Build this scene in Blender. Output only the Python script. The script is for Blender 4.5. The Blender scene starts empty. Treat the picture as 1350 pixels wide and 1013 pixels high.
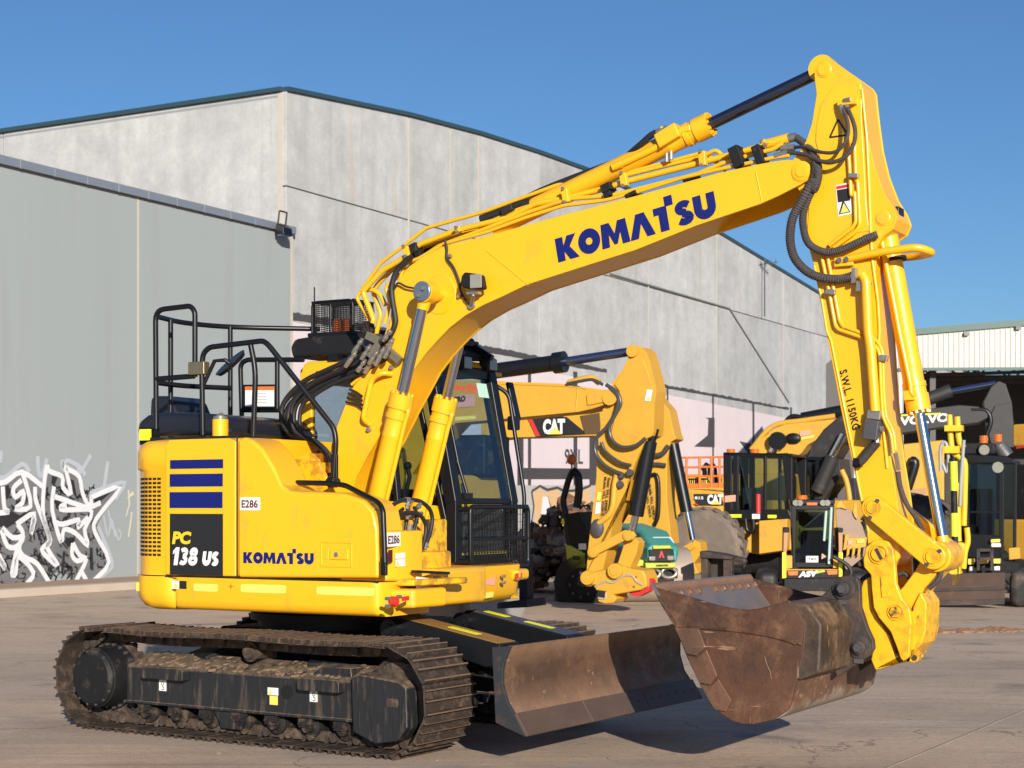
import bpy, bmesh, math, random
from math import sin, cos, pi, radians
from mathutils import Vector, Matrix
random.seed(7)
scene = bpy.context.scene
C = scene.collection
# ------------------------------------------------------------------ camera, sky, sun, exposure
F, CX, YH, EYE = 2200.0, 675.0, 668.0, 1.757        # survey camera: focal length and horizon of the photograph
cam_d = bpy.data.cameras.new('camera'); cam = bpy.data.objects.new('camera', cam_d); C.objects.link(cam)
cam.location = (0, 0, EYE); cam.rotation_euler = (radians(90), 0, 0)
cam_d.sensor_width = 36.0; cam_d.lens = F/1350*36; cam_d.shift_y = (YH-506.5)/1350
cam_d.clip_start = 0.1; cam_d.clip_end = 3000
cam_d.dof.use_dof = True; cam_d.dof.focus_distance = 12.3; cam_d.dof.aperture_fstop = 6.0
scene.camera = cam
SUN_EL, SUN_AZ = radians(16.6), radians(12)             # low sun behind the camera, a little to the right
world = bpy.data.worlds.new('World'); scene.world = world; world.use_nodes = True
wn = world.node_tree.nodes; wl = world.node_tree.links; wn.clear()
sky = wn.new('ShaderNodeTexSky'); sky.sky_type = 'NISHITA'; sky.sun_disc = False
sky.sun_elevation = SUN_EL; sky.sun_rotation = pi - SUN_AZ; sky.altitude = 0; sky.air_density = 1.0
sky.dust_density = 0.35; sky.ozone_density = 6.5
bg = wn.new('ShaderNodeBackground'); bg.inputs[1].default_value = 0.082
wo = wn.new('ShaderNodeOutputWorld'); wl.new(sky.outputs[0], bg.inputs[0]); wl.new(bg.outputs[0], wo.inputs[0])
sun_d = bpy.data.lights.new('sun', 'SUN'); sun_d.energy = 5.0; sun_d.angle = radians(0.5); sun_d.color = (1, 0.925, 0.83)
sun = bpy.data.objects.new('sun', sun_d); C.objects.link(sun)
_sd = Vector((sin(SUN_AZ)*cos(SUN_EL), -cos(SUN_AZ)*cos(SUN_EL), sin(SUN_EL)))   # towards the sun
sun.rotation_euler = _sd.to_track_quat('Z', 'Y').to_euler(); sun.location = _sd*50
scene.view_settings.view_transform = 'Standard'; scene.view_settings.look = 'None'
scene.view_settings.exposure = 0.36; scene.view_settings.gamma = 1.0
scene.view_settings.use_curve_mapping = False
scene.cycles.max_bounces = 8; scene.cycles.transparent_max_bounces = 12

# ------------------------------------------------------------------ survey frames
class Fr:
    """a local frame on the ground: x forward (cos a, -sin a), y left, z up; can read a survey point on a plane of the frame"""
    def __init__(s, x, y, a, z=0.0): s.ox, s.oy, s.c, s.s, s.a, s.oz = x, y, cos(a), sin(a), a, z
    def _r(s, px, py):
        a = (px-CX)/F; b = (YH-py)/F
        return (-s.ox*s.c+s.oy*s.s, -s.ox*s.s-s.oy*s.c), (a*s.c-s.s, a*s.s+s.c), b
    def y(s, px, py, y):
        o, d, b = s._r(px, py); k = (y-o[1])/d[1]; return Vector((o[0]+k*d[0], y, EYE+k*b-s.oz))
    def x(s, px, py, x):
        o, d, b = s._r(px, py); k = (x-o[0])/d[0]; return Vector((x, o[1]+k*d[1], EYE+k*b-s.oz))
    def z(s, px, py, z):
        o, d, b = s._r(px, py); k = (z+s.oz-EYE)/b; return Vector((o[0]+k*d[0], o[1]+k*d[1], z))
    def Y(s, pts, y): return [s.y(p[0], p[1], y) for p in pts]
    def XZ(s, pts, y): return [(v.x, v.z) for v in s.Y(pts, y)]
    def rotz(s): return -s.a
def at(px, depth): return ((px-CX)/F*depth, depth)
def zw(ox, oy, k, pts): return [(ox+p[0]/k, oy+p[1]/k) for p in pts]     # enlarged survey sheet -> survey point

# ------------------------------------------------------------------ materials
MATS = {}
def new_mat(name):
    m = bpy.data.materials.new(name); m.use_nodes = True; nt = m.node_tree
    return m, nt, nt.nodes['Principled BSDF']
def mat(name, col, rough=0.5, metal=0.0, var=0.08, scale=6.0, bump=0.0, bscale=40.0, coat=0.0, dirt=None, damt=0.5, dscale=3.0, stretch=(1, 1, 1), updirt=0.0, spec=None, edge=None):
    """painted / plain surface: base colour with noise variation, an optional dirt colour in noisy patches and on upward faces"""
    if name in MATS: return MATS[name]
    m, nt, b = new_mat(name); N, L = nt.nodes, nt.links
    tc = N.new('ShaderNodeTexCoord'); mp = N.new('ShaderNodeMapping'); mp.inputs['Scale'].default_value = stretch
    L.new(tc.outputs['Object'], mp.inputs['Vector'])
    oi = N.new('ShaderNodeObjectInfo'); om = N.new('ShaderNodeMath'); om.operation = 'MULTIPLY'; om.inputs[1].default_value = 23.0; L.new(oi.outputs['Random'], om.inputs[0])
    oc = N.new('ShaderNodeCombineXYZ'); [L.new(om.outputs[0], oc.inputs[i]) for i in range(3)]; L.new(oc.outputs[0], mp.inputs['Location'])
    no = N.new('ShaderNodeTexNoise'); no.inputs['Scale'].default_value = scale; no.inputs['Detail'].default_value = 6
    L.new(mp.outputs[0], no.inputs['Vector'])
    mx = N.new('ShaderNodeMix'); mx.data_type = 'RGBA'
    mx.inputs['A'].default_value = (*[max(0, c*(1-var)) for c in col], 1); mx.inputs['B'].default_value = (*[min(1, c*(1+var)) for c in col], 1)
    L.new(no.outputs['Fac'], mx.inputs['Factor']); out = mx.outputs['Result']
    b.inputs['Roughness'].default_value = rough; b.inputs['Metallic'].default_value = metal
    if spec is not None: b.inputs['Specular IOR Level'].default_value = spec
    if coat: b.inputs['Coat Weight'].default_value = coat; b.inputs['Coat Roughness'].default_value = 0.12
    if dirt:
        n2 = N.new('ShaderNodeTexNoise'); n2.inputs['Scale'].default_value = dscale; n2.inputs['Detail'].default_value = 9; n2.inputs['Roughness'].default_value = 0.65
        L.new(mp.outputs[0], n2.inputs['Vector'])
        cr = N.new('ShaderNodeMapRange'); cr.inputs['From Min'].default_value = 0.62-0.3*damt; cr.inputs['From Max'].default_value = 0.78-0.2*damt
        cr.inputs['To Max'].default_value = min(1, 0.35+damt); L.new(n2.outputs['Fac'], cr.inputs['Value']); fac = cr.outputs[0]
        if updirt:
            ge = N.new('ShaderNodeNewGeometry'); sx = N.new('ShaderNodeSeparateXYZ'); L.new(ge.outputs['Normal'], sx.inputs[0])
            mr = N.new('ShaderNodeMapRange'); mr.inputs['From Min'].default_value = 0.2; mr.inputs['From Max'].default_value = 0.8; mr.inputs['To Max'].default_value = updirt
            L.new(sx.outputs['Z'], mr.inputs['Value'])
            mu = N.new('ShaderNodeMath'); mu.operation = 'MULTIPLY'
            n3 = N.new('ShaderNodeMapRange'); n3.inputs['From Min'].default_value = 0.3; n3.inputs['From Max'].default_value = 0.55; L.new(n2.outputs['Fac'], n3.inputs['Value'])
            L.new(mr.outputs[0], mu.inputs[0]); L.new(n3.outputs[0], mu.inputs[1])
            ma = N.new('ShaderNodeMath'); ma.operation = 'MAXIMUM'; L.new(fac, ma.inputs[0]); L.new(mu.outputs[0], ma.inputs[1]); fac = ma.outputs[0]
        m2 = N.new('ShaderNodeMix'); m2.data_type = 'RGBA'; m2.inputs['B'].default_value = (*dirt, 1)
        L.new(fac, m2.inputs['Factor']); L.new(out, m2.inputs['A']); out = m2.outputs['Result']
        rm = N.new('ShaderNodeMix'); rm.inputs['A'].default_value = rough; rm.inputs['B'].default_value = 0.9
        L.new(fac, rm.inputs['Factor']); L.new(rm.outputs['Result'], b.inputs['Roughness'])
    if edge:          # paint rubbed off the edges
        ge = N.new('ShaderNodeNewGeometry'); pr = N.new('ShaderNodeMapRange'); pr.inputs['From Min'].default_value = .53; pr.inputs['From Max'].default_value = .60; L.new(ge.outputs['Pointiness'], pr.inputs['Value'])
        ne = N.new('ShaderNodeTexNoise'); ne.inputs['Scale'].default_value = 14; ne.inputs['Detail'].default_value = 6; L.new(mp.outputs[0], ne.inputs['Vector'])
        nr = N.new('ShaderNodeMapRange'); nr.inputs['From Min'].default_value = .46; nr.inputs['From Max'].default_value = .60; L.new(ne.outputs['Fac'], nr.inputs['Value'])
        em = N.new('ShaderNodeMath'); em.operation = 'MULTIPLY'; L.new(pr.outputs[0], em.inputs[0]); L.new(nr.outputs[0], em.inputs[1])
        m3 = N.new('ShaderNodeMix'); m3.data_type = 'RGBA'; m3.inputs['B'].default_value = (*edge, 1); L.new(em.outputs[0], m3.inputs['Factor']); L.new(out, m3.inputs['A']); out = m3.outputs['Result']
    L.new(out, b.inputs['Base Color'])
    if bump:
        n4 = N.new('ShaderNodeTexNoise'); n4.inputs['Scale'].default_value = bscale; n4.inputs['Detail'].default_value = 5
        L.new(mp.outputs[0], n4.inputs['Vector'])
        bu = N.new('ShaderNodeBump'); bu.inputs['Strength'].default_value = bump; bu.inputs['Distance'].default_value = 0.02
        L.new(n4.outputs['Fac'], bu.inputs['Height']); L.new(bu.outputs[0], b.inputs['Normal'])
    MATS[name] = m; return m
def glass(name, tint, gloss=0.02, rough=0.02):
    m, nt, b = new_mat(name); N, L = nt.nodes, nt.links; N.remove(b)
    out = N['Material Output']; tr = N.new('ShaderNodeBsdfTransparent'); tr.inputs[0].default_value = (*tint, 1)
    gl = N.new('ShaderNodeBsdfGlossy'); gl.inputs['Roughness'].default_value = rough; gl.inputs['Color'].default_value = (.9, .95, 1, 1)
    ge = N.new('ShaderNodeNewGeometry'); dt = N.new('ShaderNodeVectorMath'); dt.operation = 'DOT_PRODUCT'; L.new(ge.outputs['Normal'], dt.inputs[0]); L.new(ge.outputs['Incoming'], dt.inputs[1])
    ab = N.new('ShaderNodeMath'); ab.operation = 'ABSOLUTE'; L.new(dt.outputs['Value'], ab.inputs[0])
    om = N.new('ShaderNodeMath'); om.operation = 'SUBTRACT'; om.inputs[0].default_value = 1.0; L.new(ab.outputs[0], om.inputs[1])
    fr = N.new('ShaderNodeMath'); fr.operation = 'POWER'; fr.inputs[1].default_value = 5.0; L.new(om.outputs[0], fr.inputs[0])
    ad = N.new('ShaderNodeMath'); ad.operation = 'ADD'; ad.inputs[1].default_value = gloss; ad.use_clamp = True; L.new(fr.outputs[0], ad.inputs[0])
    mx = N.new('ShaderNodeMixShader'); L.new(ad.outputs[0], mx.inputs[0]); L.new(tr.outputs[0], mx.inputs[1]); L.new(gl.outputs[0], mx.inputs[2])
    L.new(mx.outputs[0], out.inputs[0]); MATS[name] = m; return m
DUST = (.30, .21, .14)
YEL = mat('machine_yellow', (.86, .44, .010), .36, 0, .07, 1.6, coat=.3, dirt=(.40, .23, .06), damt=.15, dscale=4.5, stretch=(1, 1, .55), updirt=.35)
YELW = mat('worn_yellow', (.86, .44, .010), .42, 0, .08, 6, coat=.2, dirt=(.10, .06, .03), damt=.10, dscale=9, bump=.08, bscale=25, edge=(.07, .04, .025))
CATY = mat('dull_yellow', (.60, .315, .03), .5, 0, .08, 4, dirt=(.20, .13, .06), damt=.15, dscale=2.5)
CATY2 = mat('loader_yellow', (.60, .31, .03), .55, 0, .1, 4, dirt=(.18, .12, .07), damt=.25, dscale=2)
BLK = mat('black_paint', (.007, .008, .010), .36, 0, .2, 8, spec=.35)
BLKM = mat('black_matt', (.010, .010, .011), .6, 0, .3, 10, dirt=(.11, .085, .06), damt=.2, dscale=7, spec=.3)
RUB = mat('hose_rubber', (.016, .015, .016), .55, 0, .3, 30)
HOSE = mat('hose_sleeve', (.055, .046, .044), .6, 0, .25, 60, bump=.5, bscale=120)
TYRE = mat('tyre_rubber', (.03, .028, .026), .85, 0, .25, 8, dirt=(.17, .13, .10), damt=.45, dscale=3)
FRAME = mat('track_frame_paint', (.016, .017, .019), .45, 0, .3, 6, dirt=(.17, .115, .07), damt=.30, dscale=7, stretch=(2.2, 2.2, .35), updirt=1.0, bump=.3, bscale=14)
STEEL = mat('track_steel', (.050, .037, .029), .62, .3, .4, 12, dirt=(.17, .112, .072), damt=.42, dscale=11, bump=.4, bscale=50)
CHAIN = mat('chain_steel', (.055, .040, .031), .7, .2, .4, 14, dirt=(.18, .12, .076), damt=.5, dscale=10, bump=.5, bscale=40)
RUST = mat('rusty_steel', (.105, .045, .025), .6, .15, .55, 4, dirt=(.21, .115, .06), damt=.40, dscale=2.6, bump=.22, bscale=38)
def rust_mat(name, base, pale, dark, mud=None, mud_z=0.0):
    m, nt, b = new_mat(name); N, L = nt.nodes, nt.links; tc = N.new('ShaderNodeTexCoord')
    def noise(scale, det=8, rough=.65, sc=(1, 1, 1), rot=(0, 0, 0)):
        mp = N.new('ShaderNodeMapping'); mp.inputs['Scale'].default_value = sc; mp.inputs['Rotation'].default_value = rot; L.new(tc.outputs['Object'], mp.inputs[0])
        n = N.new('ShaderNodeTexNoise'); n.inputs['Scale'].default_value = scale; n.inputs['Detail'].default_value = det; n.inputs['Roughness'].default_value = rough; L.new(mp.outputs[0], n.inputs['Vector']); return n.outputs['Fac']
    def ramp(f, a, z, c0, c1):
        r = N.new('ShaderNodeMapRange'); r.inputs['From Min'].default_value = a; r.inputs['From Max'].default_value = z; r.inputs['To Min'].default_value = c0; r.inputs['To Max'].default_value = c1; L.new(f, r.inputs[0]); return r.outputs[0]
    def mixc(f, A, B):
        x = N.new('ShaderNodeMix'); x.data_type = 'RGBA'; L.new(f, x.inputs['Factor'])
        for k, v in (('A', A), ('B', B)):
            if isinstance(v, tuple): x.inputs[k].default_value = (*v, 1)
            else: L.new(v, x.inputs[k])
        return x.outputs['Result']
    c = mixc(ramp(noise(2.6), .42, .60, 0, 1), base, dark)
    c = mixc(ramp(noise(4.2, rough=.7), .50, .66, 0, .9), c, pale)
    c = mixc(ramp(noise(26, det=4), .52, .70, 0, .5), c, dark)
    sc1 = ramp(noise(9, det=3, sc=(.25, 1, 2.6), rot=(0, .5, 0)), .66, .70, 0, .8); c = mixc(sc1, c, tuple(min(1, v*1.7+.03) for v in pale))
    sc2 = ramp(noise(14, det=2, sc=(2.4, 1, .22), rot=(0, .25, 0)), .69, .72, 0, .7); c = mixc(sc2, c, tuple(min(1, v*1.5+.05) for v in pale))
    ge = N.new('ShaderNodeNewGeometry'); c = mixc(ramp(ge.outputs['Pointiness'], .54, .64, 0, .7), c, tuple(min(1, v*1.6+.03) for v in pale))
    if mud:
        sx = N.new('ShaderNodeSeparateXYZ'); L.new(tc.outputs['Object'], sx.inputs[0]); ad = N.new('ShaderNodeMath'); ad.operation = 'MULTIPLY_ADD'; ad.inputs[1].default_value = .38; L.new(noise(3.2, rough=.75), ad.inputs[0]); L.new(sx.outputs['Z'], ad.inputs[2])
        c = mixc(ramp(ad.outputs[0], mud_z, mud_z+.05, .85, 0), c, mud)
    L.new(c, b.inputs['Base Color']); L.new(ramp(noise(7), .35, .65, .42, .8), b.inputs['Roughness']); b.inputs['Metallic'].default_value = .15
    bu = N.new('ShaderNodeBump'); bu.inputs['Strength'].default_value = .4; bu.inputs['Distance'].default_value = .02; L.new(noise(11, rough=.7), bu.inputs['Height']); L.new(bu.outputs[0], b.inputs['Normal'])
    MATS[name] = m; return m
RUST = rust_mat('bucket_rust', (.085, .034, .017), (.175, .088, .045), (.036, .017, .011))
RUSTB = rust_mat('bucket_rust_muddy', (.085, .034, .017), (.175, .088, .045), (.036, .017, .011), (.30, .245, .185), .66)
BLADEM = rust_mat('blade_face_rust', (.105, .052, .027), (.175, .098, .050), (.050, .025, .016))
GRIMY = rust_mat('grimy_tube_rust', (.060, .032, .019), (.16, .10, .06), (.020, .015, .012))
WEAR = mat('wear_plate_steel', (.17, .095, .055), .5, .2, .4, 5, dirt=(.09, .042, .025), damt=.4, dscale=6, bump=.15)
RUSTD = mat('dark_rust_steel', (.05, .04, .036), .6, .25, .4, 6, dirt=(.15, .085, .05), damt=.35, dscale=4, bump=.3, bscale=26)
LIPM = mat('scraped_lip_steel', (.19, .165, .165), .5, .4, .3, 5, dirt=(.21, .115, .06), damt=.3, dscale=5, stretch=(3, 1, 1), bump=.1)
BLADEE = mat('blade_edge_steel', (.125, .082, .06), .5, .35, .25, 6, dirt=(.17, .09, .05), damt=.3, dscale=6, stretch=(1, .3, 1))
CHROME = mat('chrome', (.62, .62, .64), .09, 1, .02)
WORN = mat('worn_grouser_steel', (.26, .17, .105), .5, .4, .25, 20, dirt=(.17, .11, .07), damt=.3, dscale=14)
CHROME2 = mat('rod_chrome', (.55, .57, .63), .14, 1, .03)
ZINC = mat('zinc_fitting', (.36, .34, .30), .35, .7, .15, 30)
DSTEEL = mat('grey_steel', (.10, .10, .105), .5, .5, .2, 8, dirt=(.13, .09, .06), damt=.3, dscale=6)
NAVY = mat('navy_vinyl', (.002, .008, .125), .5, 0, .03)
CHAR = mat('charcoal_vinyl', (.014, .014, .015), .5, 0, .05)
WHITE = mat('white_vinyl', (.72, .72, .70), .45, 0, .03)
WHITEP = mat('white_spray', (.66, .67, .68), .7, 0, .08, 5)
ORNG = mat('orange_paint', (.80, .16, .03), .45, 0, .05)
REDV = mat('red_vinyl', (.62, .03, .03), .45, 0, .05)
PINKV = mat('faded_red_vinyl', (.75, .33, .24), .5, 0, .05)
HIV = mat('hi_vis_yellow', (.78, .80, .03), .4, 0, .05)
HIVY = mat('hi_vis_amber', (.92, .66, .12), .35, 0, .05)
LIME = mat('lime_paint', (.42, .46, .04), .5, 0, .1, 5)
TEAL = mat('teal_paint', (.045, .27, .235), .45, 0, .08, 4)
GREYP = mat('grey_machine_paint', (.028, .026, .025), .55, 0, .15, 4, dirt=(.12, .10, .08), damt=.15)
TAN = mat('tan_dust_panel', (.32, .23, .17), .8, 0, .15, 4)
LENS = mat('lamp_lens', (.26, .25, .21), .1, 0, .05, coat=.8)
AMBER = mat('amber_lens', (.65, .13, .01), .2, 0, .15, 20, coat=.5)
INT = mat('cab_interior', (.022, .022, .024), .7, 0, .2, 6)
SEAT = mat('seat_cloth', (.035, .035, .04), .85, 0, .2, 20)
GLASS = glass('cab_glass', (.80, .88, .92), .05)
GLASSD = glass('dark_cab_glass', (.66, .74, .76), .03)

# ------------------------------------------------------------------ mesh building
def fillet(pts, r, n=5):
    """round the corners of a 3-D polyline"""
    pts = [Vector(p) for p in pts]; out = [pts[0]]
    for i in range(1, len(pts)-1):
        a, b, c = pts[i-1], pts[i], pts[i+1]; u = (a-b); v = (c-b); d = min(r, u.length*.48, v.length*.48)
        if d < 1e-5: out.append(b); continue
        p, q = b+u.normalized()*d, b+v.normalized()*d
        for k in range(n+1):
            t = k/n; out.append(p*(1-t)**2+b*2*t*(1-t)+q*t*t)
    out.append(pts[-1]); return out
def smooth(pts, n=6):
    """Catmull-Rom through 3-D points"""
    P = [Vector(p) for p in pts]; P = [P[0]*2-P[1]]+P+[P[-1]*2-P[-2]]; out = []
    for i in range(1, len(P)-2):
        a, b, c, d = P[i-1:i+3]
        for k in range(n):
            t = k/n; out.append(.5*((2*b)+(c-a)*t+(2*a-5*b+4*c-d)*t*t+(3*b-a-3*c+d)*t**3))
    out.append(P[-2]); return out
class MB:
    def __init__(s): s.v, s.f, s.m, s.mi = [], [], [], 0
    def add(s, vs, fs):
        o = len(s.v); s.v += [tuple(v) for v in vs]; s.f += [tuple(i+o for i in f) for f in fs]; s.m += [s.mi]*len(fs); return s
    def _ext(s, A, B):
        n = len(A); return s.add(A+B, [tuple(range(n))[::-1], tuple(range(n, 2*n))]+[(i, (i+1) % n, n+(i+1) % n, n+i) for i in range(n)])
    def prism(s, xz, y0, y1): return s._ext([(p[0], y0, p[1]) for p in xz], [(p[0], y1, p[1]) for p in xz])
    def xprism(s, yz, x0, x1): return s._ext([(x0, p[0], p[1]) for p in yz], [(x1, p[0], p[1]) for p in yz])
    def zprism(s, xy, z0, z1): return s._ext([(p[0], p[1], z0) for p in xy], [(p[0], p[1], z1) for p in xy])
    def box(s, c, d, R=None):
        vs = [Vector((sx*d[0]/2, sy*d[1]/2, sz*d[2]/2)) for sx in (-1, 1) for sy in (-1, 1) for sz in (-1, 1)]
        if R is not None: vs = [R @ v for v in vs]
        vs = [v+Vector(c) for v in vs]
        return s.add(vs, [(0, 1, 3, 2), (4, 6, 7, 5), (0, 4, 5, 1), (2, 3, 7, 6), (0, 2, 6, 4), (1, 5, 7, 3)])
    def bb(s, x0, x1, y0, y1, z0, z1): return s.box(((x0+x1)/2, (y0+y1)/2, (z0+z1)/2), (x1-x0, y1-y0, z1-z0))
    def bar(s, p, q, w, h, up=(0, 0, 1)):
        p, q = Vector(p), Vector(q); d = (q-p); z = d.normalized(); x = Vector(up).cross(z)
        if x.length < 1e-4: x = Vector((1, 0, 0)).cross(z)
        x.normalize(); y = z.cross(x); R = Matrix((x, y, z)).transposed()
        return s.box((p+q)/2, (w, h, d.length), R)
    def tube(s, pts, r, n=12, cap=True, radii=None):
        pts = [Vector(p) for p in pts]; rings = []; prev = None
        if len(pts) > 2 or radii is None: n = max(n, 14)
        for i, p in enumerate(pts):
            d = (pts[min(i+1, len(pts)-1)]-pts[max(i-1, 0)])
            d = d.normalized() if d.length > 1e-9 else Vector((0, 0, 1))
            if prev is None:
                u = Vector((0, 0, 1)).cross(d)
                if u.length < .1: u = Vector((0, 1, 0)).cross(d)
            else: u = prev-d*prev.dot(d)
            u.normalize(); prev = u; w = d.cross(u); rr = radii[i] if radii else r
            rings.append([p+(u*cos(2*pi*k/n)+w*sin(2*pi*k/n))*rr for k in range(n)])
        vs = [v for g in rings for v in g]; fs = []
        for i in range(len(rings)-1):
            for k in range(n): fs.append((i*n+k, i*n+(k+1) % n, (i+1)*n+(k+1) % n, (i+1)*n+k))
        if cap: fs += [tuple(range(n))[::-1], tuple((len(rings)-1)*n+k for k in range(n))]
        return s.add(vs, fs)
    def cyl(s, p, q, r, n=20, r2=None):
        n = n if n <= 8 else max(n, 16)
        return s.tube([p, q], r, n, radii=[r, r if r2 is None else r2])
    def lathe(s, p, d, prof, n=24):
        p, d = Vector(p), Vector(d).normalized(); return s.tube2([p+d*t for t, r in prof], [max(r, 1e-4) for t, r in prof], d, n)
    def tube2(s, pts, rs, d, n):
        u = Vector((0, 0, 1)).cross(d)
        if u.length < .1: u = Vector((0, 1, 0)).cross(d)
        u.normalize(); w = d.cross(u)
        vs = [p+(u*cos(2*pi*k/n)+w*sin(2*pi*k/n))*r for p, r in zip(pts, rs) for k in range(n)]; fs = []
        for i in range(len(pts)-1):
            for k in range(n): fs.append((i*n+k, i*n+(k+1) % n, (i+1)*n+(k+1) % n, (i+1)*n+k))
        fs += [tuple(range(n))[::-1], tuple((len(pts)-1)*n+k for k in range(n))]
        return s.add(vs, fs)
    def ball(s, c, r, nu=12, nv=8, sc=(1, 1, 1)):
        c = Vector(c); vs = []; fs = []
        for j in range(nv+1):
            for i in range(nu):
                a, b = 2*pi*i/nu, pi*j/nv; vs.append(c+Vector((r*sc[0]*sin(b)*cos(a), r*sc[1]*sin(b)*sin(a), r*sc[2]*cos(b))))
        for j in range(nv):
            for i in range(nu): fs.append((j*nu+i, (j+1)*nu+i, (j+1)*nu+(i+1) % nu, j*nu+(i+1) % nu))
        return s.add(vs, fs)
    def ribbon(s, P, U, V, N, pts, w, closed=False):
        """flat strip of width w along 2-D pts, mapped to P + u*U + v*V (+N)"""
        n = len(pts); L = []
        for i in range(n):
            a = pts[(i-1) % n] if (closed or i > 0) else pts[i]; b = pts[(i+1) % n] if (closed or i < n-1) else pts[i]
            dx, dy = b[0]-a[0], b[1]-a[1]; l = math.hypot(dx, dy) or 1; nx, ny = -dy/l, dx/l
            ww = w[i] if isinstance(w, (list, tuple)) else w
            L.append(((pts[i][0]+nx*ww/2, pts[i][1]+ny*ww/2), (pts[i][0]-nx*ww/2, pts[i][1]-ny*ww/2)))
        vs = [P+U*q[0]+V*q[1]+N for l in L for q in l]; m = n if closed else n-1
        return s.add(vs, [(2*i, 2*i+1, (2*i+3) % (2*n), (2*i+2) % (2*n)) for i in range(m)])
    def flat(s, P, U, V, N, poly): return s.add([P+U*q[0]+V*q[1]+N for q in poly], [tuple(range(len(poly)))])
    def build(s, name, mats, parent=None, bevel=0, ang=27, fr=None, seg=2, shade=True):
        me = bpy.data.meshes.new(name); me.from_pydata([tuple(v) for v in s.v], [], s.f)
        mats = mats if isinstance(mats, (list, tuple)) else [mats]
        for m in mats: me.materials.append(m)
        if len(mats) > 1: me.polygons.foreach_set('material_index', s.m)
        b = bmesh.new(); b.from_mesh(me); bmesh.ops.recalc_face_normals(b, faces=b.faces[:]); b.to_mesh(me); b.free()
        if shade:
            me.polygons.foreach_set('use_smooth', [True]*len(me.polygons)); me.set_sharp_from_angle(angle=radians(ang))
        o = bpy.data.objects.new(name, me); C.objects.link(o)
        if parent is not None: o.parent = parent
        if fr is not None: o.location = (fr.ox, fr.oy, fr.oz); o.rotation_euler = (0, 0, fr.rotz())
        if bevel:
            bv = o.modifiers.new('edge', 'BEVEL'); bv.width = bevel; bv.segments = seg; bv.limit_method = 'ANGLE'; bv.angle_limit = radians(35); bv.harden_normals = True
        return o
def tag(o, label=None, cat=None, group=None, kind=None):
    if label: o['label'] = label
    if cat: o['category'] = cat
    if group: o['group'] = group
    if kind: o['kind'] = kind
    return o
def empty(name, fr, label, cat, group=None):
    o = bpy.data.objects.new(name, None); C.objects.link(o); o.location = (fr.ox, fr.oy, fr.oz); o.rotation_euler = (0, 0, fr.rotz())
    o.empty_display_size = .2; return tag(o, label, cat, group)
def dup(o, parent, loc=None, rot=None):
    c = o.copy(); C.objects.link(c); c.parent = parent
    if loc is not None: c.location = loc
    if rot is not None: c.rotation_euler = rot
    return c
# ------------------------------------------------------------------ lettering
def ell(cx, cy, rx, ry, n=24, a0=0, a1=2*pi): return [(cx+rx*cos(a0+(a1-a0)*i/(n-1)), cy+ry*sin(a0+(a1-a0)*i/(n-1))) for i in range(n)]
def thick(pts, w):
    mb = MB(); mb.ribbon(Vector(), Vector((1, 0, 0)), Vector((0, 1, 0)), Vector(), pts, w); return mb
BIG = {
 'K': (1.05, [[(0, 0), (0, 1), (.37, 1), (.37, .63), (.58, 1), (1.02, 1), (.66, .53), (1.06, 0), (.60, 0), (.37, .38), (.37, 0)]]),
 'O': (1.06, 'O'), 'M': (1.34, [[(0, 0), (.08, 1), (.47, 1), (.67, .5), (.87, 1), (1.26, 1), (1.34, 0), (.98, 0), (.94, .52), (.75, .06), (.59, .06), (.40, .52), (.36, 0)]]),
 'A': (1.18, [[(0, 0), (.39, 1), (.79, 1), (1.18, 0), (.79, 0), (.59, .58), (.39, 0)]]),
 'T': (.92, [[(0, 1), (0, .70), (.22, .70), (.22, 0), (.62, 0), (.62, 1)], [(.56, .96), (.56, 1.36), (.94, 1.36), (.94, .96)]]),
 'S': (.84, 'S'), 'U': (.98, 'U'), '1': (.56, [[(.18, 0), (.18, .70), (0, .60), (0, .80), (.24, 1), (.54, 1), (.54, 0)]]), '3': (.80, '3'), '8': (.84, '8')}
def big_word(word, gap=.03):
    mb = MB(); x = 0; I, J, Z = Vector((1, 0, 0)), Vector((0, 1, 0)), Vector()
    for ch in word:
        w, d = BIG[ch]; P = Vector((x, 0, 0))
        if d == 'O': mb.ribbon(P, I, J, Z, ell(.53, .5, .345, .335, 33)[:-1], .37, True)
        elif d == 'S':
            c = ell(.42, .705, .26, .155, 12, radians(25), radians(270))+ell(.42, .285, .27, .145, 12, radians(90), radians(-155))
            mb.ribbon(P, I, J, Z, c, .285)
        elif d == '3': mb.ribbon(P, I, J, Z, ell(.38, .72, .25, .155, 12, radians(150), radians(-80))+ell(.38, .29, .27, .165, 14, radians(80), radians(-150)), .25)
        elif d == '8': mb.ribbon(P, I, J, Z, ell(.42, .74, .235, .145, 25)[:-1], .24, True); mb.ribbon(P, I, J, Z, ell(.42, .29, .28, .17, 25)[:-1], .25, True)
        elif d == 'U': mb.ribbon(P, I, J, Z, [(.185, 1), (.185, .6)]+ell(.49, .45, .305, .265, 14, pi, 2*pi)+[(.795, .6), (.795, 1)], .37)
        else:
            for poly in d: mb.flat(P, I, J, Z, poly)
        x += w+(gap if ch not in 'M' else gap*.4)
    return mb, x-gap
def text_mb(s, bold=0.0, spacing=1.0):
    cu = bpy.data.curves.new('lettering', 'FONT'); cu.body = s; cu.offset = bold; cu.resolution_u = 3; cu.space_character = spacing
    o = bpy.data.objects.new('lettering', cu); me = bpy.data.meshes.new_from_object(o)
    mb = MB(); mb.v = [tuple(v.co) for v in me.vertices]; mb.f = [tuple(p.vertices) for p in me.polygons]; mb.m = [0]*len(mb.f)
    bpy.data.objects.remove(o); bpy.data.curves.remove(cu); bpy.data.meshes.remove(me); return mb
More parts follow.
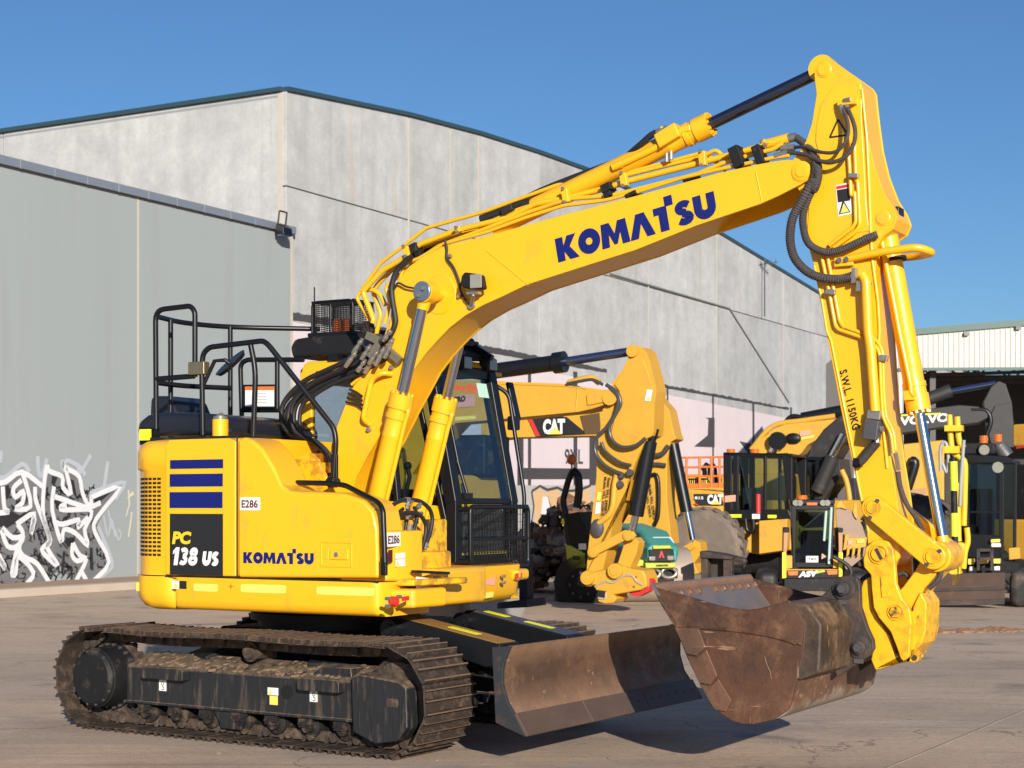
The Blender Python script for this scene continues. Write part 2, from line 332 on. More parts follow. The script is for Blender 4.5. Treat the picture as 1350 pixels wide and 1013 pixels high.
def word(name, s, O, U, V, m, parent, big=False, bold=.02, shear=0.0, fr=None, spacing=1.0, label=None, lift=None, tall=1.0):
    """write s inside the parallelogram O, U (baseline), V (height); tall = letter height that maps to V"""
    if big: mb, w = big_word(s); h = 1.0; x0 = y0 = 0
    else:
        mb = text_mb(s, bold, spacing); xs = [v[0] for v in mb.v]; ys = [v[1] for v in mb.v]; x0, y0, w, h = min(xs), min(ys), max(xs)-min(xs), max(ys)-min(ys)
    O, U, V = Vector(O), Vector(U), Vector(V); N = U.cross(V).normalized()*(lift or .003)
    mb.v = [O+U*((v[0]-x0)/w)+V*((v[1]-y0)/h)+U.normalized()*(shear*V.length*(v[1]-y0)/h)+N for v in mb.v]
    if N.length and label: pass
    o = mb.build(name, m, parent, fr=fr, shade=False)
    return o
def plate(name, O, U, V, m, parent, t=.004, fr=None, rnd=0, poly=None):
    """thin sticker or plate on the parallelogram O, U, V"""
    O, U, V = Vector(O), Vector(U), Vector(V); N = U.cross(V).normalized()*t
    if poly is None:
        if rnd: 
            poly = []
            for cx, cy, a in ((1-rnd, 1-rnd, 0), (rnd, 1-rnd, 90), (rnd, rnd, 180), (1-rnd, rnd, 270)):
                poly += [(cx+rnd*cos(radians(a+q)), cy+rnd*sin(radians(a+q))) for q in (0, 30, 60, 90)]
        else: poly = [(0, 0), (1, 0), (1, 1), (0, 1)]
    mb = MB(); mb._ext([O+U*p[0]+V*p[1] for p in poly], [O+U*p[0]+V*p[1]+N for p in poly])
    return mb.build(name, m, parent, fr=fr, shade=False)
# ================================================================== setting: ground, kerb, buildings
def ground_mat():
    m, nt, b = new_mat('yard_ground'); N, L = nt.nodes, nt.links
    tc = N.new('ShaderNodeTexCoord')
    def noise(scale, sc=(1, 1, 1), det=8, rough=.6, rot=0):
        mp = N.new('ShaderNodeMapping'); mp.inputs['Scale'].default_value = sc; mp.inputs['Rotation'].default_value = (0, 0, rot); L.new(tc.outputs['Object'], mp.inputs[0])
        n = N.new('ShaderNodeTexNoise'); n.inputs['Scale'].default_value = scale; n.inputs['Detail'].default_value = det; n.inputs['Roughness'].default_value = rough; L.new(mp.outputs[0], n.inputs['Vector']); return n.outputs['Fac']
    def ramp(f, a, b_, c0, c1):
        r = N.new('ShaderNodeMapRange'); r.inputs['From Min'].default_value = a; r.inputs['From Max'].default_value = b_; r.inputs['To Min'].default_value = c0; r.inputs['To Max'].default_value = c1; L.new(f, r.inputs[0]); return r.outputs[0]
    def mixc(f, A, B):
        x = N.new('ShaderNodeMix'); x.data_type = 'RGBA'; L.new(f, x.inputs['Factor'])
        for k, v in (('A', A), ('B', B)):
            if isinstance(v, tuple): x.inputs[k].default_value = (*v, 1)
            else: L.new(v, x.inputs[k])
        return x.outputs['Result']
    sx = N.new('ShaderNodeSeparateXYZ'); L.new(tc.outputs['Object'], sx.inputs[0])
    far = N.new('ShaderNodeMath'); far.operation = 'MULTIPLY_ADD'; far.inputs[1].default_value = 9.0; L.new(noise(.16), far.inputs[0]); L.new(sx.outputs['Y'], far.inputs[2])
    c = mixc(ramp(noise(.22, (1, 1.4, 1)), .38, .60, 0, 1), GR_A, GR_B)
    c = mixc(ramp(far.outputs[0], 15, 27, 0, .75), c, (.60, .455, .325))                            # dustier towards the walls                       # broad dusty / grey patches
    c = mixc(ramp(noise(.8, (.7, 1.3, 1), rot=.35, rough=.7), .48, .68, 0, .7), c, (.34, .27, .215))       # wheel-swept streaks
    c = mixc(ramp(noise(.9, (.3, 1.6, 1), rot=-.25, rough=.7), .58, .72, 0, .7), c, (.66, .54, .43))       # pale dusty streaks
    c = mixc(ramp(noise(2.0, (.3, 2.2, 1), rot=.22, rough=.65), .58, .72, 0, .55), c, (.25, .21, .185))
    c = mixc(ramp(noise(6, (1, 1, 1), rough=.75), .56, .72, 0, .35), c, (.30, .24, .19))
    c = mixc(ramp(noise(1.6, (.16, 3.2, 1), rot=-.5, rough=.55), .62, .68, 0, .5), c, (.24, .20, .175))       # dark tyre scuffs
    c = mixc(ramp(noise(.5, (1, 1, 1), det=10, rough=.7), .57, .66, 0, .6), c, (.40, .25, .155))   # rust-brown soil
    c = mixc(ramp(noise(16, det=8, rough=.8), .50, .66, 0, .45), c, (.22, .18, .15)); c = mixc(ramp(noise(46, det=4, rough=.8), .54, .68, 0, .6), c, (.15, .125, .105))                         # grit
    c = mixc(ramp(noise(60, det=3, rough=.75), .60, .70, 0, .55), c, (.70, .60, .50))
    # hairline cracks and oil stains
    mp = N.new('ShaderNodeMapping'); L.new(tc.outputs['Object'], mp.inputs[0]); nw = N.new('ShaderNodeTexNoise'); nw.inputs['Scale'].default_value = 1.5; nw.inputs['Detail'].default_value = 5; L.new(tc.outputs['Object'], nw.inputs['Vector'])
    va = N.new('ShaderNodeVectorMath'); va.operation = 'ADD'; L.new(mp.outputs[0], va.inputs[0]); L.new(nw.outputs['Color'], va.inputs[1])
    vo = N.new('ShaderNodeTexVoronoi'); vo.feature = 'DISTANCE_TO_EDGE'; vo.inputs['Scale'].default_value = .33; L.new(va.outputs[0], vo.inputs['Vector'])
    c = mixc(ramp(vo.outputs['Distance'], .0, .0045, .75, 0), c, (.15, .12, .10))
    v2 = N.new('ShaderNodeTexVoronoi'); v2.inputs['Scale'].default_value = .7; L.new(va.outputs[0], v2.inputs['Vector'])
    c = mixc(ramp(v2.outputs['Distance'], .06, .22, .55, 0), c, (.16, .13, .115))
    L.new(c, b.inputs['Base Color']); b.inputs['Roughness'].default_value = .92; b.inputs['Specular IOR Level'].default_value = .2
    bu = N.new('ShaderNodeBump'); bu.inputs['Strength'].default_value = .35; bu.inputs['Distance'].default_value = .02
    ad = N.new('ShaderNodeMath'); ad.operation = 'ADD'; L.new(noise(30, (.6, 1.4, 1), rot=.2), ad.inputs[0]); L.new(noise(3, (.4, 1.6, 1), rot=.3), ad.inputs[1])
    L.new(ad.outputs[0], bu.inputs['Height']); L.new(bu.outputs[0], b.inputs['Normal']); return m
GR_A, GR_B = (.63, .465, .33), (.43, .33, .25)
g = MB(); nx = 60
g.add([(-900, -300, 0), (900, -300, 0), (900, 1200, 0), (-900, 1200, 0)], [(0, 1, 2, 3)])
go = g.build('ground', ground_mat(), None, shade=False); tag(go, 'dusty grey-brown concrete yard under the machines', 'ground', kind='structure')
# concrete joint running across the near right of the yard
jm = MB(); 
a, b = (at(1175, 11.3)[0], 11.3), (at(1360, 14.6)[0], 14.6)
jm.bar((a[0]-(b[0]-a[0])*.8, a[1]-(b[1]-a[1])*.8, 0), (b[0]+(b[0]-a[0])*2, b[1]+(b[1]-a[1])*2, 0), .018, .008); jo = jm.build('concrete_joint', mat('joint_dust', (.31, .245, .19), .9, 0, .5, 1.5), None, shade=False); tag(jo, 'thin pale joint line in the concrete yard', 'joint', kind='structure')
# loose soil, pebbles and clods on the yard
def scatter(name, n, x0, x1, y0, y1, r0, r1, m, label, seed, flat=.6):
    rnd = random.Random(seed); mb = MB()
    for _ in range(n):
        y = y0+(y1-y0)*rnd.random()**1.0; x = x0+(x1-x0)*rnd.random(); r = r0+(r1-r0)*rnd.random()**3
        k = len(mb.v); mb.ball((x, y, r*flat*.5), r, 5, 3, (1, .8+.4*rnd.random(), flat))
        mb.v[k:] = [(v[0]+rnd.uniform(-.2, .2)*r, v[1]+rnd.uniform(-.2, .2)*r, v[2]+rnd.uniform(-.1, .2)*r) for v in mb.v[k:]]
    o = mb.build(name, m, None, ang=20); return tag(o, label, 'loose stones', kind='stuff')
SOIL = mat('red_soil', (.27, .15, .085), .95, 0, .3, 10, bump=.5)
scatter('pebbles', 420, -6, 9, 10.5, 28, .003, .013, mat('pebble', (.24, .18, .13), .9, 0, .4, 8), 'small pebbles and grit scattered over the yard', 3)
c_ = at(1272, 23.5)
sm = MB(); rnd = random.Random(11)
for k in range(260):
    t = rnd.gauss(0, .5); x, y = c_[0]+.2+t*1.1, c_[1]+.3*rnd.gauss(0, .5)+t*.2; r = .012+.05*rnd.random()**3
    sm.ball((x, y, .1*r), r*1.4, 6, 3, (1.4, 1, .55))
so = sm.build('soil', SOIL, None, ang=20); tag(so, 'low streak of red soil clods on the yard right of the bucket', 'soil', kind='stuff')
# ---------------------------------------------------------------- concrete warehouse and the grey wing
WF = Fr(-10.7, 34.8, -math.atan2(.875, .483))
def concrete(name, base, seed_stretch=.05):
    m, nt, b = new_mat(name); N, L = nt.nodes, nt.links; tc = N.new('ShaderNodeTexCoord'); oi = N.new('ShaderNodeObjectInfo')
    om = N.new('ShaderNodeMath'); om.operation = 'MULTIPLY'; om.inputs[1].default_value = 31.0; L.new(oi.outputs['Random'], om.inputs[0])
    oc = N.new('ShaderNodeCombineXYZ'); [L.new(om.outputs[0], oc.inputs[i]) for i in range(3)]
    def noise(scale, sc=(1, 1, 1), det=8, rough=.6):
        mp = N.new('ShaderNodeMapping'); mp.inputs['Scale'].default_value = sc; L.new(tc.outputs['Object'], mp.inputs[0]); L.new(oc.outputs[0], mp.inputs['Location'])
        n = N.new('ShaderNodeTexNoise'); n.inputs['Scale'].default_value = scale; n.inputs['Detail'].default_value = det; n.inputs['Roughness'].default_value = rough; L.new(mp.outputs[0], n.inputs['Vector']); return n.outputs['Fac']
    def ramp(f, a, z, c0, c1):
        r = N.new('ShaderNodeMapRange'); r.inputs['From Min'].default_value = a; r.inputs['From Max'].default_value = z; r.inputs['To Min'].default_value = c0; r.inputs['To Max'].default_value = c1; L.new(f, r.inputs[0]); return r.outputs[0]
    def mul(c, f):
        x = N.new('ShaderNodeMix'); x.data_type = 'RGBA'; x.blend_type = 'MULTIPLY'; x.inputs['Factor'].default_value = 1; L.new(c, x.inputs['A']); L.new(f, x.inputs['B']); return x.outputs['Result']
    c0 = N.new('ShaderNodeRGB'); c0.outputs[0].default_value = (*base, 1); c = c0.outputs[0]
    c = mul(c, ramp(oi.outputs['Random'], 0, 1, .93, 1.07))
    c = mul(c, ramp(noise(.45, rough=.65), .3, .7, .84, 1.12)); c = mul(c, ramp(noise(2.2, rough=.7), .3, .7, .88, 1.10)); c = mul(c, ramp(noise(14, det=3), .3, .7, .95, 1.05))
    c = mul(c, ramp(noise(1.4, (1, 1, .09), det=6), .35, .68, 1.04, .90)); c = mul(c, ramp(noise(4, (1, 1, .035), det=4), .55, .72, 1.0, .91))
    x = N.new('ShaderNodeMix'); x.data_type = 'RGBA'; L.new(ramp(noise(.9, (1, 1, .05), det=3), .66, .72, 0, .35), x.inputs['Factor']); L.new(c, x.inputs['A']); x.inputs['B'].default_value = (.42, .33, .22, 1); c = x.outputs['Result']
    L.new(c, b.inputs['Base Color']); b.inputs['Roughness'].default_value = .88
    bu = N.new('ShaderNodeBump'); bu.inputs['Strength'].default_value = .08; bu.inputs['Distance'].default_value = .02; L.new(noise(25), bu.inputs['Height']); L.new(bu.outputs[0], b.inputs['Normal'])
    return m
CONC = concrete('precast_concrete_panel', (.425, .428, .42))
GREYW = mat('grey_wall_paint', (.295, .325, .325), .75, 0, .04, .5, dirt=(.24, .25, .245), damt=.16, dscale=.8, stretch=(1.6, 1.6, .12))
JOINT = mat('joint_sealant', (.47, .42, .35), .8, 0, .1)
CAP = mat('teal_flashing', (.035, .075, .095), .45, .2, .1)
CAPG = mat('grey_flashing', (.30, .33, .37), .4, .5, .1, 3)
wh = empty('warehouse', WF, 'big pale concrete warehouse with teal roof edge and pink painted base', 'warehouse')
def wy(px, py, y=0): return WF.y(px, py, y)
ridge = [(wy(377, 119).x, wy(377, 119).z)]+[(wy(*p).x, wy(*p).z) for p in ((539, 152.5), (631, 176.5), (711, 202), (777, 226), (950, 309), (1077, 386))]
sl_ = (ridge[-1][1]-ridge[-3][1])/(ridge[-1][0]-ridge[-3][0]); ridge.append((ridge[-1][0]+45, ridge[-1][1]+sl_*45))
def rz(s):
    for a, b in zip(ridge, ridge[1:]):
        if s <= b[0]: return a[1]+(b[1]-a[1])*(s-a[0])/(b[0]-a[0])
    return ridge[-1][1]
S0 = ridge[0][0]; SE = ridge[-1][0]; ZJ = 10.12
js = [S0]+[wy(px, 300).x for px in (539, 594, 631, 711)]+[wy(855, 450).x, wy(945, 400).x, wy(1033, 450).x]
while js[-1] < SE-9: js.append(js[-1]+9.5)
js.append(SE)
GAPJ = .035
backing = MB(); backing.prism([(S0+.06, 0)]+[(s, z-.15) for s, z in ridge if s > S0][:-1]+[(SE-.06, ridge[-1][1]-.2), (SE-.06, 0)], .12, .3); backing.build('wall_core', mat('joint_core_grey', (.24, .21, .17), .9), wh, shade=False)  # core's own even grey-brown colour, visible through the gaps between panels
for a, b in zip(js, js[1:]):
    xs = [a+GAPJ/2]+[s for s, z in ridge if a+.1 < s < b-.1]+[b-GAPJ/2]
    for zlo, top in ((0, False), (ZJ+.016, True)):
        pm = MB()
        if top: poly = [(xs[0], zlo), (xs[-1], zlo)]+[(s, rz(s)-.02) for s in xs[::-1]]
        else: poly = [(xs[0], 0), (xs[-1], 0), (xs[-1], ZJ-.016), (xs[0], ZJ-.016)]
        pm.prism(poly, 0, .15); pm.build('concrete_panel', CONC, wh, bevel=.012, seg=1)
for s in js[1:4:1]+js[5:8]:
    q = MB(); q.bb(s-.035, s+.035, -.012, .02, 0, rz(s)-.1); q.build('joint_seal', JOINT, wh, shade=False)
# wall returning to the left behind the grey wing
dep = 60.0
for k in range(6):
    q = MB(); q.bb(S0+.004, S0+.16, .16+k*10, .16+k*10+9.96, 0, ridge[0][1]-.02); q.build('concrete_panel', CONC, wh, bevel=.012, seg=1)
q = MB(); q.bb(S0-.004, S0+.02, .12, .26, 0, ridge[0][1]-.05); q.build('corner_seal', JOINT, wh, shade=False)
rfm = MB()
for a, b in zip(ridge, ridge[1:]): rfm.prism([(a[0], a[1]-.02), (b[0], b[1]-.02), (b[0], b[1]+.09), (a[0], a[1]+.09)], -.08, .12)
rfm.bb(S0-.10, S0+.10, .12, dep, ridge[0][1]-.02, ridge[0][1]+.09); rfm.build('roof_flashing', CAP, wh, shade=False)
rf_ = MB(); rf_.prism([(s, z-.10) for s, z in ridge]+[(s, z-.16) for s, z in ridge][::-1], .13, dep); rf_.build('roof', mat('roof_sheet', (.35, .36, .36), .5, .3), wh, shade=False)
# thin diagonal stay cable on the wall
q = MB(); q.tube([wy(804, 361, -.03), wy(961.5, 407, -.03), wy(1040, 531, -.03)], .035, 6); q.build('wall_conduit', mat('conduit_grey', (.16, .17, .165), .6), wh)
# painted mural at the base: pink fields framed in charcoal
PINK = mat('pink_wall_paint', (.62, .535, .55), .8, 0, .06, 1)
CHW = mat('charcoal_wall_paint', (.055, .052, .056), .8, 0, .2, 1)
MUR = mat('base_grey_paint', (.42, .41, .39), .85, 0, .1, .7)
def mur(nm, pts, m, y=-.012, t=.006):
    P = WF.Y(pts, y); q = MB(); q._ext(P, [p+Vector((0, -t, 0)) for p in P]); return q.build(nm, m, wh, shade=False)
rnd = random.Random(5)
def ragged(x0, y0, x1, y1, th, n, amp):
    up_, dn_ = [], []
    for i in range(n):
        t = i/(n-1); x = x0+(x1-x0)*t; y = y0+(y1-y0)*t; up_.append((x, y+rnd.uniform(-amp, amp))); dn_.append((x, y+th*(1-.45*t)+rnd.uniform(-amp*.4, amp*.4)))
    return up_+dn_[::-1]
mur('painted_field', [(382, 424), (1040, 552), (1040, 640), (382, 640)], PINK)
mur('painted_field', [(382, 640), (1044, 640), (1044, 715), (382, 735)], MUR, y=-.012)
for seg in ((382, 411, 640, 456, 10, 70), (640, 456, 800, 487, 8, 50), (855, 503, 1040, 538, 4.5, 60)): mur('painted_border', ragged(*seg[:4], seg[4], seg[5], 1.1), CHW, y=-.02)
for (x, ya, yb, w) in ((696, 480, 640, 4), (756, 490, 640, 5), (682, 560, 640, 8), (777, 560, 640, 12), (879, 508, 600, 2), (939, 520, 640, 2), (992, 530, 640, 2.4), (1042, 537, 640, 2)): mur('painted_border', [(x, ya), (x+w, ya+.5), (x+w, yb), (x, yb)], CHW, y=-.02)
mur('painted_border', [(684, 617), (778, 618), (778, 632), (690, 632)], CHW, y=-.021)
mur('painted_figure', [(930, 551), (942, 551), (942, 590), (915, 589), (933, 574), (934, 553)], CHW, y=-.021); mur('painted_figure', [(975, 582), (990, 585), (992, 598), (986, 598)], CHW, y=-.021)
ll = WF.Y([(744, 612), (768, 612), (744, 592)], -.02)
word('painted_tag', '9XL', ll[0], ll[1]-ll[0], (ll[2]-ll[0]), CHW, wh, bold=.01, lift=.02)
# piece of lettering-like street art low on the warehouse wall (orange and white shapes)
for pts, m in (([(703, 645), (712, 641), (716, 650), (735, 645), (740, 655), (752, 648), (765, 652), (778, 642), (780, 690), (765, 700), (748, 690), (735, 702), (720, 690), (706, 700)], mat('peach_spray', (.62, .40, .20), .8)), ([(716, 655), (722, 655), (730, 690), (720, 694), (712, 690)], WHITEP), ([(742, 662), (750, 658), (757, 690), (746, 692)], WHITEP), ([(760, 668), (771, 664), (772, 692), (764, 694)], WHITEP)): mur('spray_paint', pts, m, y=-.024 if m is not WHITEP else -.03)
P0 = WF.y(700, 700, -.036)
sx = MB()
for pts in ([(701, 648), (712, 641), (722, 646), (735, 643), (745, 648), (765, 646), (779, 640)], [(701, 648), (704, 668), (701, 690), (712, 700)], [(712, 690), (722, 655), (733, 690)], [(740, 690), (746, 660), (757, 688)], [(760, 692), (764, 662), (776, 690)]):
    P = WF.Y(pts, -.034); sx.ribbon(Vector((0, -.034, 0)), Vector((1, 0, 0)), Vector((0, 0, 1)), Vector(), [(p.x, p.z) for p in P], .09)
sx.build('spray_outline', CHW, wh, shade=False)
# television aerial on the roof
AF = Fr(*at(1010, 74), .3); af = empty('roof_aerial', AF, 'thin television aerial standing on the warehouse roof edge', 'aerial')
v = AF.y(1008, 352, 0); q = MB(); q.cyl((v.x, 0, v.z-2.2), (v.x, 0, v.z+.35), .03, 6); q.build('mast', DSTEEL, af)
q = MB(); q.bar((v.x-.7, 0, v.z+.05), (v.x+.6, 0, v.z+.2), .03, .03)
for k in range(6): x = v.x-.6+k*.22; q.bar((x, -.25, v.z+.07+k*.025), (x, .25, v.z+.07+k*.025), .02, .02); q.bar((x, 0, v.z-.1+k*.025), (x, 0, v.z+.25+k*.025), .02, .02)
q.build('element', DSTEEL, af)
# grey painted wing
gw_ = empty('grey_wing', WF, 'lower grey painted concrete wing with graffiti at its foot', 'building')
ZG = wy(0, 210).z; SW0, SW1 = -16.0, wy(379.5, 305).x
jj = [SW0, wy(0, 500).x-6.2, wy(177.7, 500).x, SW1]
for a, b in zip(jj, jj[1:]):
    q = MB(); q.bb(a+.02, b-.02, -.10, .10, 0, ZG-.05); q.build('painted_panel', GREYW, gw_, bevel=.012, seg=1)
q = MB(); q.bb(SW0, SW1-.03, -.06, 14, .02, ZG-.10); q.build('wing_body', mat('wing_core', (.26, .22, .17), .9), gw_, shade=False)
for s in jj[1:3]: q = MB(); q.bb(s-.035, s+.035, -.105, -.06, 0, ZG-.06); q.build('joint_seal', JOINT, gw_, shade=False)
q = MB(); q.bb(SW1-.02, SW1+.10, -.09, .0, 0, ZG-.06); q.build('end_trim', JOINT, gw_, shade=False)
q = MB(); q.bb(SW0, SW1+.08, -.20, .16, ZG-.05, ZG+.03); q.bb(SW0, SW1+.08, -.21, -.17, ZG-.14, ZG+.04)
for k in range(26): x = SW0+.4+k*1.0; q.bb(x, x+.04, -.215, -.16, ZG-.15, ZG+.045)
q.build('coping', CAPG, gw_, shade=False)
# floodlight bracketed to the wing corner
v = WF.y(371, 298, -.35); FL = Fr(WF.ox+v.x*WF.c+v.y*WF.s, WF.oy-v.x*WF.s+v.y*WF.c, WF.a)
fl = empty('floodlight', FL, 'black floodlight on a bracket at the top corner of the grey wing', 'floodlight')
q = MB(); q.bb(-.05, .05, 0, .5, v.z-.05, v.z+.05); q.tube(fillet([(-.17, 0, v.z-.1), (-.15, -.05, v.z+.36), (.17, -.05, v.z+.36), (.15, 0, v.z-.1)], .04), .022, 8); q.build('yoke', BLK, fl)
q = MB(); q.xprism([(-.22, v.z-.27), (.04, v.z-.22), (.06, v.z-.04), (-.04, v.z+.04), (-.2, v.z-.07)], -.19, .19); q.build('lamp_housing', BLK, fl, bevel=.02)
q = MB(); q.box((0, -.10, v.z-.262), (.32, .20, .02)); q.build('lamp_glass', mat('blue_lens', (.12, .17, .26), .15), fl)
# graffiti on the wing: white outlines over dark and grey fills
def gz(pts): return zw(0, 580, 4.2207, pts)
def spray(nm, pts, m, y): P = WF.Y(gz(pts), y); q = MB(); q._ext(P, [p+Vector((0, -.003, 0)) for p in P]); return q.build(nm, m, gw_, shade=False)
GFILL = mat('grey_spray', (.15, .155, .16), .8, 0, .25, 3); BFILL = mat('black_spray', (.02, .02, .022), .7, 0, .3, 2)
spray('spray_fill', [(-40, 240), (60, 230), (120, 175), (240, 260), (262, 150), (350, 205), (360, 150), (440, 200), (500, 370), (510, 320), (665, 265), (540, 470), (600, 690), (510, 800), (410, 800), (330, 700), (270, 800), (140, 800), (-40, 800)], GFILL, -.104)
for f in ([(-30, 410), (70, 400), (110, 420), (90, 460), (40, 490), (-30, 480)], [(95, 430), (150, 395), (190, 400), (150, 440)], [(20, 260), (50, 250), (45, 330), (25, 330)], [(130, 280), (150, 270), (155, 350), (140, 340)], [(310, 330), (340, 340), (340, 400), (310, 380)], [(390, 220), (410, 225), (430, 330), (400, 290)], [(520, 330), (560, 315), (620, 290), (530, 370)], [(350, 560), (410, 540), (420, 560), (380, 600)], [(500, 600), (515, 600), (520, 730), (500, 720)], [(290, 200), (320, 210), (300, 260), (285, 240)], [(350, 620), (365, 620), (350, 760), (338, 740)], [(200, 500), (215, 500), (230, 560), (215, 560)]): spray('spray_scribble', f, BFILL, -.108)
rg_ = random.Random(9); sc_m = MB()
for k in range(210):
    x, y = rg_.uniform(-20, 590), rg_.uniform(240, 790)
    if x > 540 and y < 480 or (x > 400 and y > 700): continue
    P = WF.Y(gz([(x+rg_.uniform(-6, 6)+i*rg_.uniform(-6, 8), y+i*rg_.uniform(6, 15)) for i in range(5)]), -.112); sc_m.ribbon(Vector((0, -.112, 0)), Vector((1, 0, 0)), Vector((0, 0, 1)), Vector(), [(p.x, p.z) for p in P], [.01, .045, .06, .04, .01])
tag(sc_m.build('spray_drips', BFILL, gw_, shade=False), kind='stuff')
wm = MB(); GL = mat('pale_blue_spray', (.40, .43, .47), .8)
whites = [[(-40, 240), (30, 235), (122, 180), (240, 262)], [(122, 180), (140, 230), (170, 370), (85, 385), (125, 350), (130, 285), (85, 320), (75, 270), (120, 225)], [(-40, 410), (50, 400), (25, 380), (15, 260)], [(195, 262), (200, 340), (245, 460), (275, 560), (232, 610), (270, 660), (322, 700), (262, 600), (280, 560), (240, 420), (245, 250), (262, 140)], [(262, 140), (275, 175), (345, 205), (350, 265), (395, 300), (365, 160), (380, 165), (440, 205), (460, 300), (500, 370), (560, 350)], [(300, 260), (290, 390), (340, 570), (355, 500), (420, 520), (490, 590), (470, 500), (510, 400), (400, 350), (300, 315)], [(310, 460), (350, 470), (440, 445), (430, 490), (490, 430)], [(500, 385), (350, 390), (340, 370), (370, 360)], [(505, 330), (520, 315), (668, 265), (535, 440), (530, 520), (605, 680), (510, 795)], [(505, 330), (510, 370)], [(405, 575), (400, 640), (430, 675), (480, 665), (415, 800)], [(405, 575), (440, 640), (482, 662)], [(450, 730), (490, 800)], [(5, 500), (40, 590), (90, 595), (130, 540), (70, 545), (10, 490)], [(90, 470), (190, 410), (170, 525), (185, 430)], [(95, 470), (125, 520), (105, 600), (130, 650), (205, 690), (275, 800)], [(95, 600), (65, 740), (85, 745), (100, 650), (185, 740), (140, 810)], [(-40, 620), (30, 720), (-10, 640)]]
for i, pts in enumerate(whites):
    P = WF.Y(gz(pts), -.116); P2 = smooth(P, 3); wm.ribbon(Vector((0, -.116-i*.0006, 0)), Vector((1, 0, 0)), Vector((0, 0, 1)), Vector(), [(p.x, p.z) for p in P2], .115)
wm.build('spray_outline', WHITEP, gw_, shade=False)
hm_ = MB()
for i, pts in enumerate(([(-40, 200), (30, 210), (122, 135), (165, 180)], [(210, 90), (215, 180), (235, 200), (262, 105)], [(345, 110), (350, 170), (370, 115), (440, 150), (475, 200)], [(430, 130), (445, 180), (480, 130), (505, 85)], [(500, 300), (600, 262), (695, 240), (640, 330)], [(600, 120), (580, 260)], [(545, 480), (622, 680), (600, 730), (530, 790)], [(5, 60), (0, 130)], [(575, 420), (600, 540), (620, 440), (640, 540)], [(600, 390), (625, 500)], [(640, 500), (660, 560), (672, 520), (655, 500)])):
    P = smooth(WF.Y(gz(pts), -.114), 3); hm_.ribbon(Vector((0, -.1145-.0005*i, 0)), Vector((1, 0, 0)), Vector((0, 0, 1)), Vector(), [(p.x, p.z) for p in P], .11 if i < 8 else .05)
hm_.build('spray_haze', GL, gw_, shade=False)
q = MB()
for i, pts in enumerate(([(715, 280), (720, 360), (700, 430), (735, 400), (715, 540)], [(740, 290), (705, 330), (745, 300)])):
    P = WF.Y(gz(pts), -.114); q.ribbon(Vector((0, -.114-.001*i, 0)), Vector((1, 0, 0)), Vector((0, 0, 1)), Vector(), [(p.x, p.z) for p in P], .05)
q.build('spray_tag', mat('cream_spray', (.58, .54, .42), .8), gw_, shade=False)
# soil bank and kerb along the foot of the walls
q = MB(); q.prism([(-30, 0), (70, 0), (70, .17), (-30, .17)], -2.3, -1.9); kb = q.build('kerb', mat('kerb_concrete', (.46, .385, .31), .9, 0, .15, 2), None, fr=WF, bevel=.02); tag(kb, 'low pale concrete kerb along the foot of the walls', 'kerb', kind='structure')
q = MB(); q.prism([(-30, .02), (70, .02), (70, .155), (-30, .155)], -1.9, -.11); sv = q.build('soil_strip', mat('bare_soil', (.37, .25, .16), .95, 0, .2, 2, bump=.5), None, fr=WF); tag(sv, 'strip of bare brown soil between kerb and wall', 'soil', kind='structure')
# ---------------------------------------------------------------- open steel shed on the right
SF = Fr(*at(1185, 58), .08)
sh = empty('steel_shed', SF, 'cream corrugated steel shed with a wide dark opening', 'shed')
CLAD = mat('cream_cladding', (.40, .385, .35), .5, .1, .05, 2)
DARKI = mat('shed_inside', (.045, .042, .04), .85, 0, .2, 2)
ptop = [SF.y(1172, 441, 0), SF.y(1350, 426, 0)]; zb = SF.y(1250, 487, 0).z
slope = (ptop[1].z-ptop[0].z)/(ptop[1].x-ptop[0].x); x0, x1 = ptop[0].x, ptop[0].x+16
def corr(mb, xa, xb, za, fz, y, pitch=.175):
    x = xa
    while x < xb-1e-3:
        w = min(pitch, xb-x); mb.add([(x, y, za), (x+w*.72, y, za), (x+w*.72, y, fz(x+w*.72)), (x, y, fz(x))], [(0, 1, 2, 3)])
        mb.add([(x+w*.72, y, za), (x+w*.79, y-.035, za), (x+w*.93, y-.035, za), (x+w, y, za), (x+w*.72, y, fz(x)), (x+w*.79, y-.035, fz(x)), (x+w*.93, y-.035, fz(x)), (x+w, y, fz(x))], [(0, 1, 5, 4), (1, 2, 6, 5), (2, 3, 7, 6)]); x += w
fz = lambda x: ptop[0].z+slope*(x-ptop[0].x)
q = MB(); corr(q, x0+.5, x1, zb, fz, 0); q.build('corrugated_cladding', CLAD, sh, shade=False)
q = MB(); corr(q, x0-1.2, x0+.5, .0, lambda x: fz(x0)-.2, .02); q.build('corrugated_cladding', CLAD, sh, shade=False)
q = MB(); q.bar((x0-.1, -.06, fz(x0)), (x1, -.06, fz(x1)), .10, .22); q.bar((x0+.3, -.06, zb), (x1, -.06, zb), .08, .10); q.bb(x0-.12, x0+.02, -.12, .02, 0, fz(x0)); q.build('edge_trim', mat('green_trim', (.03, .085, .07), .5), sh, shade=False)
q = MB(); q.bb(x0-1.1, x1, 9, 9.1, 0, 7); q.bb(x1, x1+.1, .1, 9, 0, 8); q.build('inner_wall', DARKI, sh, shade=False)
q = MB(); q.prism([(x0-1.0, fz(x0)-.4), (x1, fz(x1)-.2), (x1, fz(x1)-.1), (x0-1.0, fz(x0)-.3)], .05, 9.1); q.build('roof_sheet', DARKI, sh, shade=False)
q = MB(); q.bb(x0-1.2, x0-1.1, .06, 9.1, 0, fz(x0)-.25); q.build('side_cladding', CLAD, sh, shade=False)
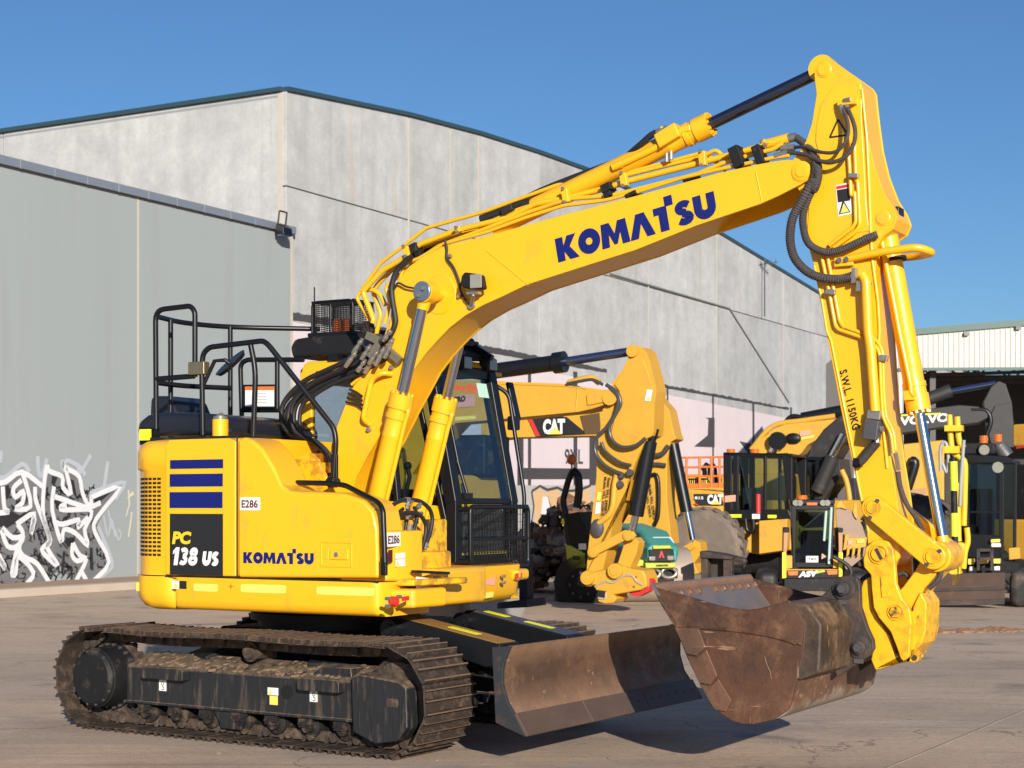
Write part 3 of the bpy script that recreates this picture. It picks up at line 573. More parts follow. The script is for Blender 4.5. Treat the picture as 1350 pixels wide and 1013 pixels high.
for k in range(3):
    q = MB(); x = x0+1.5+k*4.2; y = .6+k*.1
    q.bb(x, x+.2, y, y+.2, 0, zb+.6); q.build('column', mat('shed_steel', (.07, .06, .06), .6), sh)
for k in range(3):
    y = 2+k*2.6; q = MB(); q.bar((x0-1, y, zb-.1), (x1, y, zb+.3), .1, .12)
    for j in range(9): x = x0+j*1.7; q.bar((x, y, zb-.1), (x+.85, y, zb+.65), .06, .06); q.bar((x+.85, y, zb+.65), (x+1.7, y, zb), .06, .06)
    q.build('roof_truss', MATS['shed_steel'], sh, shade=False)
for px, py in ((1273, 441), (1341, 433)):
    v = SF.y(px, py, 0); q = MB(); q.box((v.x, -.1, v.z), (.16, .12, .12)); q.build('vent_fitting', DSTEEL, sh)
# ================================================================== the excavator in front
M = Fr(-1.418, 13.444, .571)           # undercarriage
U = Fr(-1.418, 13.444, .52)            # house, slewed a little
exc = empty('excavator', M, 'big bright yellow excavator in front with blue lettering, rusty bucket and blade', 'excavator')
SW = M.a-U.a                           # slew of the house relative to the tracks
OFF = [0.0]                            # sideways offset of the boom plane in the house
def place(o): o.rotation_euler = (0, 0, SW); o.location = (-sin(SW)*OFF[0], cos(SW)*OFF[0], 0); return o
def up(mb, name, m, parent=None, **k):
    """a part of the slewing house (house coordinates); sub-parts inherit the slew from their part"""
    o = mb.build(name, m, parent or exc, **k)
    if parent is None: place(o)
    return o
def uw(o, parent=None):
    if parent is None: o.rotation_euler = (0, 0, SW)
    return o
A_ = lambda pts: zw(440, 460, 5.065, pts)
B_ = lambda pts: zw(460, 300, 5.065, pts)
C_ = lambda pts: zw(640, 220, 5.065, pts)
D_ = lambda pts: zw(820, 140, 5.065, pts)
E_ = lambda pts: zw(1010, 60, 5.065, pts)
F_ = lambda pts: zw(1040, 240, 5.065, pts)
G_ = lambda pts: zw(1070, 420, 5.065, pts)
H_ = lambda pts: zw(1090, 620, 5.065, pts)
J_ = lambda pts: zw(1020, 740, 4.6045, pts)
K_ = lambda pts: zw(850, 740, 5.065, pts)
L_ = lambda pts: zw(340, 540, 6.331, pts)
# ---------------------------------------------------------------- crawler tracks
TR, RS, XI, XS, ZC = .6, .372, 1.43, -1.44, .405      # shoe width, radius to shoe plate, idler x, sprocket x, axle height
def track_path(n):
    """n shoe positions (x, z, tangent) round sprocket and idler; the upper run sags between its supports"""
    r = RS; pts = []
    N1 = 60
    def sag(t): return -.012*sin(pi*((t*2) % 1))**2*(1 if t < .5 else 1.1)
    for i in range(N1): t = i/N1; pts.append((XI+(XS-XI)*t, ZC+r+sag(t)))
    for i in range(24): a = pi/2+pi*i/24; pts.append((XS+r*cos(a), ZC+r*sin(a)))
    for i in range(N1): t = i/N1; pts.append((XS+(XI-XS)*t, ZC-r))
    for i in range(24): a = -pi/2+pi*i/24; pts.append((XI+r*cos(a), ZC+r*sin(a)))
    P = pts+[pts[0]]; cum = [0]
    for a, b in zip(P, P[1:]): cum.append(cum[-1]+math.hypot(b[0]-a[0], b[1]-a[1]))
    Lt = cum[-1]; out = []; j = 0
    for k in range(n):
        s = (k+.35)/n*Lt
        while cum[j+1] < s: j += 1
        t = (s-cum[j])/(cum[j+1]-cum[j]); a, b = P[j], P[j+1]
        out.append((a[0]+(b[0]-a[0])*t, a[1]+(b[1]-a[1])*t, 0))
    res = []
    for k in range(n):
        a, b = out[k-1], out[(k+1) % n]; res.append((out[k][0], out[k][1], math.atan2(b[1]-a[1], b[0]-a[0])))
    return res, Lt/n
NSH = 38
shoes, PITCH = track_path(NSH)
def shoe_mesh():
    mb = MB(); h = PITCH/2; w = TR/2
    # profile along the track (t) and outwards (o); three grousers
    pr = [(-h+.004, -.004), (-h+.004, .014), (-h+.011, .038), (-h+.023, .038), (-h+.031, .008), (-.014, .006), (-.006, .036), (.006, .036), (.014, .006), (h-.046, .008), (h-.038, .034), (h-.027, .034), (h-.016, .004), (h+.006, -.003), (h+.006, -.012), (h-.02, -.004)]
    mb._ext([(p[0], -w, p[1]) for p in pr], [(p[0], w, p[1]) for p in pr])
    tips = {(1, 2), (2, 3), (6, 7), (5, 6), (7, 8), (10, 11), (11, 12)}
    for i in range(len(pr)):
        if (i, i+1) in tips and pr[i][1] >= .02 and pr[i+1][1] >= .02: mb.m[2+i] = 1
    return mb
def link_mesh(shs):
    mb = MB(); h = PITCH/2
    for (x, z, a) in shs:
        R = Matrix.Rotation(-a, 3, 'Y')
        for sy in (-1, 1):
            for (t, o, dt, do_) in ((0, -.052, PITCH*.98, .075),):
                mb.box(Vector((x, sy*.062, z))+R @ Vector((t, 0, -o)), (dt, .028, do_), R)
            q = Vector((x, sy*.08, z))+R @ Vector((h*.9, 0, .05)); mb.cyl(q, q+Vector((0, sy*.03, 0)), .034, 12)
            q = Vector((x, sy*.075, z))+R @ Vector((-h*.1, 0, .016)); mb.cyl(q+R @ Vector((.03, 0, 0)), q+R @ Vector((.03, 0, 0))+Vector((0, sy*.02, 0)), .013, 6)
        q = Vector((x, -.1, z))+R @ Vector((h*.9, 0, .05)); mb.cyl(q, q+Vector((0, .2, 0)), .022, 8)
    return mb
shoe_me = None
for side in (-1, 1):
    ch = link_mesh(shoes).build('track_chain', CHAIN, exc); ch.location = (0, side*.995, 0)
    for k, (x, z, a) in enumerate(shoes):
        if shoe_me is None: o = shoe_mesh().build('track_shoe', [STEEL, WORN], ch, bevel=.003, seg=1); shoe_me = o
        else: o = dup(shoe_me, ch)
        o.location = (x, 0, z); o.rotation_euler = (0, -(a-pi) if False else -a, 0)
        o.scale = (1, 1, 1)
        # outward side of the shoe: the path runs anticlockwise seen from -y, outward is to the right of travel
        o.rotation_euler = (pi, -a, 0) if True else o.rotation_euler
    # sprocket with final drive hub, idler
    sp = MB(); n = 21
    prof = []
    for i in range(n*4):
        a = 2*pi*i/(n*4); r = .325 if (i % 4) in (0, 1) else .285; prof.append((XS+r*cos(a), ZC+r*sin(a)))
    sp.prism(prof, -.03, .03); o = sp.build('sprocket', CHAIN, exc); o.location = (0, side*.995, 0)
    hb = MB(); hb.lathe((XS, 0, ZC), (0, side, 0), [(0, .262), (.06, .262), (.06, .245), (.10, .24), (.24, .235), (.245, .225), (.262, .222), (.275, .205), (.283, .195)], 32)
    hub = hb.build('final_drive', BLKM, o)
    bt = MB()
    for i in range(14): a = 2*pi*i/14; p = Vector((XS+.212*cos(a), side*.26, ZC+.212*sin(a))); bt.cyl(p, p+Vector((0, side*.016, 0)), .011, 6)
    for i in range(22): a = 2*pi*i/22; p = Vector((XS+.252*cos(a), side*.05, ZC+.252*sin(a))); bt.cyl(p, p+Vector((0, side*.03, 0)), .013, 6)
    tag(bt.build('bolt_ring', DSTEEL, o), kind='stuff')
    idl = MB(); idl.lathe((XI, -.09, ZC), (0, 1, 0), [(0, .06), (0, .255), (.03, .27), (.05, .30), (.13, .30), (.15, .27), (.18, .255), (.18, .06)], 32)
    o = idl.build('idler_wheel', CHAIN, exc); o.location = (0, side*.995, 0)
# track frames (traced on the outer face of the near frame)
YF = -1.17
fa = M.XZ(zw(60, 780, 3.9706, [(425, 400), (560, 318), (910, 345), (1340, 395)]), YF)
ftop = M.XZ(zw(60, 780, 3.9706, [(425, 405), (500, 385)]), YF)
def mz(pts, y=YF): return M.XZ(pts, y)
for side in (-1, 1):
    fm = MB()
    face = mz([(167, 884), (169, 880), (230, 876), (300, 884), (385, 890), (465, 900), (466, 944), (360, 936), (260, 929), (167, 924)])
    # body of the frame: side plate with a sloped, mud-catching top
    x0, x1 = face[0][0], 1.13
    pr = [(YF, .225), (YF, .50), (YF+.02, .525), (-.92, .60), (-.86, .60), (-.84, .225)]
    if side == 1: pr = [(-p[0], p[1]) for p in pr]
    fm.xprism(pr, x0, x1)
    # lower flange
    s = side; fl = [(-YF*-1*-s if False else s*abs(YF+.0)+s*.012, .22), (s*(abs(YF)+.012), .245), (s*.80, .245), (s*.80, .22)]
    fm.xprism(fl, x0, x1+.02)
    fr_o = fm.build('track_frame', FRAME, exc, bevel=.008)
    # front yoke guard over the idler
    yk = MB(); xa, xb2 = 1.13, 1.60
    ys = s*(abs(YF)+.055)
    yk.prism([(xa, .16), (xa-.015, .55), (xa+.05, .575), (xb2-.06, .54), (xb2, .50), (xb2+.01, .22), (xb2-.08, .12), (xa+.2, .09)], min(ys, s*.86), max(ys, s*.86))
    yk.build('idler_guard', FRAME, fr_o, bevel=.015)
    sl = MB(); sl.prism([(1.43, .385), (1.44, .42), (1.53, .42), (1.54, .385), (1.53, .36), (1.44, .36)], min(ys+s*.001, ys+s*.006), max(ys+s*.001, ys+s*.006)); sl.build('guard_slot', CHAIN, fr_o)
    # mud scraper sides / step plates
    for (sx0, sx1) in ((-.93, -.48), (.64, 1.03)):
        st = MB(); st.prism([(sx0, .445), (sx0, .505), (sx0+.03, .525), (sx1-.02, .525), (sx1, .50), (sx1, .43), (sx0+.02, .43)], min(s*abs(YF), s*(abs(YF)+.085)), max(s*abs(YF), s*(abs(YF)+.085)))
        st.build('step', FRAME, fr_o, bevel=.01)
        if sx0 > 0: 
            m2 = MB(); m2.prism([(sx0-.03, .5), (sx0+.12, .60), (sx1, .60), (sx1+.02, .5)], min(s*.9, s*1.12), max(s*.9, s*1.12)); m2.build('mud_guard', FRAME, fr_o, bevel=.01)
    # dark round hole in the side plate, welded ring
    ho = MB(); ho.lathe((.48, s*(abs(YF)+.003), .40), (0, s, 0), [(0, .052), (.003, .052)], 24); ho.build('side_hole', mat('hole_dark', (.002, .002, .002), .9), fr_o)
    # bottom rollers with twin bolts, and the guide bracket
    for k in range(7):
        rx = -.98+k*.325
        ro = MB(); ro.lathe((rx, s*.88, .155), (0, s, 0), [(0, .05), (0, .085), (.06, .085), (.07, .06), (.16, .06), (.17, .085), (.22, .085), (.23, .05), (.27, .045)], 18)
        ro.bb(rx-.06, rx+.06, min(s*1.135, s*1.165), max(s*1.135, s*1.165), .15, .215)
        for q in (-.038, .038): ro.cyl((rx+q, s*1.165, .18), (rx+q, s*1.185, .18), .014, 6)
        ro.build('track_roller', mat('roller_black', (.02, .018, .017), .55, .2, .3, 12, dirt=(.16, .10, .06), damt=.4, dscale=14), fr_o)
    gb = MB(); gb.prism([(-.27, .22), (.08, .22), (.02, .13), (.015, .085), (-.19, .085), (-.2, .13)], min(s*1.12, s*1.15), max(s*1.12, s*1.15)); gb.build('chain_guide', FRAME, fr_o, bevel=.006)
    # carrier roller
    cr = MB(); cr.lathe((.06, s*.90, .668), (0, s, 0), [(0, .03), (0, .05), (.02, .062), (.17, .062), (.18, .075), (.2, .075), (.2, .055), (.225, .05)], 20)
    cr.bb(.0, .12, min(s*.86, s*.92), max(s*.86, s*.92), .58, .68); cr.build('carrier_roller', CHAIN, fr_o)
    mu = MB(); rm_ = random.Random(31+side)
    for k in range(420):
        x = rm_.uniform(x0+.06, x1); t = rm_.random(); yy = s*(abs(YF)-.02-t*.25); zz = .52+.078*t; r = .006+.020*rm_.random()**2
        if -.15 < x < .25 and t > .6: continue
        n0 = len(mu.v); mu.ball((x, yy, zz), r, 6, 3, (rm_.uniform(.7, 1.3), rm_.uniform(1, 2.6), .6)); mu.v[n0:] = [(v[0]+rm_.uniform(-.25, .25)*r, v[1]+rm_.uniform(-.25, .25)*r, v[2]) for v in mu.v[n0:]]
    tag(mu.build('caked_mud', mat('caked_mud', (.19, .13, .08), .95, 0, .4, 18, bump=.5, bscale=60), fr_o, ang=15), kind='stuff')
    if side == -1:
        def stk(x, z, w, h, m, nm='sticker'): return plate(nm, (x, YF-.001, z), (w, 0, 0), (0, 0, h), m, fr_o)
        stk(-.80, .335, .075, .085, WHITE, 'lifting_sticker'); stk(.70, .345, .07, .085, WHITE, 'lifting_sticker')
        for bx, bz in ((-.80, .335), (.70, .345)):
            hk = MB(); P0 = Vector((bx, YF-.006, bz)); hk.ribbon(P0, Vector((.075, 0, 0)), Vector((0, 0, .085)), Vector(), ell(.5, .68, .16, .16, 12), .07); hk.ribbon(P0, Vector((.075, 0, 0)), Vector((0, 0, .085)), Vector(), [(.5, .5), (.5, .35)]+ell(.52, .25, .18, .14, 8, pi*.6, -pi*.8), .08)
            hk.build('hook_symbol', mat('green_ink', (.02, .12, .06), .6), fr_o)
        stk(.30, .37, .10, .055, WHITE, 'warning_sticker'); stk(.32, .30, .075, .065, HIVY, 'warning_sticker')
        plate('warning_sticker', (.312, YF-.006, .376), (.034, 0, 0), (0, 0, .04), HIVY, fr_o, poly=[(0, 0), (1, 0), (.5, 1)])
# car body between the tracks and the slewing ring
cb = MB(); cb.zprism([(-.75, -.55), (.85, -.55), (.85, .55), (-.75, .55)], .42, .80)
for sx in (-.62, .68):
    for s in (-1, 1): cb.bar((sx*.7, s*.45, .66), (sx, s*.92, .50), .34, .22)
cb.build('car_body', BLKM, exc, bevel=.02)
ring = MB(); ring.cyl((0, 0, .78), (0, 0, 1.02), .62, 40); ring.cyl((0, 0, .86), (0, 0, .92), .68, 40); ring.build('slewing_ring', BLKM, exc)
# ---------------------------------------------------------------- dozer blade
YB = -1.295
bl = [(648.3, 853.6), (673, 852.4), (666, 868), (662.3, 884), (662.3, 902), (668.4, 926), (679, 944), (693.3, 971.6), (687, 969.5), (653, 953)]
bp = M.XZ(bl, YB); front = bp[1:8]
bm_ = MB(); back = [(p[0]-.03, p[1]) for p in front]
bm_.prism(front[:6]+[(front[5][0]-.012, front[5][1]-.004)]+[(p[0]-.03, p[1]) for p in front[:6]][::-1], -1.27, 1.27)
blade = bm_.build('dozer_blade', BLADEM, exc)
# cutting edge: three bolted segments
e0, e1 = front[5], front[6]; dn = Vector((e1[0]-e0[0], e1[1]-e0[1])).normalized(); nn = Vector((-dn.y, dn.x)); nn = nn if nn.x > 0 else -nn
for k in range(3):
    ya, yb = -1.293+k*.863, -1.293+(k+1)*.863-.006
    ce = MB(); a, b = Vector(e0)-dn*.012, Vector(e1)
    ce.prism([tuple(a+nn*.016), tuple(b+nn*.016), tuple(b-nn*.004), tuple(a-nn*.012)], ya, yb); ce.build('cutting_edge', BLADEE, blade, bevel=.003)
    bo = MB()
    for q in range(6):
        y = ya+.1+q*.13; c = Vector(e0)+dn*.075+nn*.016; bo.cyl((c.x, y, c.y), (c.x+nn.x*.004, y, c.y+nn.y*.004), .010, 8)
    bo.build('plough_bolt', BLADEE, blade)
for y0, y1 in ((-1.295, -1.265), (1.265, 1.295)):
    ep = MB(); ep.prism(bp, y0, y1); ep.build('end_plate', mat('blade_side_paint', (.018, .022, .026), .7, .0, .2, 6, dirt=(.13, .06, .03), damt=.3, dscale=5), blade, bevel=.004)
# rear stiffeners of the blade
xbk = min(p[0] for p in bp)
rb = MB(); zt = bp[0][1]; zb = bp[8][1]
rb.bb(xbk-.10, xbk+.05, -.95, .95, zb+.25, zb+.45); rb.bb(xbk-.04, xbk+.03, -1.2, 1.2, zt-.10, zt-.03); rb.build('blade_beam', BLKM, blade, bevel=.01)
# lift arms: box beams with worn tops and hi-vis strips
ARMW = mat('worn_orange_top', (.30, .155, .035), .6, 0, .35, 7, dirt=(.10, .065, .045), damt=.45, dscale=5, stretch=(.4, 2, 1))
for s in (-1, 1):
    yc = s*.47
    am = MB(); A0, A1 = M.y(533, 812, -.47), M.y(672, 848.5, -.47); xa, za, xe, ze = A0.x, A0.z, min(A1.x, xbk+.10), A1.z
    am.prism([(xa, za), (xe, ze), (xe, ze-.15), (xe-.12, ze-.17), (xa+.1, za-.16), (xa-.06, za-.08)], yc-.13, yc+.13)
    ar = am.build('blade_arm', BLK, exc, bevel=.01)
    dv = Vector((xe-xa, 0, ze-za)); nrm = Vector((-dv.z, 0, dv.x)).normalized()
    tp = MB(); P = Vector((xa, yc, za))+nrm*.001
    tp._ext([P+dv*u+Vector((0, v, 0)) for u, v in ((.03, -.115), (.97, -.115), (.97, .115), (.03, .115))], [P+dv*u+Vector((0, v, 0))+nrm*.005 for u, v in ((.03, -.115), (.97, -.115), (.97, .115), (.03, .115))])
    tp.build('worn_top', ARMW if s < 0 else mat('worn_blue_top', (.045, .055, .085), .45, 0, .3, 7, dirt=(.16, .10, .06), damt=.4, dscale=4), ar)
    for (u0, u1) in (((.45, .72),) if s < 0 else ((.12, .34), (.52, .78))):
        hv = MB(); hv._ext([P+dv*u+Vector((0, v, 0))+nrm*.007 for u, v in ((u0, -.04), (u1, -.04), (u1, .03), (u0, .03))], [P+dv*u+Vector((0, v, 0))+nrm*.010 for u, v in ((u0, -.04), (u1, -.04), (u1, .03), (u0, .03))]); hv.build('hi_vis_strip', HIV, ar)
    # pivot boss and lift cylinder
    pb = MB(); pb.cyl((xa, yc-.2, za-.09), (xa, yc+.2, za-.09), .075, 18); pb.cyl((xa, yc-.215, za-.09), (xa, yc+.215, za-.09), .04, 12); pb.build('arm_pivot', BLK, ar)
    cy = MB(); yy = s*.47-s*.27 if s > 0 else -.47-.02; 
    cy.cyl((.80, s*.20, .62), (1.55, s*.20, .56), .06, 18); cy.cyl((1.55, s*.20, .56), (xbk-.05, s*.20, .42), .03, 12); c_ = cy.build('blade_cylinder', BLK, exc)
    cg = MB(); cg.tube(smooth([(1.1, s*.13, .70), (1.3, s*.12, .78), (1.6, s*.14, .70), (1.8, s*.2, .6)]), .018, 8); cg.build('hydraulic_hose', RUB, c_)
# ---------------------------------------------------------------- house: skirt, hood, doors
RT = 1.56                                                # tail swing radius
def arc(cx, cy, r, a0, a1, n): return [(cx+r*cos(radians(a0+(a1-a0)*i/(n-1))), cy+r*sin(radians(a0+(a1-a0)*i/(n-1)))) for i in range(n)]
YN = -1.20
tail_near = arc(0, 0, RT, 180, 231, 12)                   # rear centre to near side
tail_near = [p for p in tail_near if p[1] > YN]+[(-.90, YN-.0), ]
def rounded(poly, r, n=5):
    P = [(p[0], p[1], 0) for p in poly]; P = P[-1:]+P+P[:1]; out = []
    for i in range(1, len(P)-1):
        f = fillet([P[i-1], P[i], P[i+1]], r, n)[1:-1]; out += [(v.x, v.y) for v in f]
    return out
ZS = 1.225
# lower skirt with the counterweight at the tail
half = [(-RT, 0)]+[p for p in tail_near[1:]]
plan = half+[(1.24, YN), (1.24, -.62), (.55, -.62), (.55, .62), (1.05, .62), (1.05, 1.25), (-.90, 1.25)]+[(p[0], -p[1]) for p in half[1:-1]][::-1]
def shrink(poly, d):
    """inset a plan polygon towards the house centre"""
    return [(p[0]*(1-d/1.3), p[1]*(1-d/1.25)) for p in poly]
cw_plan = rounded(half[:-1]+[(-.98, YN+.0), (-.66, YN), (-.66, 1.2), (-.95, 1.2)]+[(p[0], -p[1]) for p in half[1:-1]][::-1], .16, 6)
sk = MB()
def loft(mb, rings):
    n = len(rings[0][0]); vs = []; fs = []
    for poly, z in rings: vs += [(p[0], p[1], z) for p in poly]
    for i in range(len(rings)-1):
        for k in range(n): fs.append((i*n+k, i*n+(k+1) % n, (i+1)*n+(k+1) % n, (i+1)*n+k))
    fs += [tuple(range(n))[::-1], tuple((len(rings)-1)*n+k for k in range(n))]
    mb.add(vs, fs)
loft(sk, [(shrink(cw_plan, .10), .965), (shrink(cw_plan, .045), .99), (shrink(cw_plan, .012), 1.04), (cw_plan, 1.10), (cw_plan, ZS-.004)])
skirt = up(sk, 'counterweight', YEL, ang=50)
fs_plan = rounded([(-.654, YN), (1.21, YN), (1.26, YN+.10), (1.26, -.55), (-.654, -.55)], .05, 5)
sk2 = MB(); loft(sk2, [([(p[0], max(p[1], YN+.05)) for p in fs_plan], .975), ([(p[0], max(p[1], YN+.015)) for p in fs_plan], 1.0), (fs_plan, 1.05), (fs_plan, ZS-.006)])
skirt2 = up(sk2, 'side_skirt', YEL, ang=50)
# engine hood: rear panel (curved tail) up to the shoulder, then the top
hood_plan = rounded(half[:-1]+[(-.97, YN+.012), (-.042, YN+.012), (-.042, 1.2), (-.95, 1.2)]+[(p[0], -p[1]) for p in half[1:-1]][::-1], .16, 6)
hp = MB(); hin = shrink(hood_plan, .02)
loft(hp, [(hin, ZS+.004), (hin, 2.03), (hood_plan, 2.05), (hood_plan, 2.18), (shrink(hood_plan, .02), 2.235), (shrink(hood_plan, .055), 2.262), (shrink(hood_plan, .13), 2.275)])
hood = up(hp, 'engine_hood', YEL, ang=50)
# rear door panel proud of the hood (carries the stripes)
rp = MB(); rp.prism([(-.735, ZS+.01), (-.048, ZS+.01), (-.048, 2.245), (-.11, 2.268), (-.70, 2.268), (-.735, 2.22)], YN-.004, YN+.05)
rear_door = up(rp, 'rear_door', YEL, bevel=.012)
# grille: dark slots on the curved tail
gs = MB(); GD = mat('grille_dark', (.004, .004, .004), .8)
hl = [Vector(p) for p in hin]; k0 = min(range(len(hl)), key=lambda i: (hl[i]-Vector((-.80, YN))).length); pth = [Vector((-.79, hl[k0].y))]
st_ = [p for p in hl if p.y < -.15 and p.x < -.80]; st_.sort(key=lambda p: (math.atan2(p.y, p.x)) % (2*pi), reverse=True); pth += st_
cum = [0.0]
for a, b in zip(pth, pth[1:]): cum.append(cum[-1]+(b-a).length)
k = 0; s_ = .035
while s_ < min(cum[-1], .95):
    j = max(i for i in range(len(cum)) if cum[i] <= s_); j = min(j, len(pth)-2); d = (pth[j+1]-pth[j]).normalized(); p = pth[j]+d*(s_-cum[j]); nrm = Vector((-d.y, d.x, 0)); nrm = nrm if nrm.dot(Vector((p.x, p.y, 0))) > 0 else -nrm
    R = Matrix((Vector((d.x, d.y, 0)), nrm, Vector((0, 0, 1)))).transposed()
    for row in range(19): gs.box(Vector((p.x, p.y, 1.385+row*.0325))-nrm*.012, (.034, .03, .018), R)
    s_ += .046
up(gs, 'grille', GD, hood)
# front side door, sloping down from the hood to the service cover
dk = U.XZ([(313, 762), (313, 580), (320, 576), (333, 580), (347, 593), (361, 617), (372, 640), (382, 647), (400, 648.5), (430, 649), (456, 651), (480, 660), (492, 674), (497.5, 698), (498.5, 763)], YN)
dm = MB(); dm.prism(dk, YN, -.86)
door = up(dm, 'side_door', YEL, bevel=.055, seg=4)
sg = MB()
sg.tube([(-.039, YN+.004, ZS), (-.039, YN+.004, 2.27)], .006, 6); sg.tube([(-.04, YN+.004, ZS), (1.23, YN+.004, ZS)], .008, 6); sg.tube([(-.74, YN+.004, ZS), (-.04, YN+.004, ZS)], .006, 6)
up(sg, 'door_seal', BLKM, door)
# latch recess and round covers
lt = U.Y(zw(300, 560, 3.896, [(478, 600), (640, 735)]), YN)
fz = MB(); x0, x1, z1, z0 = lt[0].x, lt[1].x, lt[0].z, lt[1].z
for q in ((x0, x1, z1-.012, z1), (x0, x1, z0, z0+.012), (x0, x0+.012, z0+.012, z1-.012), (x1-.012, x1, z0+.012, z1-.012)): fz.bb(q[0], q[1], YN-.006, YN+.01, q[2], q[3])
up(fz, 'latch_surround', YEL, door, bevel=.004)
lh = MB(); lh.bb(x0+.085, x1-.03, YN-.012, YN+.01, z0+.055, z1-.055); lh.bb(x0+.03, x0+.075, YN-.004, YN+.01, z0+.05, z1-.05); up(lh, 'latch_handle', YEL, door, bevel=.006)
lk = MB(); lk.cyl(((x0+x1)/2+.01, YN-.012, (z0+z1)/2), ((x0+x1)/2+.01, YN-.02, (z0+z1)/2), .018, 14); up(lk, 'lock', ZINC, door)
for (px, py) in ((330.5, 639), (331, 750)):
    v = U.y(px, py, YN); cc = MB(); cc.cyl((v.x, YN+.01, v.z), (v.x, YN-.004, v.z), .033, 20); up(cc, 'round_cover', YEL, door)
# stripes, model plate and lettering on the rear door
def sq(px0, py0, px1, py1, y):
    a, b, c = U.y(px0, py1, y), U.y(px1, py1, y), U.y(px0, py0, y); return a, b-a, c-a
YD = YN-.005
def side_sticker(nm, box, m, parent, y=YD, t=.002, **k):
    O, u, v = sq(*box, y); u.z = 0; u.y = 0; v.x = 0; v.y = 0
    o = plate(nm, O, u, v, m, parent, t=t, **k); return o, O, u, v
for bx in ((224.3, 606.8, 294.3, 618.5), (223.8, 625.3, 293.8, 642), (223.6, 649, 293.5, 670)): side_sticker('blue_stripe', bx, NAVY, rear_door)
pl, O, u, v = side_sticker('model_plate', (224, 677.5, 294, 757.5), CHAR, rear_door)
def on(O, u, v, a, b, c, d): return O+u*a+v*b+Vector((0, -.003, 0)), u*(c-a), v*(d-b)
o_, u_, v_ = on(O, u, v, .05, .50, .39, .71); word('model_lettering', 'PC', o_, u_, v_, mat('yellow_vinyl', (.90, .52, .02), .4), rear_door, bold=.05, shear=.18)
o_, u_, v_ = on(O, u, v, .04, .155, .56, .45); word('model_lettering', '138', o_, u_*.93, v_, WHITE, rear_door, big=True, shear=.16)
o_, u_, v_ = on(O, u, v, .61, .155, .95, .39); word('model_lettering', 'US', o_, u_*.9, v_, WHITE, rear_door, big=True, shear=.16)
O, u, v = sq(321, 727.5, 414, 742.5, YN-.001); u.z = u.y = v.x = v.y = 0
word('brand_lettering', 'KOMATSU', O, u, v*.97, NAVY, door, big=True)
pl, O, u, v = side_sticker('fleet_number', (316.5, 656, 343, 673), WHITE, door, y=YN-.001)
o_, u_, v_ = on(O, u, v, .1, .2, .9, .8); word('number_lettering', 'E286', o_, u_, v_, mat('dark_red_ink', (.09, .01, .015), .5), door, bold=.02)
for bx in ((255.5, 769.5, 287, 779.5), (317.5, 770, 377, 781), (417.5, 773, 493.5, 784)): side_sticker('reflector_strip', bx, HIVY, skirt2 if bx[0] > 250 else skirt, y=YN-.001, rnd=.12)
side_sticker('warning_sticker', (227, 766, 236, 776.5), WHITE, skirt2, y=YN-.001); side_sticker('warning_sticker', (236.6, 766, 246, 776.5), CHAR, skirt2, y=YN-.001)
O, u, v = sq(228.3, 767.3, 234.8, 775, YN-.004); plate('warning_triangle', O, u, v, HIVY, skirt2, t=.001, poly=[(0, 0), (1, 0), (.5, 1)])
O, u, v = sq(300, 768.5, 309, 778.5, YN-.001); plate('lifting_mark', O, u, v, mat('orange_red_vinyl', (.72, .13, .02), .5), skirt2, t=.002, poly=[(.5, 0), (.58, .42), (1, .5), (.58, .58), (.5, 1), (.42, .58), (0, .5), (.42, .42)])
hv = MB(); a0 = radians(214)
for i in range(6):
    aa, ab = radians(212+i*1.6), radians(212+(i+1)*1.6); r0, r1 = RT+.004, RT+.006
hv.bb(-1.0, -.93, YN-.02, YN+.06, 1.105, 1.175); 
# black hood top cover, small hump, pre-cleaner and tail strip
bc = MB(); c0 = [U.y(p[0], p[1], -.55) for p in zw(180, 380, 4.604, [(95, 905), (100, 820), (160, 775), (270, 758), (420, 762), (560, 770), (620, 785), (655, 850), (662, 905)])]
bc.prism([(p.x, p.z) for p in c0], -.75, .45); up(bc, 'hood_top_cover', mat('black_plastic', (.014, .016, .024), .3, 0, .1), None, bevel=.05, seg=3)
hm = MB(); c1 = [U.y(p[0], p[1], -.2) for p in zw(180, 380, 4.604, [(150, 800), (155, 672), (180, 660), (250, 660), (290, 690), (335, 800)])]
hm.prism([(p.x, p.z) for p in c1], -.35, .1); up(hm, 'exhaust_cover', MATS['black_plastic'], None, bevel=.03)
pc = MB(); b0, b1 = U.y(290.5, 577, -.95), U.y(290.5, 553, -.95)
pc.cyl((b0.x, -.95, 2.25), (b0.x, -.95, b1.z), .062, 24); pcl = up(pc, 'filler_neck', YEL, None, bevel=.006)
cp = MB(); cp.cyl((b0.x, -.95, b1.z), (b0.x, -.95, b1.z+.025), .058, 24, .05); cp.cyl((b0.x-.02, -.95, b1.z+.025), (b0.x+.02, -.95, b1.z+.032), .02, 8); up(cp, 'filler_cap', ZINC, pcl)
lr = MB(); lr.bb(-1.02, -.15, -1.06, -.75, 2.262, 2.295); up(lr, 'walkway_strip', BLKM, hood, bevel=.006)
side_sticker('reflector_strip', (186, 566.5, 199.5, 581), HIV, hood, y=-1.02, t=.02)
tb = MB(); a_ = U.y(186, 566, -.99); b_ = U.y(204, 583, -.99); tb.bb(a_.x-.01, b_.x, -.995, -.93, b_.z-.02, a_.z+.012); up(tb, 'tail_bracket', BLK, hood)
O, u, v = sq(184, 762.5, 196.5, 771.5, -1.0); rs = MB()
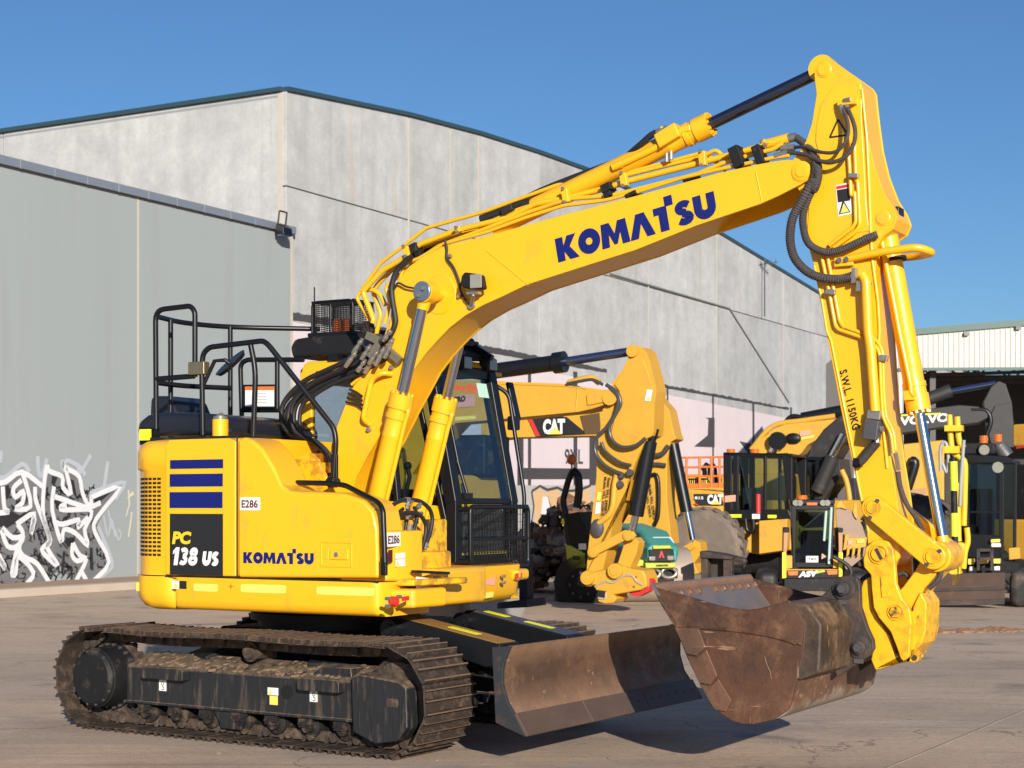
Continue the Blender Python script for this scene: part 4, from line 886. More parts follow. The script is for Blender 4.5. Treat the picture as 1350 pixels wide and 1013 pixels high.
for i in range(5):
    aa, ab = radians(227-i*3.2), radians(227-(i+1)*3.2)
    rs._ext([(r*cos(a), r*sin(a), z) for a, r, z in ((aa, RT-.01, 1.10), (ab, RT-.01, 1.10), (ab, RT-.01, 1.165), (aa, RT-.01, 1.165))], [(r*cos(a), r*sin(a), z) for a, r, z in ((aa, RT+.012, 1.10), (ab, RT+.012, 1.10), (ab, RT+.012, 1.165), (aa, RT+.012, 1.165))])
up(rs, 'reflector_strip', HIV, skirt)
# ---------------------------------------------------------------- revolving frame: middle and cab side
rf = MB(); rf.bb(-.65, 1.0, -.62, 1.22, .985, 1.24); up(rf, 'revolving_frame', YELW, None, bevel=.01)
# front lower panels under the boom foot and the cab
fp = MB()
fp.zprism([(1.20, -.63), (1.33, -.58), (1.35, .05), (1.32, .16), (.9, .16), (.9, -.63)], 1.02, 1.30)
fpo = up(fp, 'front_cover', YEL, None, bevel=.04, seg=3)
f2 = MB(); loft(f2, [(p, z) for p, z in ((rounded([(1.14, .20), (1.16, .24), (1.14, .78), (.96, 1.08), (.8, 1.18), (.3, 1.18), (.3, .20)], .05), 1.0), (rounded([(1.19, .175), (1.21, .22), (1.20, .84), (1.0, 1.14), (.8, 1.23), (.3, 1.23), (.3, .175)], .05), 1.06), (rounded([(1.21, .175), (1.23, .22), (1.22, .86), (1.02, 1.17), (.8, 1.26), (.3, 1.26), (.3, .175)], .05), 1.285))])
cabskirt = up(f2, 'cab_skirt', YEL, None, ang=50)
# side cover in front of the side door (steps back to the boom foot)
v0, v1 = U.x(511, 628, 1.28), U.x(534, 742, 1.28)
sc_ = MB(); sc_.zprism([(.85, -1.14), (1.255, -1.14), (1.30, -1.05), (1.30, -.72), (.85, -.72)], ZS, 1.585); scv = up(sc_, 'front_cabinet', YEL, None, bevel=.02)
def fx(px, py, x=1.302): return U.x(px, py, x)
def front_sticker(nm, pts, m, parent, x=1.302, t=.002):
    q = [U.x(p[0], p[1], x) for p in pts]; O, u, v = q[0], q[1]-q[0], q[2]-q[0]
    return plate(nm, O, u, v, m, parent, t=t), O, u, v
def cabz(pts): return zw(490, 650, 4.8238, pts)
o, O, u, v = front_sticker('fleet_number', cabz([(92, 345), (182, 338), (92, 255)]), WHITE, scv)
word('number_lettering', 'E286', O+u*.1+v*.2+Vector((.003, 0, 0)), u*.8, v*.6, MATS['dark_red_ink'], scv, bold=.02)
front_sticker('warning_sticker', cabz([(150, 472), (212, 466), (150, 425)]), WHITE, scv); front_sticker('warning_sticker', cabz([(150, 422), (212, 416), (150, 385)]), WHITE, scv)
q = cabz([(152, 468), (178, 465), (152, 430)]); a = [U.x(p[0], p[1], 1.305) for p in q]; plate('warning_triangle', a[0], a[1]-a[0], a[2]-a[0], HIVY, scv, t=.001, poly=[(0, 0), (1, 0), (.5, 1)])
front_sticker('red_label', cabz([(104, 445), (132, 440), (104, 365)]), MATS['dark_red_ink'], scv)
# step bracket with the red stop button
sb = MB(); sb.zprism([(1.16, -1.1), (1.42, -1.02), (1.45, -.62), (1.16, -.62)], 1.03, 1.17); sbo = up(sb, 'step_box', YEL, None, bevel=.03, seg=3)
st = MB(); st.zprism([(1.16, -1.05), (1.40, -1.0), (1.52, -.50), (1.50, -.42), (1.16, -.55)], 1.19, 1.235); up(st, 'step_plate', YELW, sbo, bevel=.012)
bn = U.x(518.5, 792.7, 1.42); rbn = MB(); rbn.cyl((1.40, bn.y, bn.z), (1.45, bn.y, bn.z), .034, 18); rbn.cyl((1.45, bn.y, bn.z), (1.458, bn.y, bn.z), .022, 14); up(rbn, 'stop_button', mat('red_plastic', (.75, .035, .02), .35), sbo)
for pq in ((511.5, 789.5), (511.5, 799.5), (526.5, 787)):
    w_ = U.x(*pq, 1.43); bb_ = MB(); bb_.cyl((1.41, w_.y, w_.z), (1.445, w_.y, w_.z), .015, 6); up(bb_, 'bolt', ZINC, sbo)
front_sticker('red_label', cabz([(190, 690), (238, 682), (190, 662)]), REDV, sbo, x=1.455)
# white document plate, dark plate, green label, stickers on the cab skirt
front_sticker('white_plate', cabz([(282, 612), (388, 625), (282, 532)]), WHITE, fpo, x=1.352)
front_sticker('dark_plate', cabz([(393, 575), (443, 578), (393, 530)]), CHAR, fpo, x=1.355)
ck = 1.226
front_sticker('warning_sticker', cabz([(503, 570), (557, 568), (503, 528)]), WHITE, cabskirt, x=ck); q = cabz([(506, 565), (530, 564), (506, 532)]); a = [U.x(p[0], p[1], ck+.003) for p in q]; plate('warning_triangle', a[0], a[1]-a[0], a[2]-a[0], HIVY, cabskirt, t=.001, poly=[(0, 0), (1, 0), (.5, 1)])
o, O, u, v = front_sticker('dealer_sticker', cabz([(655, 575), (782, 590), (655, 512)]), PINKV, cabskirt, x=ck-.01, t=.003)
word('dealer_lettering', 'PRO', O+u*.0+v*.32+Vector((.005, 0, 0)), u*.5, v*.62, CHAR, cabskirt, bold=.06)
front_sticker('reflector_strip', cabz([(635, 685), (758, 662), (640, 650)]), HIVY, cabskirt, x=ck-.03, t=.02)
front_sticker('embossed_plate', cabz([(555, 632), (592, 628), (555, 590)]), YELW, cabskirt, x=ck)
fb = MB(); a = U.x(665, 765, 1.2); fb.zprism([(1.05, .72), (1.27, .74), (1.24, .98), (1.02, 1.08)], 1.16, 1.25); cornr = up(fb, 'corner_bracket', YEL, cabskirt, bevel=.03, seg=3)
front_sticker('red_label', cabz([(915, 545), (955, 540), (915, 512)]), REDV, cabskirt, x=1.262)
for pq in ((838, 530), (838, 570)):
    w_ = U.x(*cabz([pq])[0], 1.265); bb_ = MB(); bb_.cyl((1.25, w_.y, w_.z), (1.28, w_.y, w_.z), .015, 6); up(bb_, 'bolt', ZINC, cabskirt)
# yellow machinery deck between hood, boom foot and cab
dk_ = MB(); dk_.bb(.0, .42, -.80, .15, 1.24, 1.84); dk_.bb(.42, .85, -.80, -.62, 1.24, 1.60); dk_.prism([(.02, 1.80), (.10, 2.12), (.34, 2.10), (.52, 1.80)], -.70, -.66); dko = up(dk_, 'machinery_deck', YELW, None, bevel=.012)
de = MB(); de.bb(-.04, .10, -.30, -.10, 1.95, 2.18); de.bb(.1, .25, -.45, -.40, 2.02, 2.10); up(de, 'pump_block', YELW, dko, bevel=.01)
# fuel door lines on the deck
# the boom stands a little to the right of the house centre line: its own frame, shifted sideways
HOUSE = U; OFF[0] = -.12; U = Fr(HOUSE.ox+OFF[0]*HOUSE.s, HOUSE.oy+OFF[0]*HOUSE.c, HOUSE.a)
# ---------------------------------------------------------------- boom
BY = .19
bo_px = [(440, 668), (441, 630), (445, 563), (459.7, 525), (467, 509), (485, 490), (503, 467), (513, 437), (517, 404), (522, 376), (540, 352), (556.7, 339.5), (588, 323.7), (640, 311.8), (738.7, 285), (840, 258.5), (946, 229), (997.7, 217.5), (1023, 213), (1039.6, 211), (1055, 212.5), (1065, 219), (1069, 229), (1066, 238), (1056, 244), (1025.8, 259.4), (1003.6, 269.3), (918.7, 298), (840, 329.6), (738.7, 362), (695, 376), (660, 392.8), (637.7, 402.7), (614, 416.5), (594, 432), (576.5, 450), (562.4, 466), (546.6, 487), (532.8, 513), (518, 540), (500, 577), (484, 604), (470, 630), (462, 668)]
bxz = U.XZ(bo_px, -BY)
bm1 = MB()
for s in (-1, 1): bm1.prism(bxz, s*BY-.011, s*BY+.011)
boom = up(bm1, 'boom', YEL, None, bevel=.004, seg=1)
ins = MB()   # top, rear and bottom plates between the two cheeks, set a little inside their edges
cx_ = sum(p[0] for p in bxz)/len(bxz)
def inset(poly, d):
    n = len(poly); ar = sum(poly[i][0]*poly[(i+1) % n][1]-poly[(i+1) % n][0]*poly[i][1] for i in range(n)); sg_ = 1 if ar > 0 else -1; out = []
    for i in range(n):
        a, b, c = Vector(poly[i-1]), Vector(poly[i]), Vector(poly[(i+1) % n]); e1, e2 = (b-a).normalized(), (c-b).normalized()
        t = (Vector((-e1.y, e1.x))+Vector((-e2.y, e2.x))); t = t.normalized()/max(.5, t.length/2)*sg_ if t.length > 1e-3 else Vector((0, 0)); out.append(tuple(b+t*d))
    return out
core = inset(bxz, .004)
# the core stops short of the tip so the arm can sit between the cheeks
ic = [i for i, p in enumerate(bo_px) if p[0] > 1001]
ins.prism([p for i, p in enumerate(core) if i not in ic], -BY+.008, BY-.008)
up(ins, 'boom_plates', YEL, boom)
# faint weld lines across the cheek
wl_ = MB()
for a, b in ((C_([(0, 555)])[0], C_([(285, 790)])[0]), (D_([(895, 445)])[0], D_([(935, 640)])[0])):
    wl_.tube(U.Y([a, b], -BY-.0115), .004, 6)
up(wl_, 'weld_seam', YEL, boom)
# boom tip pin and cheek boss
def boss(px, py, y, r, t, m=YEL, name='pin', parent=boom, pr=.55, hexa=False, pm=None):
    v = U.y(px, py, y); s = -1 if y < 0 else 1; b = MB(); b.lathe((v.x, y-s*.01, v.z), (0, s, 0), [(0, r), (t+.01, r), (t+.012, r*.93)], 28); o = up(b, name+'_boss' if 'boss' not in name else name, m, parent)
    p = MB(); p.lathe((v.x, y, v.z), (0, s, 0), [(0, r*pr), (t+.004, r*pr), (t+.007, r*pr*.94)], 6 if hexa else 24); up(p, name, pm or m, parent); return v
tip = boss(1056.5, 226, -BY-.011, .068, .005, parent=boom, pr=.6)
cp_ = U.y(557.5, 384.5, -.43)
bs = MB(); bs.lathe((cp_.x, -BY-.010, cp_.z), (0, -1, 0), [(0, .150), (.006, .144), (.0065, .0)], 40); up(bs, 'reinforcing_disc', YEL, boom)
pn = MB(); pn.cyl((cp_.x, -.44, cp_.z), (cp_.x, .30, cp_.z), .052, 24); up(pn, 'cylinder_pin', YEL, boom)
# KOMATSU on both cheeks would show one side only: the near one
O = U.y(736.5, 346.5, -BY-.0125); e = U.y(946.5, 284.5, -BY-.0125); tu = U.y(731.5, 315.5, -BY-.0125)
word('brand_lettering', 'KOMATSU', O, e-O, (tu-O), NAVY, boom, big=True)
# boom cylinders
def barrel_end(mb, p, d, r):
    pass
def cylinder(name, p_rod, p_base, gland_t, r, rr, parent, y, pipe=True, m=YEL, rod_m=CHROME2, neck=True):
    p, q = Vector(p_rod), Vector(p_base); d = q-p; L = d.length; d.normalize(); g = p+d*(L*gland_t)
    b = MB(); b.lathe(g, d, [(0, r*.55), (0, r*1.16), (.11, r*1.16), (.112, r*1.04), (.155, r*1.04), (.157, r*1.12), (.19, r*1.12), (.192, r), (.30, r), (.31, r*1.03), (.33, r*1.03), (.34, r), (L*(1-gland_t), r)], 28)
    o = up(b, name, m, parent, ang=30)
    bb = MB(); u = Vector((0, 1, 0)); w = d.cross(u)
    for k in range(10):
        a = 2*pi*k/10; c = g+(u*cos(a)+w*sin(a))*r*.93; bb.cyl(c-d*.018, c+d*.002, .013, 6)
    tag(up(bb, 'bolt_ring', m, o), kind='stuff')
    rd = MB(); rd.cyl(p+d*.04, g+d*.02, rr, 24); up(rd, 'piston_rod', rod_m, o)
    ey = MB(); ey.cyl(p-Vector((0, .055, 0)), p+Vector((0, .055, 0)), rr*2.1, 24); (ey.cyl(p+d*.02, p+d*.13, rr*1.35, 20, rr*1.15) if neck else None); up(ey, 'rod_eye', m, o)
    if pipe:
        pp = MB(); off = w*(-r*1.15)+Vector((0, -.4*r, 0))
        if off.x < 0: off = -w*(-r*1.15)+Vector((0, -.4*r, 0))
        s0 = g+d*.10+off*1.05; pp.tube(fillet([g+d*.08+off*.7, s0+off*.12, g+d*.20+off*1.05, q-d*.05+off*1.05], .03), .017, 8); pp.box(g+d*.09+off*.85, (.05, .05, .05)); up(pp, 'cylinder_pipe', m, o)
    return o
YC = .38
pr_ = Vector((cp_.x, -YC, cp_.z)); qb = U.y(491, 690, -YC)
g1 = U.y(531, 520, -YC)
gt = (g1-pr_).length/(qb-pr_).length
cyl1 = cylinder('boom_cylinder', pr_, qb, gt, .082, .040, exc, -YC)
YC2 = .235
cyl2 = cylinder('boom_cylinder', (pr_.x, YC2, pr_.z), (qb.x, YC2, qb.z), gt, .082, .040, exc, YC)
for o in (cyl1, cyl2): place(o)
wsh = MB(); wsh.lathe((cp_.x, -.42, cp_.z), (0, -1, 0), [(0, .075), (.03, .075), (.034, .07)], 24); ws = up(wsh, 'pin_cap', mat('blue_grey_steel', (.16, .20, .25), .35, .5, .15, 20), boom)
for dx, dz in ((-.02, -.03), (.022, .018)):
    wb = MB(); wb.cyl((cp_.x+dx, -.454, cp_.z+dz), (cp_.x+dx, -.468, cp_.z+dz), .017, 6); up(wb, 'bolt', ZINC, boom)
# work lamp on the boom
lp = [U.y(*p, -.33) for p in B_([(762, 330), (780, 300), (885, 315), (900, 400), (895, 415), (775, 408), (752, 385)])]
lm = MB(); lm.prism([(p.x, p.z) for p in lp], -.36, -.27); lamp = up(lm, 'work_lamp', BLKM, boom, bevel=.02, seg=3)
ln = MB(); c_ = U.y(*B_([(848, 360)])[0], -.36); ln.bb(c_.x-.050, c_.x+.050, -.368, -.355, c_.z-.050, c_.z+.052); up(ln, 'lamp_glass', LENS, lamp, bevel=.012)
bk = MB(); b1 = U.y(*B_([(830, 450)])[0], -.30); b2 = U.y(*B_([(815, 520)])[0], -.22)
bk.tube([b1+Vector((0, 0, .06)), b1, b2], .013, 8); bk.box((b1.x, -.29, b1.z+.012), (.10, .05, .018)); bk.cyl((b2.x, -.20, b2.z), (b2.x, -.225, b2.z), .03, 14); up(bk, 'lamp_bracket', ZINC, lamp)
lc = MB(); lc.tube(smooth(U.Y(B_([(640, 85), (655, 140), (655, 205), (700, 270), (735, 360), (748, 430), (790, 500), (825, 520)]), -.225), 4), .0095, 6); up(lc, 'lamp_cable', RUB, lamp)
for p in ((680, 190), (740, 460)):
    v = U.y(*B_([p])[0], -.215); q = MB(); q.cyl((v.x, -.21, v.z), (v.x, -.235, v.z), .014, 6); up(q, 'bolt', ZINC, boom)
# grab pipe and cable clips at the boom root
gp = MB(); gp.tube(fillet([U.y(*p, -y) for p, y in zip(A_([(390, 170), (330, 160), (255, 195), (195, 470), (240, 505)]), (.21, .27, .27, .27, .21))], .06), .021, 10); up(gp, 'boom_grab_pipe', YEL, boom)
for p in ((390, 125), (238, 540)):
    v = U.y(*A_([p])[0], -.21); q = MB(); q.cyl((v.x, -.2, v.z), (v.x, -.235, v.z), .018, 6); up(q, 'bolt', ZINC, boom)
# ---------------------------------------------------------------- pipes along the top of the boom
def pipe(name, pts, y, r, m=YEL, parent=boom, fil=.05, n=12, crv=False):
    if isinstance(y, (list, tuple)): P = [U.y(p[0], p[1], yy) for p, yy in zip(pts, y)]
    else: P = U.Y(pts, y)
    mb = MB()
    if m is HOSE and r > .02:          # ribbed protective sleeve
        Q_ = smooth(P, 22); mb.tube(Q_, r, n, radii=[r*(1.0 if i % 3 else .86) for i in range(len(Q_))])
    else: mb.tube(smooth(P, 6) if crv else fillet(P, fil), r, n)
    return up(mb, name, m, parent)
PA = B_([(128, 625), (130, 605), (50, 470), (210, 240), (370, 120), (515, 5)])+[(640, 279)]+C_([(490, 118), (560, 125)])+[(820, 230)]+D_([(510, 320), (560, 310), (690, 432)])
PBp = B_([(160, 640), (165, 615), (92, 430), (222, 290), (400, 185), (470, 115), (720, 20)])+C_([(160, 340), (330, 250), (520, 215), (800, 145)])+D_([(30, 505), (520, 380), (760, 318), (1013, 245)])+E_([(140, 622)])
PCp = B_([(180, 720), (215, 580), (160, 430), (200, 370), (385, 185), (420, 160)])
PDp = B_([(240, 640), (275, 500), (245, 400), (290, 360), (480, 205), (600, 125)])+C_([(0, 415), (300, 300), (560, 215), (830, 195)])+D_([(0, 582), (500, 455), (700, 372), (905, 315), (1013, 290)])+E_([(110, 650)])
PEp = B_([(250, 720), (290, 600), (320, 420), (370, 250), (480, 200), (650, 105)])+C_([(0, 440), (270, 340), (520, 260), (800, 225)])+D_([(100, 575), (400, 480), (640, 425), (830, 385), (1013, 345)])+E_([(160, 735)])
pipe('hydraulic_pipe', PA, -.02, .014, fil=.03); pipe('hydraulic_pipe', PBp, -.08, .022, fil=.035)
pipe('hydraulic_pipe', PCp+[(560, 325), (640, 297)], .03, .019, fil=.035); pipe('hydraulic_pipe', PDp, -.12, .016, fil=.035); pipe('hydraulic_pipe', PEp, -.16, .014, fil=.03)
pipe('hydraulic_pipe', D_([(0, 470), (300, 395), (540, 340), (630, 285), (700, 372), (760, 372)]), -.05, .015)
pipe('hydraulic_pipe', B_([(90, 425), (150, 412), (205, 440), (245, 520)]), -.03, .018)
def clamp(px, py, y, dx, dy, dz, m=BLKM, nm='pipe_clamp'):
    v = U.y(px, py, y); b = MB(); b.box(v, (dx, dy, dz), Matrix.Rotation(radians(-20), 3, 'Y')); return up(b, nm, m, boom, bevel=.006)
for (p, y, d, m) in ((D_([(785, 350)])[0], -.12, (.075, .16, .15), BLKM), (D_([(925, 335)])[0], -.14, (.06, .12, .14), BLKM), (C_([(820, 145)])[0], -.1, (.08, .1, .06), BLKM), (C_([(830, 190)])[0], -.12, (.06, .1, .04), BLKM), (B_([(445, 145)])[0], -.08, (.075, .1, .075), BLKM), (B_([(470, 185)])[0], -.14, (.05, .06, .05), BLKM), (C_([(160, 290)])[0], -.06, (.10, .1, .05), RUB), (B_([(130, 670)])[0], -.03, (.05, .10, .09), BLKM), (B_([(165, 760)])[0], -.1, (.13, .1, .075), DSTEEL), (D_([(465, 485)])[0], -.12, (.11, .08, .03), BLKM), (D_([(65, 592)])[0], -.16, (.09, .06, .03), BLKM)):
    clamp(p[0], p[1], y, *d, m=m)
def saddle(pts, y):
    P = U.Y(pts, y); b = MB(); b.bar(P[0], P[1], .045, .05)
    o = up(b, 'pipe_saddle', YEL, boom, bevel=.005)
    for P_ in P:
        q = MB(); q.cyl(P_+Vector((0, -.02, 0)), P_+Vector((0, -.045, 0)), .013, 6); up(q, 'bolt', ZINC, o)
for a in (D_([(535, 305), (545, 400)]), C_([(530, 150), (545, 240)]), C_([(920, 45), (932, 130)]), B_([(730, 5), (740, 35)]), B_([(380, 130), (395, 195)]), D_([(940, 240), (965, 262)])): saddle(a, -.13)
# couplings where the pipes end near the arm
for (a, b, y, r) in ((E_([(10, 660)])[0], E_([(150, 622)])[0], -.08, .036), (E_([(150, 622)])[0], E_([(200, 612)])[0], -.08, .03), (E_([(100, 690)])[0], E_([(190, 682)])[0], -.12, .022), (E_([(60, 740)])[0], E_([(140, 715)])[0], -.16, .02), (E_([(60, 690)])[0], E_([(135, 662)])[0], -.1, .02)):
    q = MB(); q.cyl(U.y(*a, y), U.y(*b, y), r, 10); up(q, 'hose_coupling', ZINC if r < .036 else YEL, boom)
# arm cylinder on top of the boom
ac_p, ac_q = U.y(1086, 92.5, 0), U.y(652, 300, 0); g = U.y(938, 170, 0)
acyl = cylinder('arm_cylinder', ac_p, ac_q, (g-ac_p).length/(ac_q-ac_p).length, .076, .043, exc, 0, pipe=False, neck=False, rod_m=mat('dark_chrome', (.10, .11, .16), .12, .9, .05)); place(acyl)
q = MB()
for a, b, w, h in (((255, 250), (395, 165), .15, .11), ((260, 185), (345, 205), .10, .10), ((390, 170), (470, 150), .08, .05)):
    q.bar(U.y(*D_([a])[0], -.05), U.y(*D_([b])[0], -.05), w, h)
up(q, 'valve_block', YEL, acyl, bevel=.012)
q = MB(); q.tube(U.Y(D_([(0, 385), (250, 265), (270, 240)]), -.08), .026, 10); q.tube(U.Y(D_([(-60, 410), (0, 385)]), -.08), .03, 10); up(q, 'cylinder_pipe', YEL, acyl)
for a in ((340, 160), (330, 330), (300, 345), (315, 200)):
    v = U.y(*D_([a])[0], -.1); q = MB(); q.cyl(v+Vector((0, 0, -.03)), v+Vector((0, 0, .03)), .016, 8); up(q, 'fitting', ZINC, acyl)
pipe('hydraulic_hose', [(643, 289), (700, 258), (742, 240), (800, 218), (822, 209), (841, 194), (858, 179), (866, 175)], [-.0, 0, 0, 0, 0, -.06, -.08, -.08], .024, RUB, crv=True)
q = MB(); q.cyl(U.y(*D_([(225, 180)])[0], -.08), U.y(*D_([(300, 148)])[0], -.08), .022, 10); up(q, 'hose_coupling', ZINC, acyl)
pipe('hydraulic_hose', C_([(-30, 350), (0, 340), (110, 300), (200, 262), (300, 235)]), -.05, .03, RUB, crv=True)
pipe('hydraulic_hose', [(540, 338), (560, 328), (600, 312), (640, 298)], .08, .03, RUB, crv=True)
# cable hose running down the near side of the boom root
pipe('hydraulic_hose', B_([(420, 195), (380, 225), (320, 290), (287, 390), (290, 480), (305, 570), (310, 640), (275, 720), (215, 775)]), -.23, .022, RUB, crv=True)
pipe('hydraulic_hose', B_([(300, 410), (330, 372), (380, 395), (440, 408)]), -.24, .008, RUB, crv=True)
# fittings and hose bundle dropping from the boom root to the deck
HB = [(468, 458), (450, 477), (425, 491), (401, 503), (379, 524), (371, 544), (377, 566), (398, 580), (416, 594), (425, 608), (428, 634)]
for k, (dx, dy, y, r) in enumerate(((0, 0, -.06, .021), (9, 7, .02, .020), (16, 12, -.14, .021), (5, 14, .10, .018), (24, 16, -.2, .017), (-1, 8, .16, .015), (13, 4, -.22, .014))):
    pts = [(p[0]+dx*(1-abs(i-5)/9)+(10+dx*.9)*(1 if i == 0 else .4 if i == 1 else 0), p[1]+dy*(.9 if i < 4 else .5 if i < 7 else .15)) for i, p in enumerate(HB)]
    pipe('hydraulic_hose', pts, y, r, RUB, crv=True)
for k, (x0, y0, x1, y1) in enumerate(((519, 446, 508, 462), (482, 474, 474, 486), (494, 470, 483, 488), (478, 447, 468, 462), (489, 455, 479, 470), (499, 462, 489, 476), (507, 458, 497, 478), (470, 463, 458, 480), (505, 450, 512, 440), (516, 455, 509, 468))):
    a, b = U.y(x0, y0, -.235-.012*k), U.y(x1, y1, -.235-.012*k); q = MB(); d = b-a; q.lathe(a, d, [(0, .014), (.02, .014), (.022, .021), (.045, .021), (.047, .015), (.075, .015), (.077, .020), (.10, .020), (d.length+.03, .017)], 8); up(q, 'hose_coupling', ZINC, boom)
q = MB(); a, b = U.y(494, 440, -.2), U.y(526, 480, -.2)
q.bar(U.y(510, 461, -.24), U.y(528, 477, -.24), .05, .06); q.bar(U.y(488, 472, -.25), U.y(500, 454, -.25), .05, .06); q.bar(U.y(484, 442, -.22), U.y(500, 450, -.22), .05, .06); up(q, 'hose_manifold', mat('olive_manifold', (.20, .18, .13), .45, .4, .15, 20), boom, bevel=.006)
pipe('hydraulic_pipe', A_([(120, 240), (180, 190), (300, 120), (380, 90)]), -.15, .014); pipe('hydraulic_pipe', A_([(90, 330), (200, 240), (330, 110)]), -.12, .012)
for k in range(4): pipe('hydraulic_hose', A_([(105+k*-8, 270+k*28), (150, 290+k*28), (190, 318+k*28)]), -.225, .009, RUB, crv=True)
# ---------------------------------------------------------------- arm
AY = .155
ar_px = [(1074, 143), (1077, 125), (1074, 100), (1075.5, 91), (1080, 84), (1088, 79), (1097, 80.7), (1104.8, 84.7), (1132.4, 104.5), (1137, 112), (1141, 150), (1146.5, 190), (1155, 225), (1167, 256), (1179, 275), (1184, 289), (1178, 303), (1166, 311), (1156, 326), (1155, 358.5), (1160, 420), (1167, 530), (1174, 600), (1183, 655), (1187, 690), (1187, 735), (1178, 747), (1160, 750), (1147, 740), (1143, 699), (1127.5, 624), (1109.5, 542), (1102.6, 505), (1086, 420), (1080.5, 390), (1073.6, 350.6), (1066.7, 326.9), (1063, 305), (1064, 285), (1066, 268), (1053, 250), (1042, 235), (1045, 212), (1058, 196), (1064, 184), (1071, 162.7)]
axz = U.XZ(ar_px, -AY)
am1 = MB()
for s in (-1, 1): am1.prism(axz, s*AY-.010, s*AY+.010)
arm = up(am1, 'dipper_arm', YEL, None, bevel=.004, seg=1)
aw = MB(); aw.prism(inset(axz, .006), -AY+.006, AY-.006); up(aw, 'arm_plates', YEL, arm)
# raised doubler on the head, drawn with a visible edge
dbl = MB(); dp = U.XZ(E_([(365, 400), (430, 300), (470, 262), (610, 240), (632, 255), (640, 330), (640, 520), (655, 760), (665, 960)])+F_([(515, 100), (528, 240), (545, 330), (430, 345), (300, 440), (250, 450), (190, 440), (140, 400), (122, 330), (130, 240)])+E_([(290, 960), (360, 760), (330, 640), (335, 540)]), -AY-.01)
dbl.prism(dp, -AY-.016, -AY-.002); up(dbl, 'head_doubler', YEL, arm, bevel=.006)
wd = MB(); wd.tube(U.Y(E_([(640, 290), (672, 620), (690, 1010)])+F_([(545, 300), (555, 500), (595, 800), (606, 1000)])+G_([(440, 300), (470, 640), (505, 1000)]), -AY-.010), .011, 8)
wd.tube(U.Y(F_([(170, 560), (215, 760), (255, 1000)])+G_([(130, 150), (220, 600), (290, 950)])+H_([(205, 60), (280, 420)]), -AY-.009), .009, 8); up(wd, 'weld_bead', YEL, arm)
boss(1086.5, 92.5, -AY-.010, .052, .003, parent=arm, pr=.8)
# cylinder lug bracket on the front of the arm head
lp2 = U.XZ([(1146, 235), (1158, 196), (1165, 225), (1176, 262), (1185, 275), (1187, 290), (1182, 302), (1172, 306), (1163, 306), (1152, 310)], -.13)
boss(1164, 288, -AY-.010, .050, .003, parent=arm, pr=.82)
hg = MB(); hg.bb(U.y(1183, 284, 0).x-.02, U.y(1183, 284, 0).x+.03, -.06, .06, U.y(1183, 284, 0).z-.05, U.y(1183, 284, 0).z+.05); up(hg, 'hose_block', BLK, arm, bevel=.01)
# danger sticker, triangle mark, load marking
def arm_sticker(nm, pts, m, t=.002, y=-AY-.0165, **k):
    q = U.Y(pts, y); O, u, v = q[0], q[1]-q[0], q[2]-q[0]; return plate(nm, O, u, v, m, arm, t=t, **k), O, u, v
arm_sticker('danger_sticker', F_([(330, 232), (422, 212), (313, 25)]), WHITE)
arm_sticker('danger_text_panel', F_([(328, 138), (410, 124), (320, 55)]), CHAR, y=-AY-.0187, t=.001)
arm_sticker('danger_header', F_([(318, 50), (400, 35), (316, 30)]), REDV, y=-AY-.0187, t=.001)
_, O, u, v = arm_sticker('warning_triangle', F_([(333, 218), (412, 202), (318, 138)]), CHAR, y=-AY-.0187, t=.001, poly=[(0, 0), (1, 0), (.62, 1), (.5, 1)])
arm_sticker('warning_triangle', F_([(345, 210), (402, 198), (332, 148)]), HIVY, y=-AY-.0199, t=.001, poly=[(0, 0), (1, 0), (.6, .98)])
tr_ = MB(); q = U.Y(E_([(425, 615), (545, 598), (480, 495)]), -AY-.017)
for i in range(3): tr_.bar(q[i], q[(i+1) % 3], .012, .003, up=(0, 1, 0))
up(tr_, 'triangle_mark', CHAR, arm)
a, b = U.y(*G_([(186, 352)])[0], -AY-.012), U.y(*G_([(275, 750)])[0], -AY-.012); c = U.y(*G_([(236, 335)])[0], -AY-.012)
word('load_lettering', 'S.W.L. 1150KG', a, b-a, c-a, CHAR, arm, bold=.028, spacing=1.08)
# oil pipes and clamps on the near face of the arm
def apipe(pts, y, r, m=YEL, fil=.04, nm='hydraulic_pipe', crv=False, parent=arm):
    return pipe(nm, pts, y, r, m, parent, fil, crv=crv)
yA = -AY-.034
apipe(E_([(545, 640), (560, 860), (568, 1010)])+F_([(440, 60), (448, 270), (425, 305), (270, 425)]), yA, .013)
apipe(E_([(590, 640), (600, 900)])+F_([(460, 0), (475, 290), (440, 340), (300, 440)]), yA, .013)
apipe(F_([(215, 480), (270, 740), (310, 960), (345, 1000)])+G_([(150, 40), (180, 75), (345, 130)]), yA, .013)
apipe(F_([(255, 480), (300, 720), (340, 940), (380, 985)])+G_([(180, 0), (205, 50), (340, 100)]), yA, .013)
apipe(G_([(405, 125), (450, 165), (475, 230), (482, 500), (495, 660), (545, 750), (560, 880)]), yA, .013)
apipe(G_([(405, 165), (435, 190), (455, 240), (465, 500), (475, 660), (530, 770), (545, 900)]), yA-.01, .011)
apipe(F_([(490, 620), (515, 660), (530, 1000)])+G_([(395, 200), (425, 620)]), -AY-.065, .034, fil=.03)
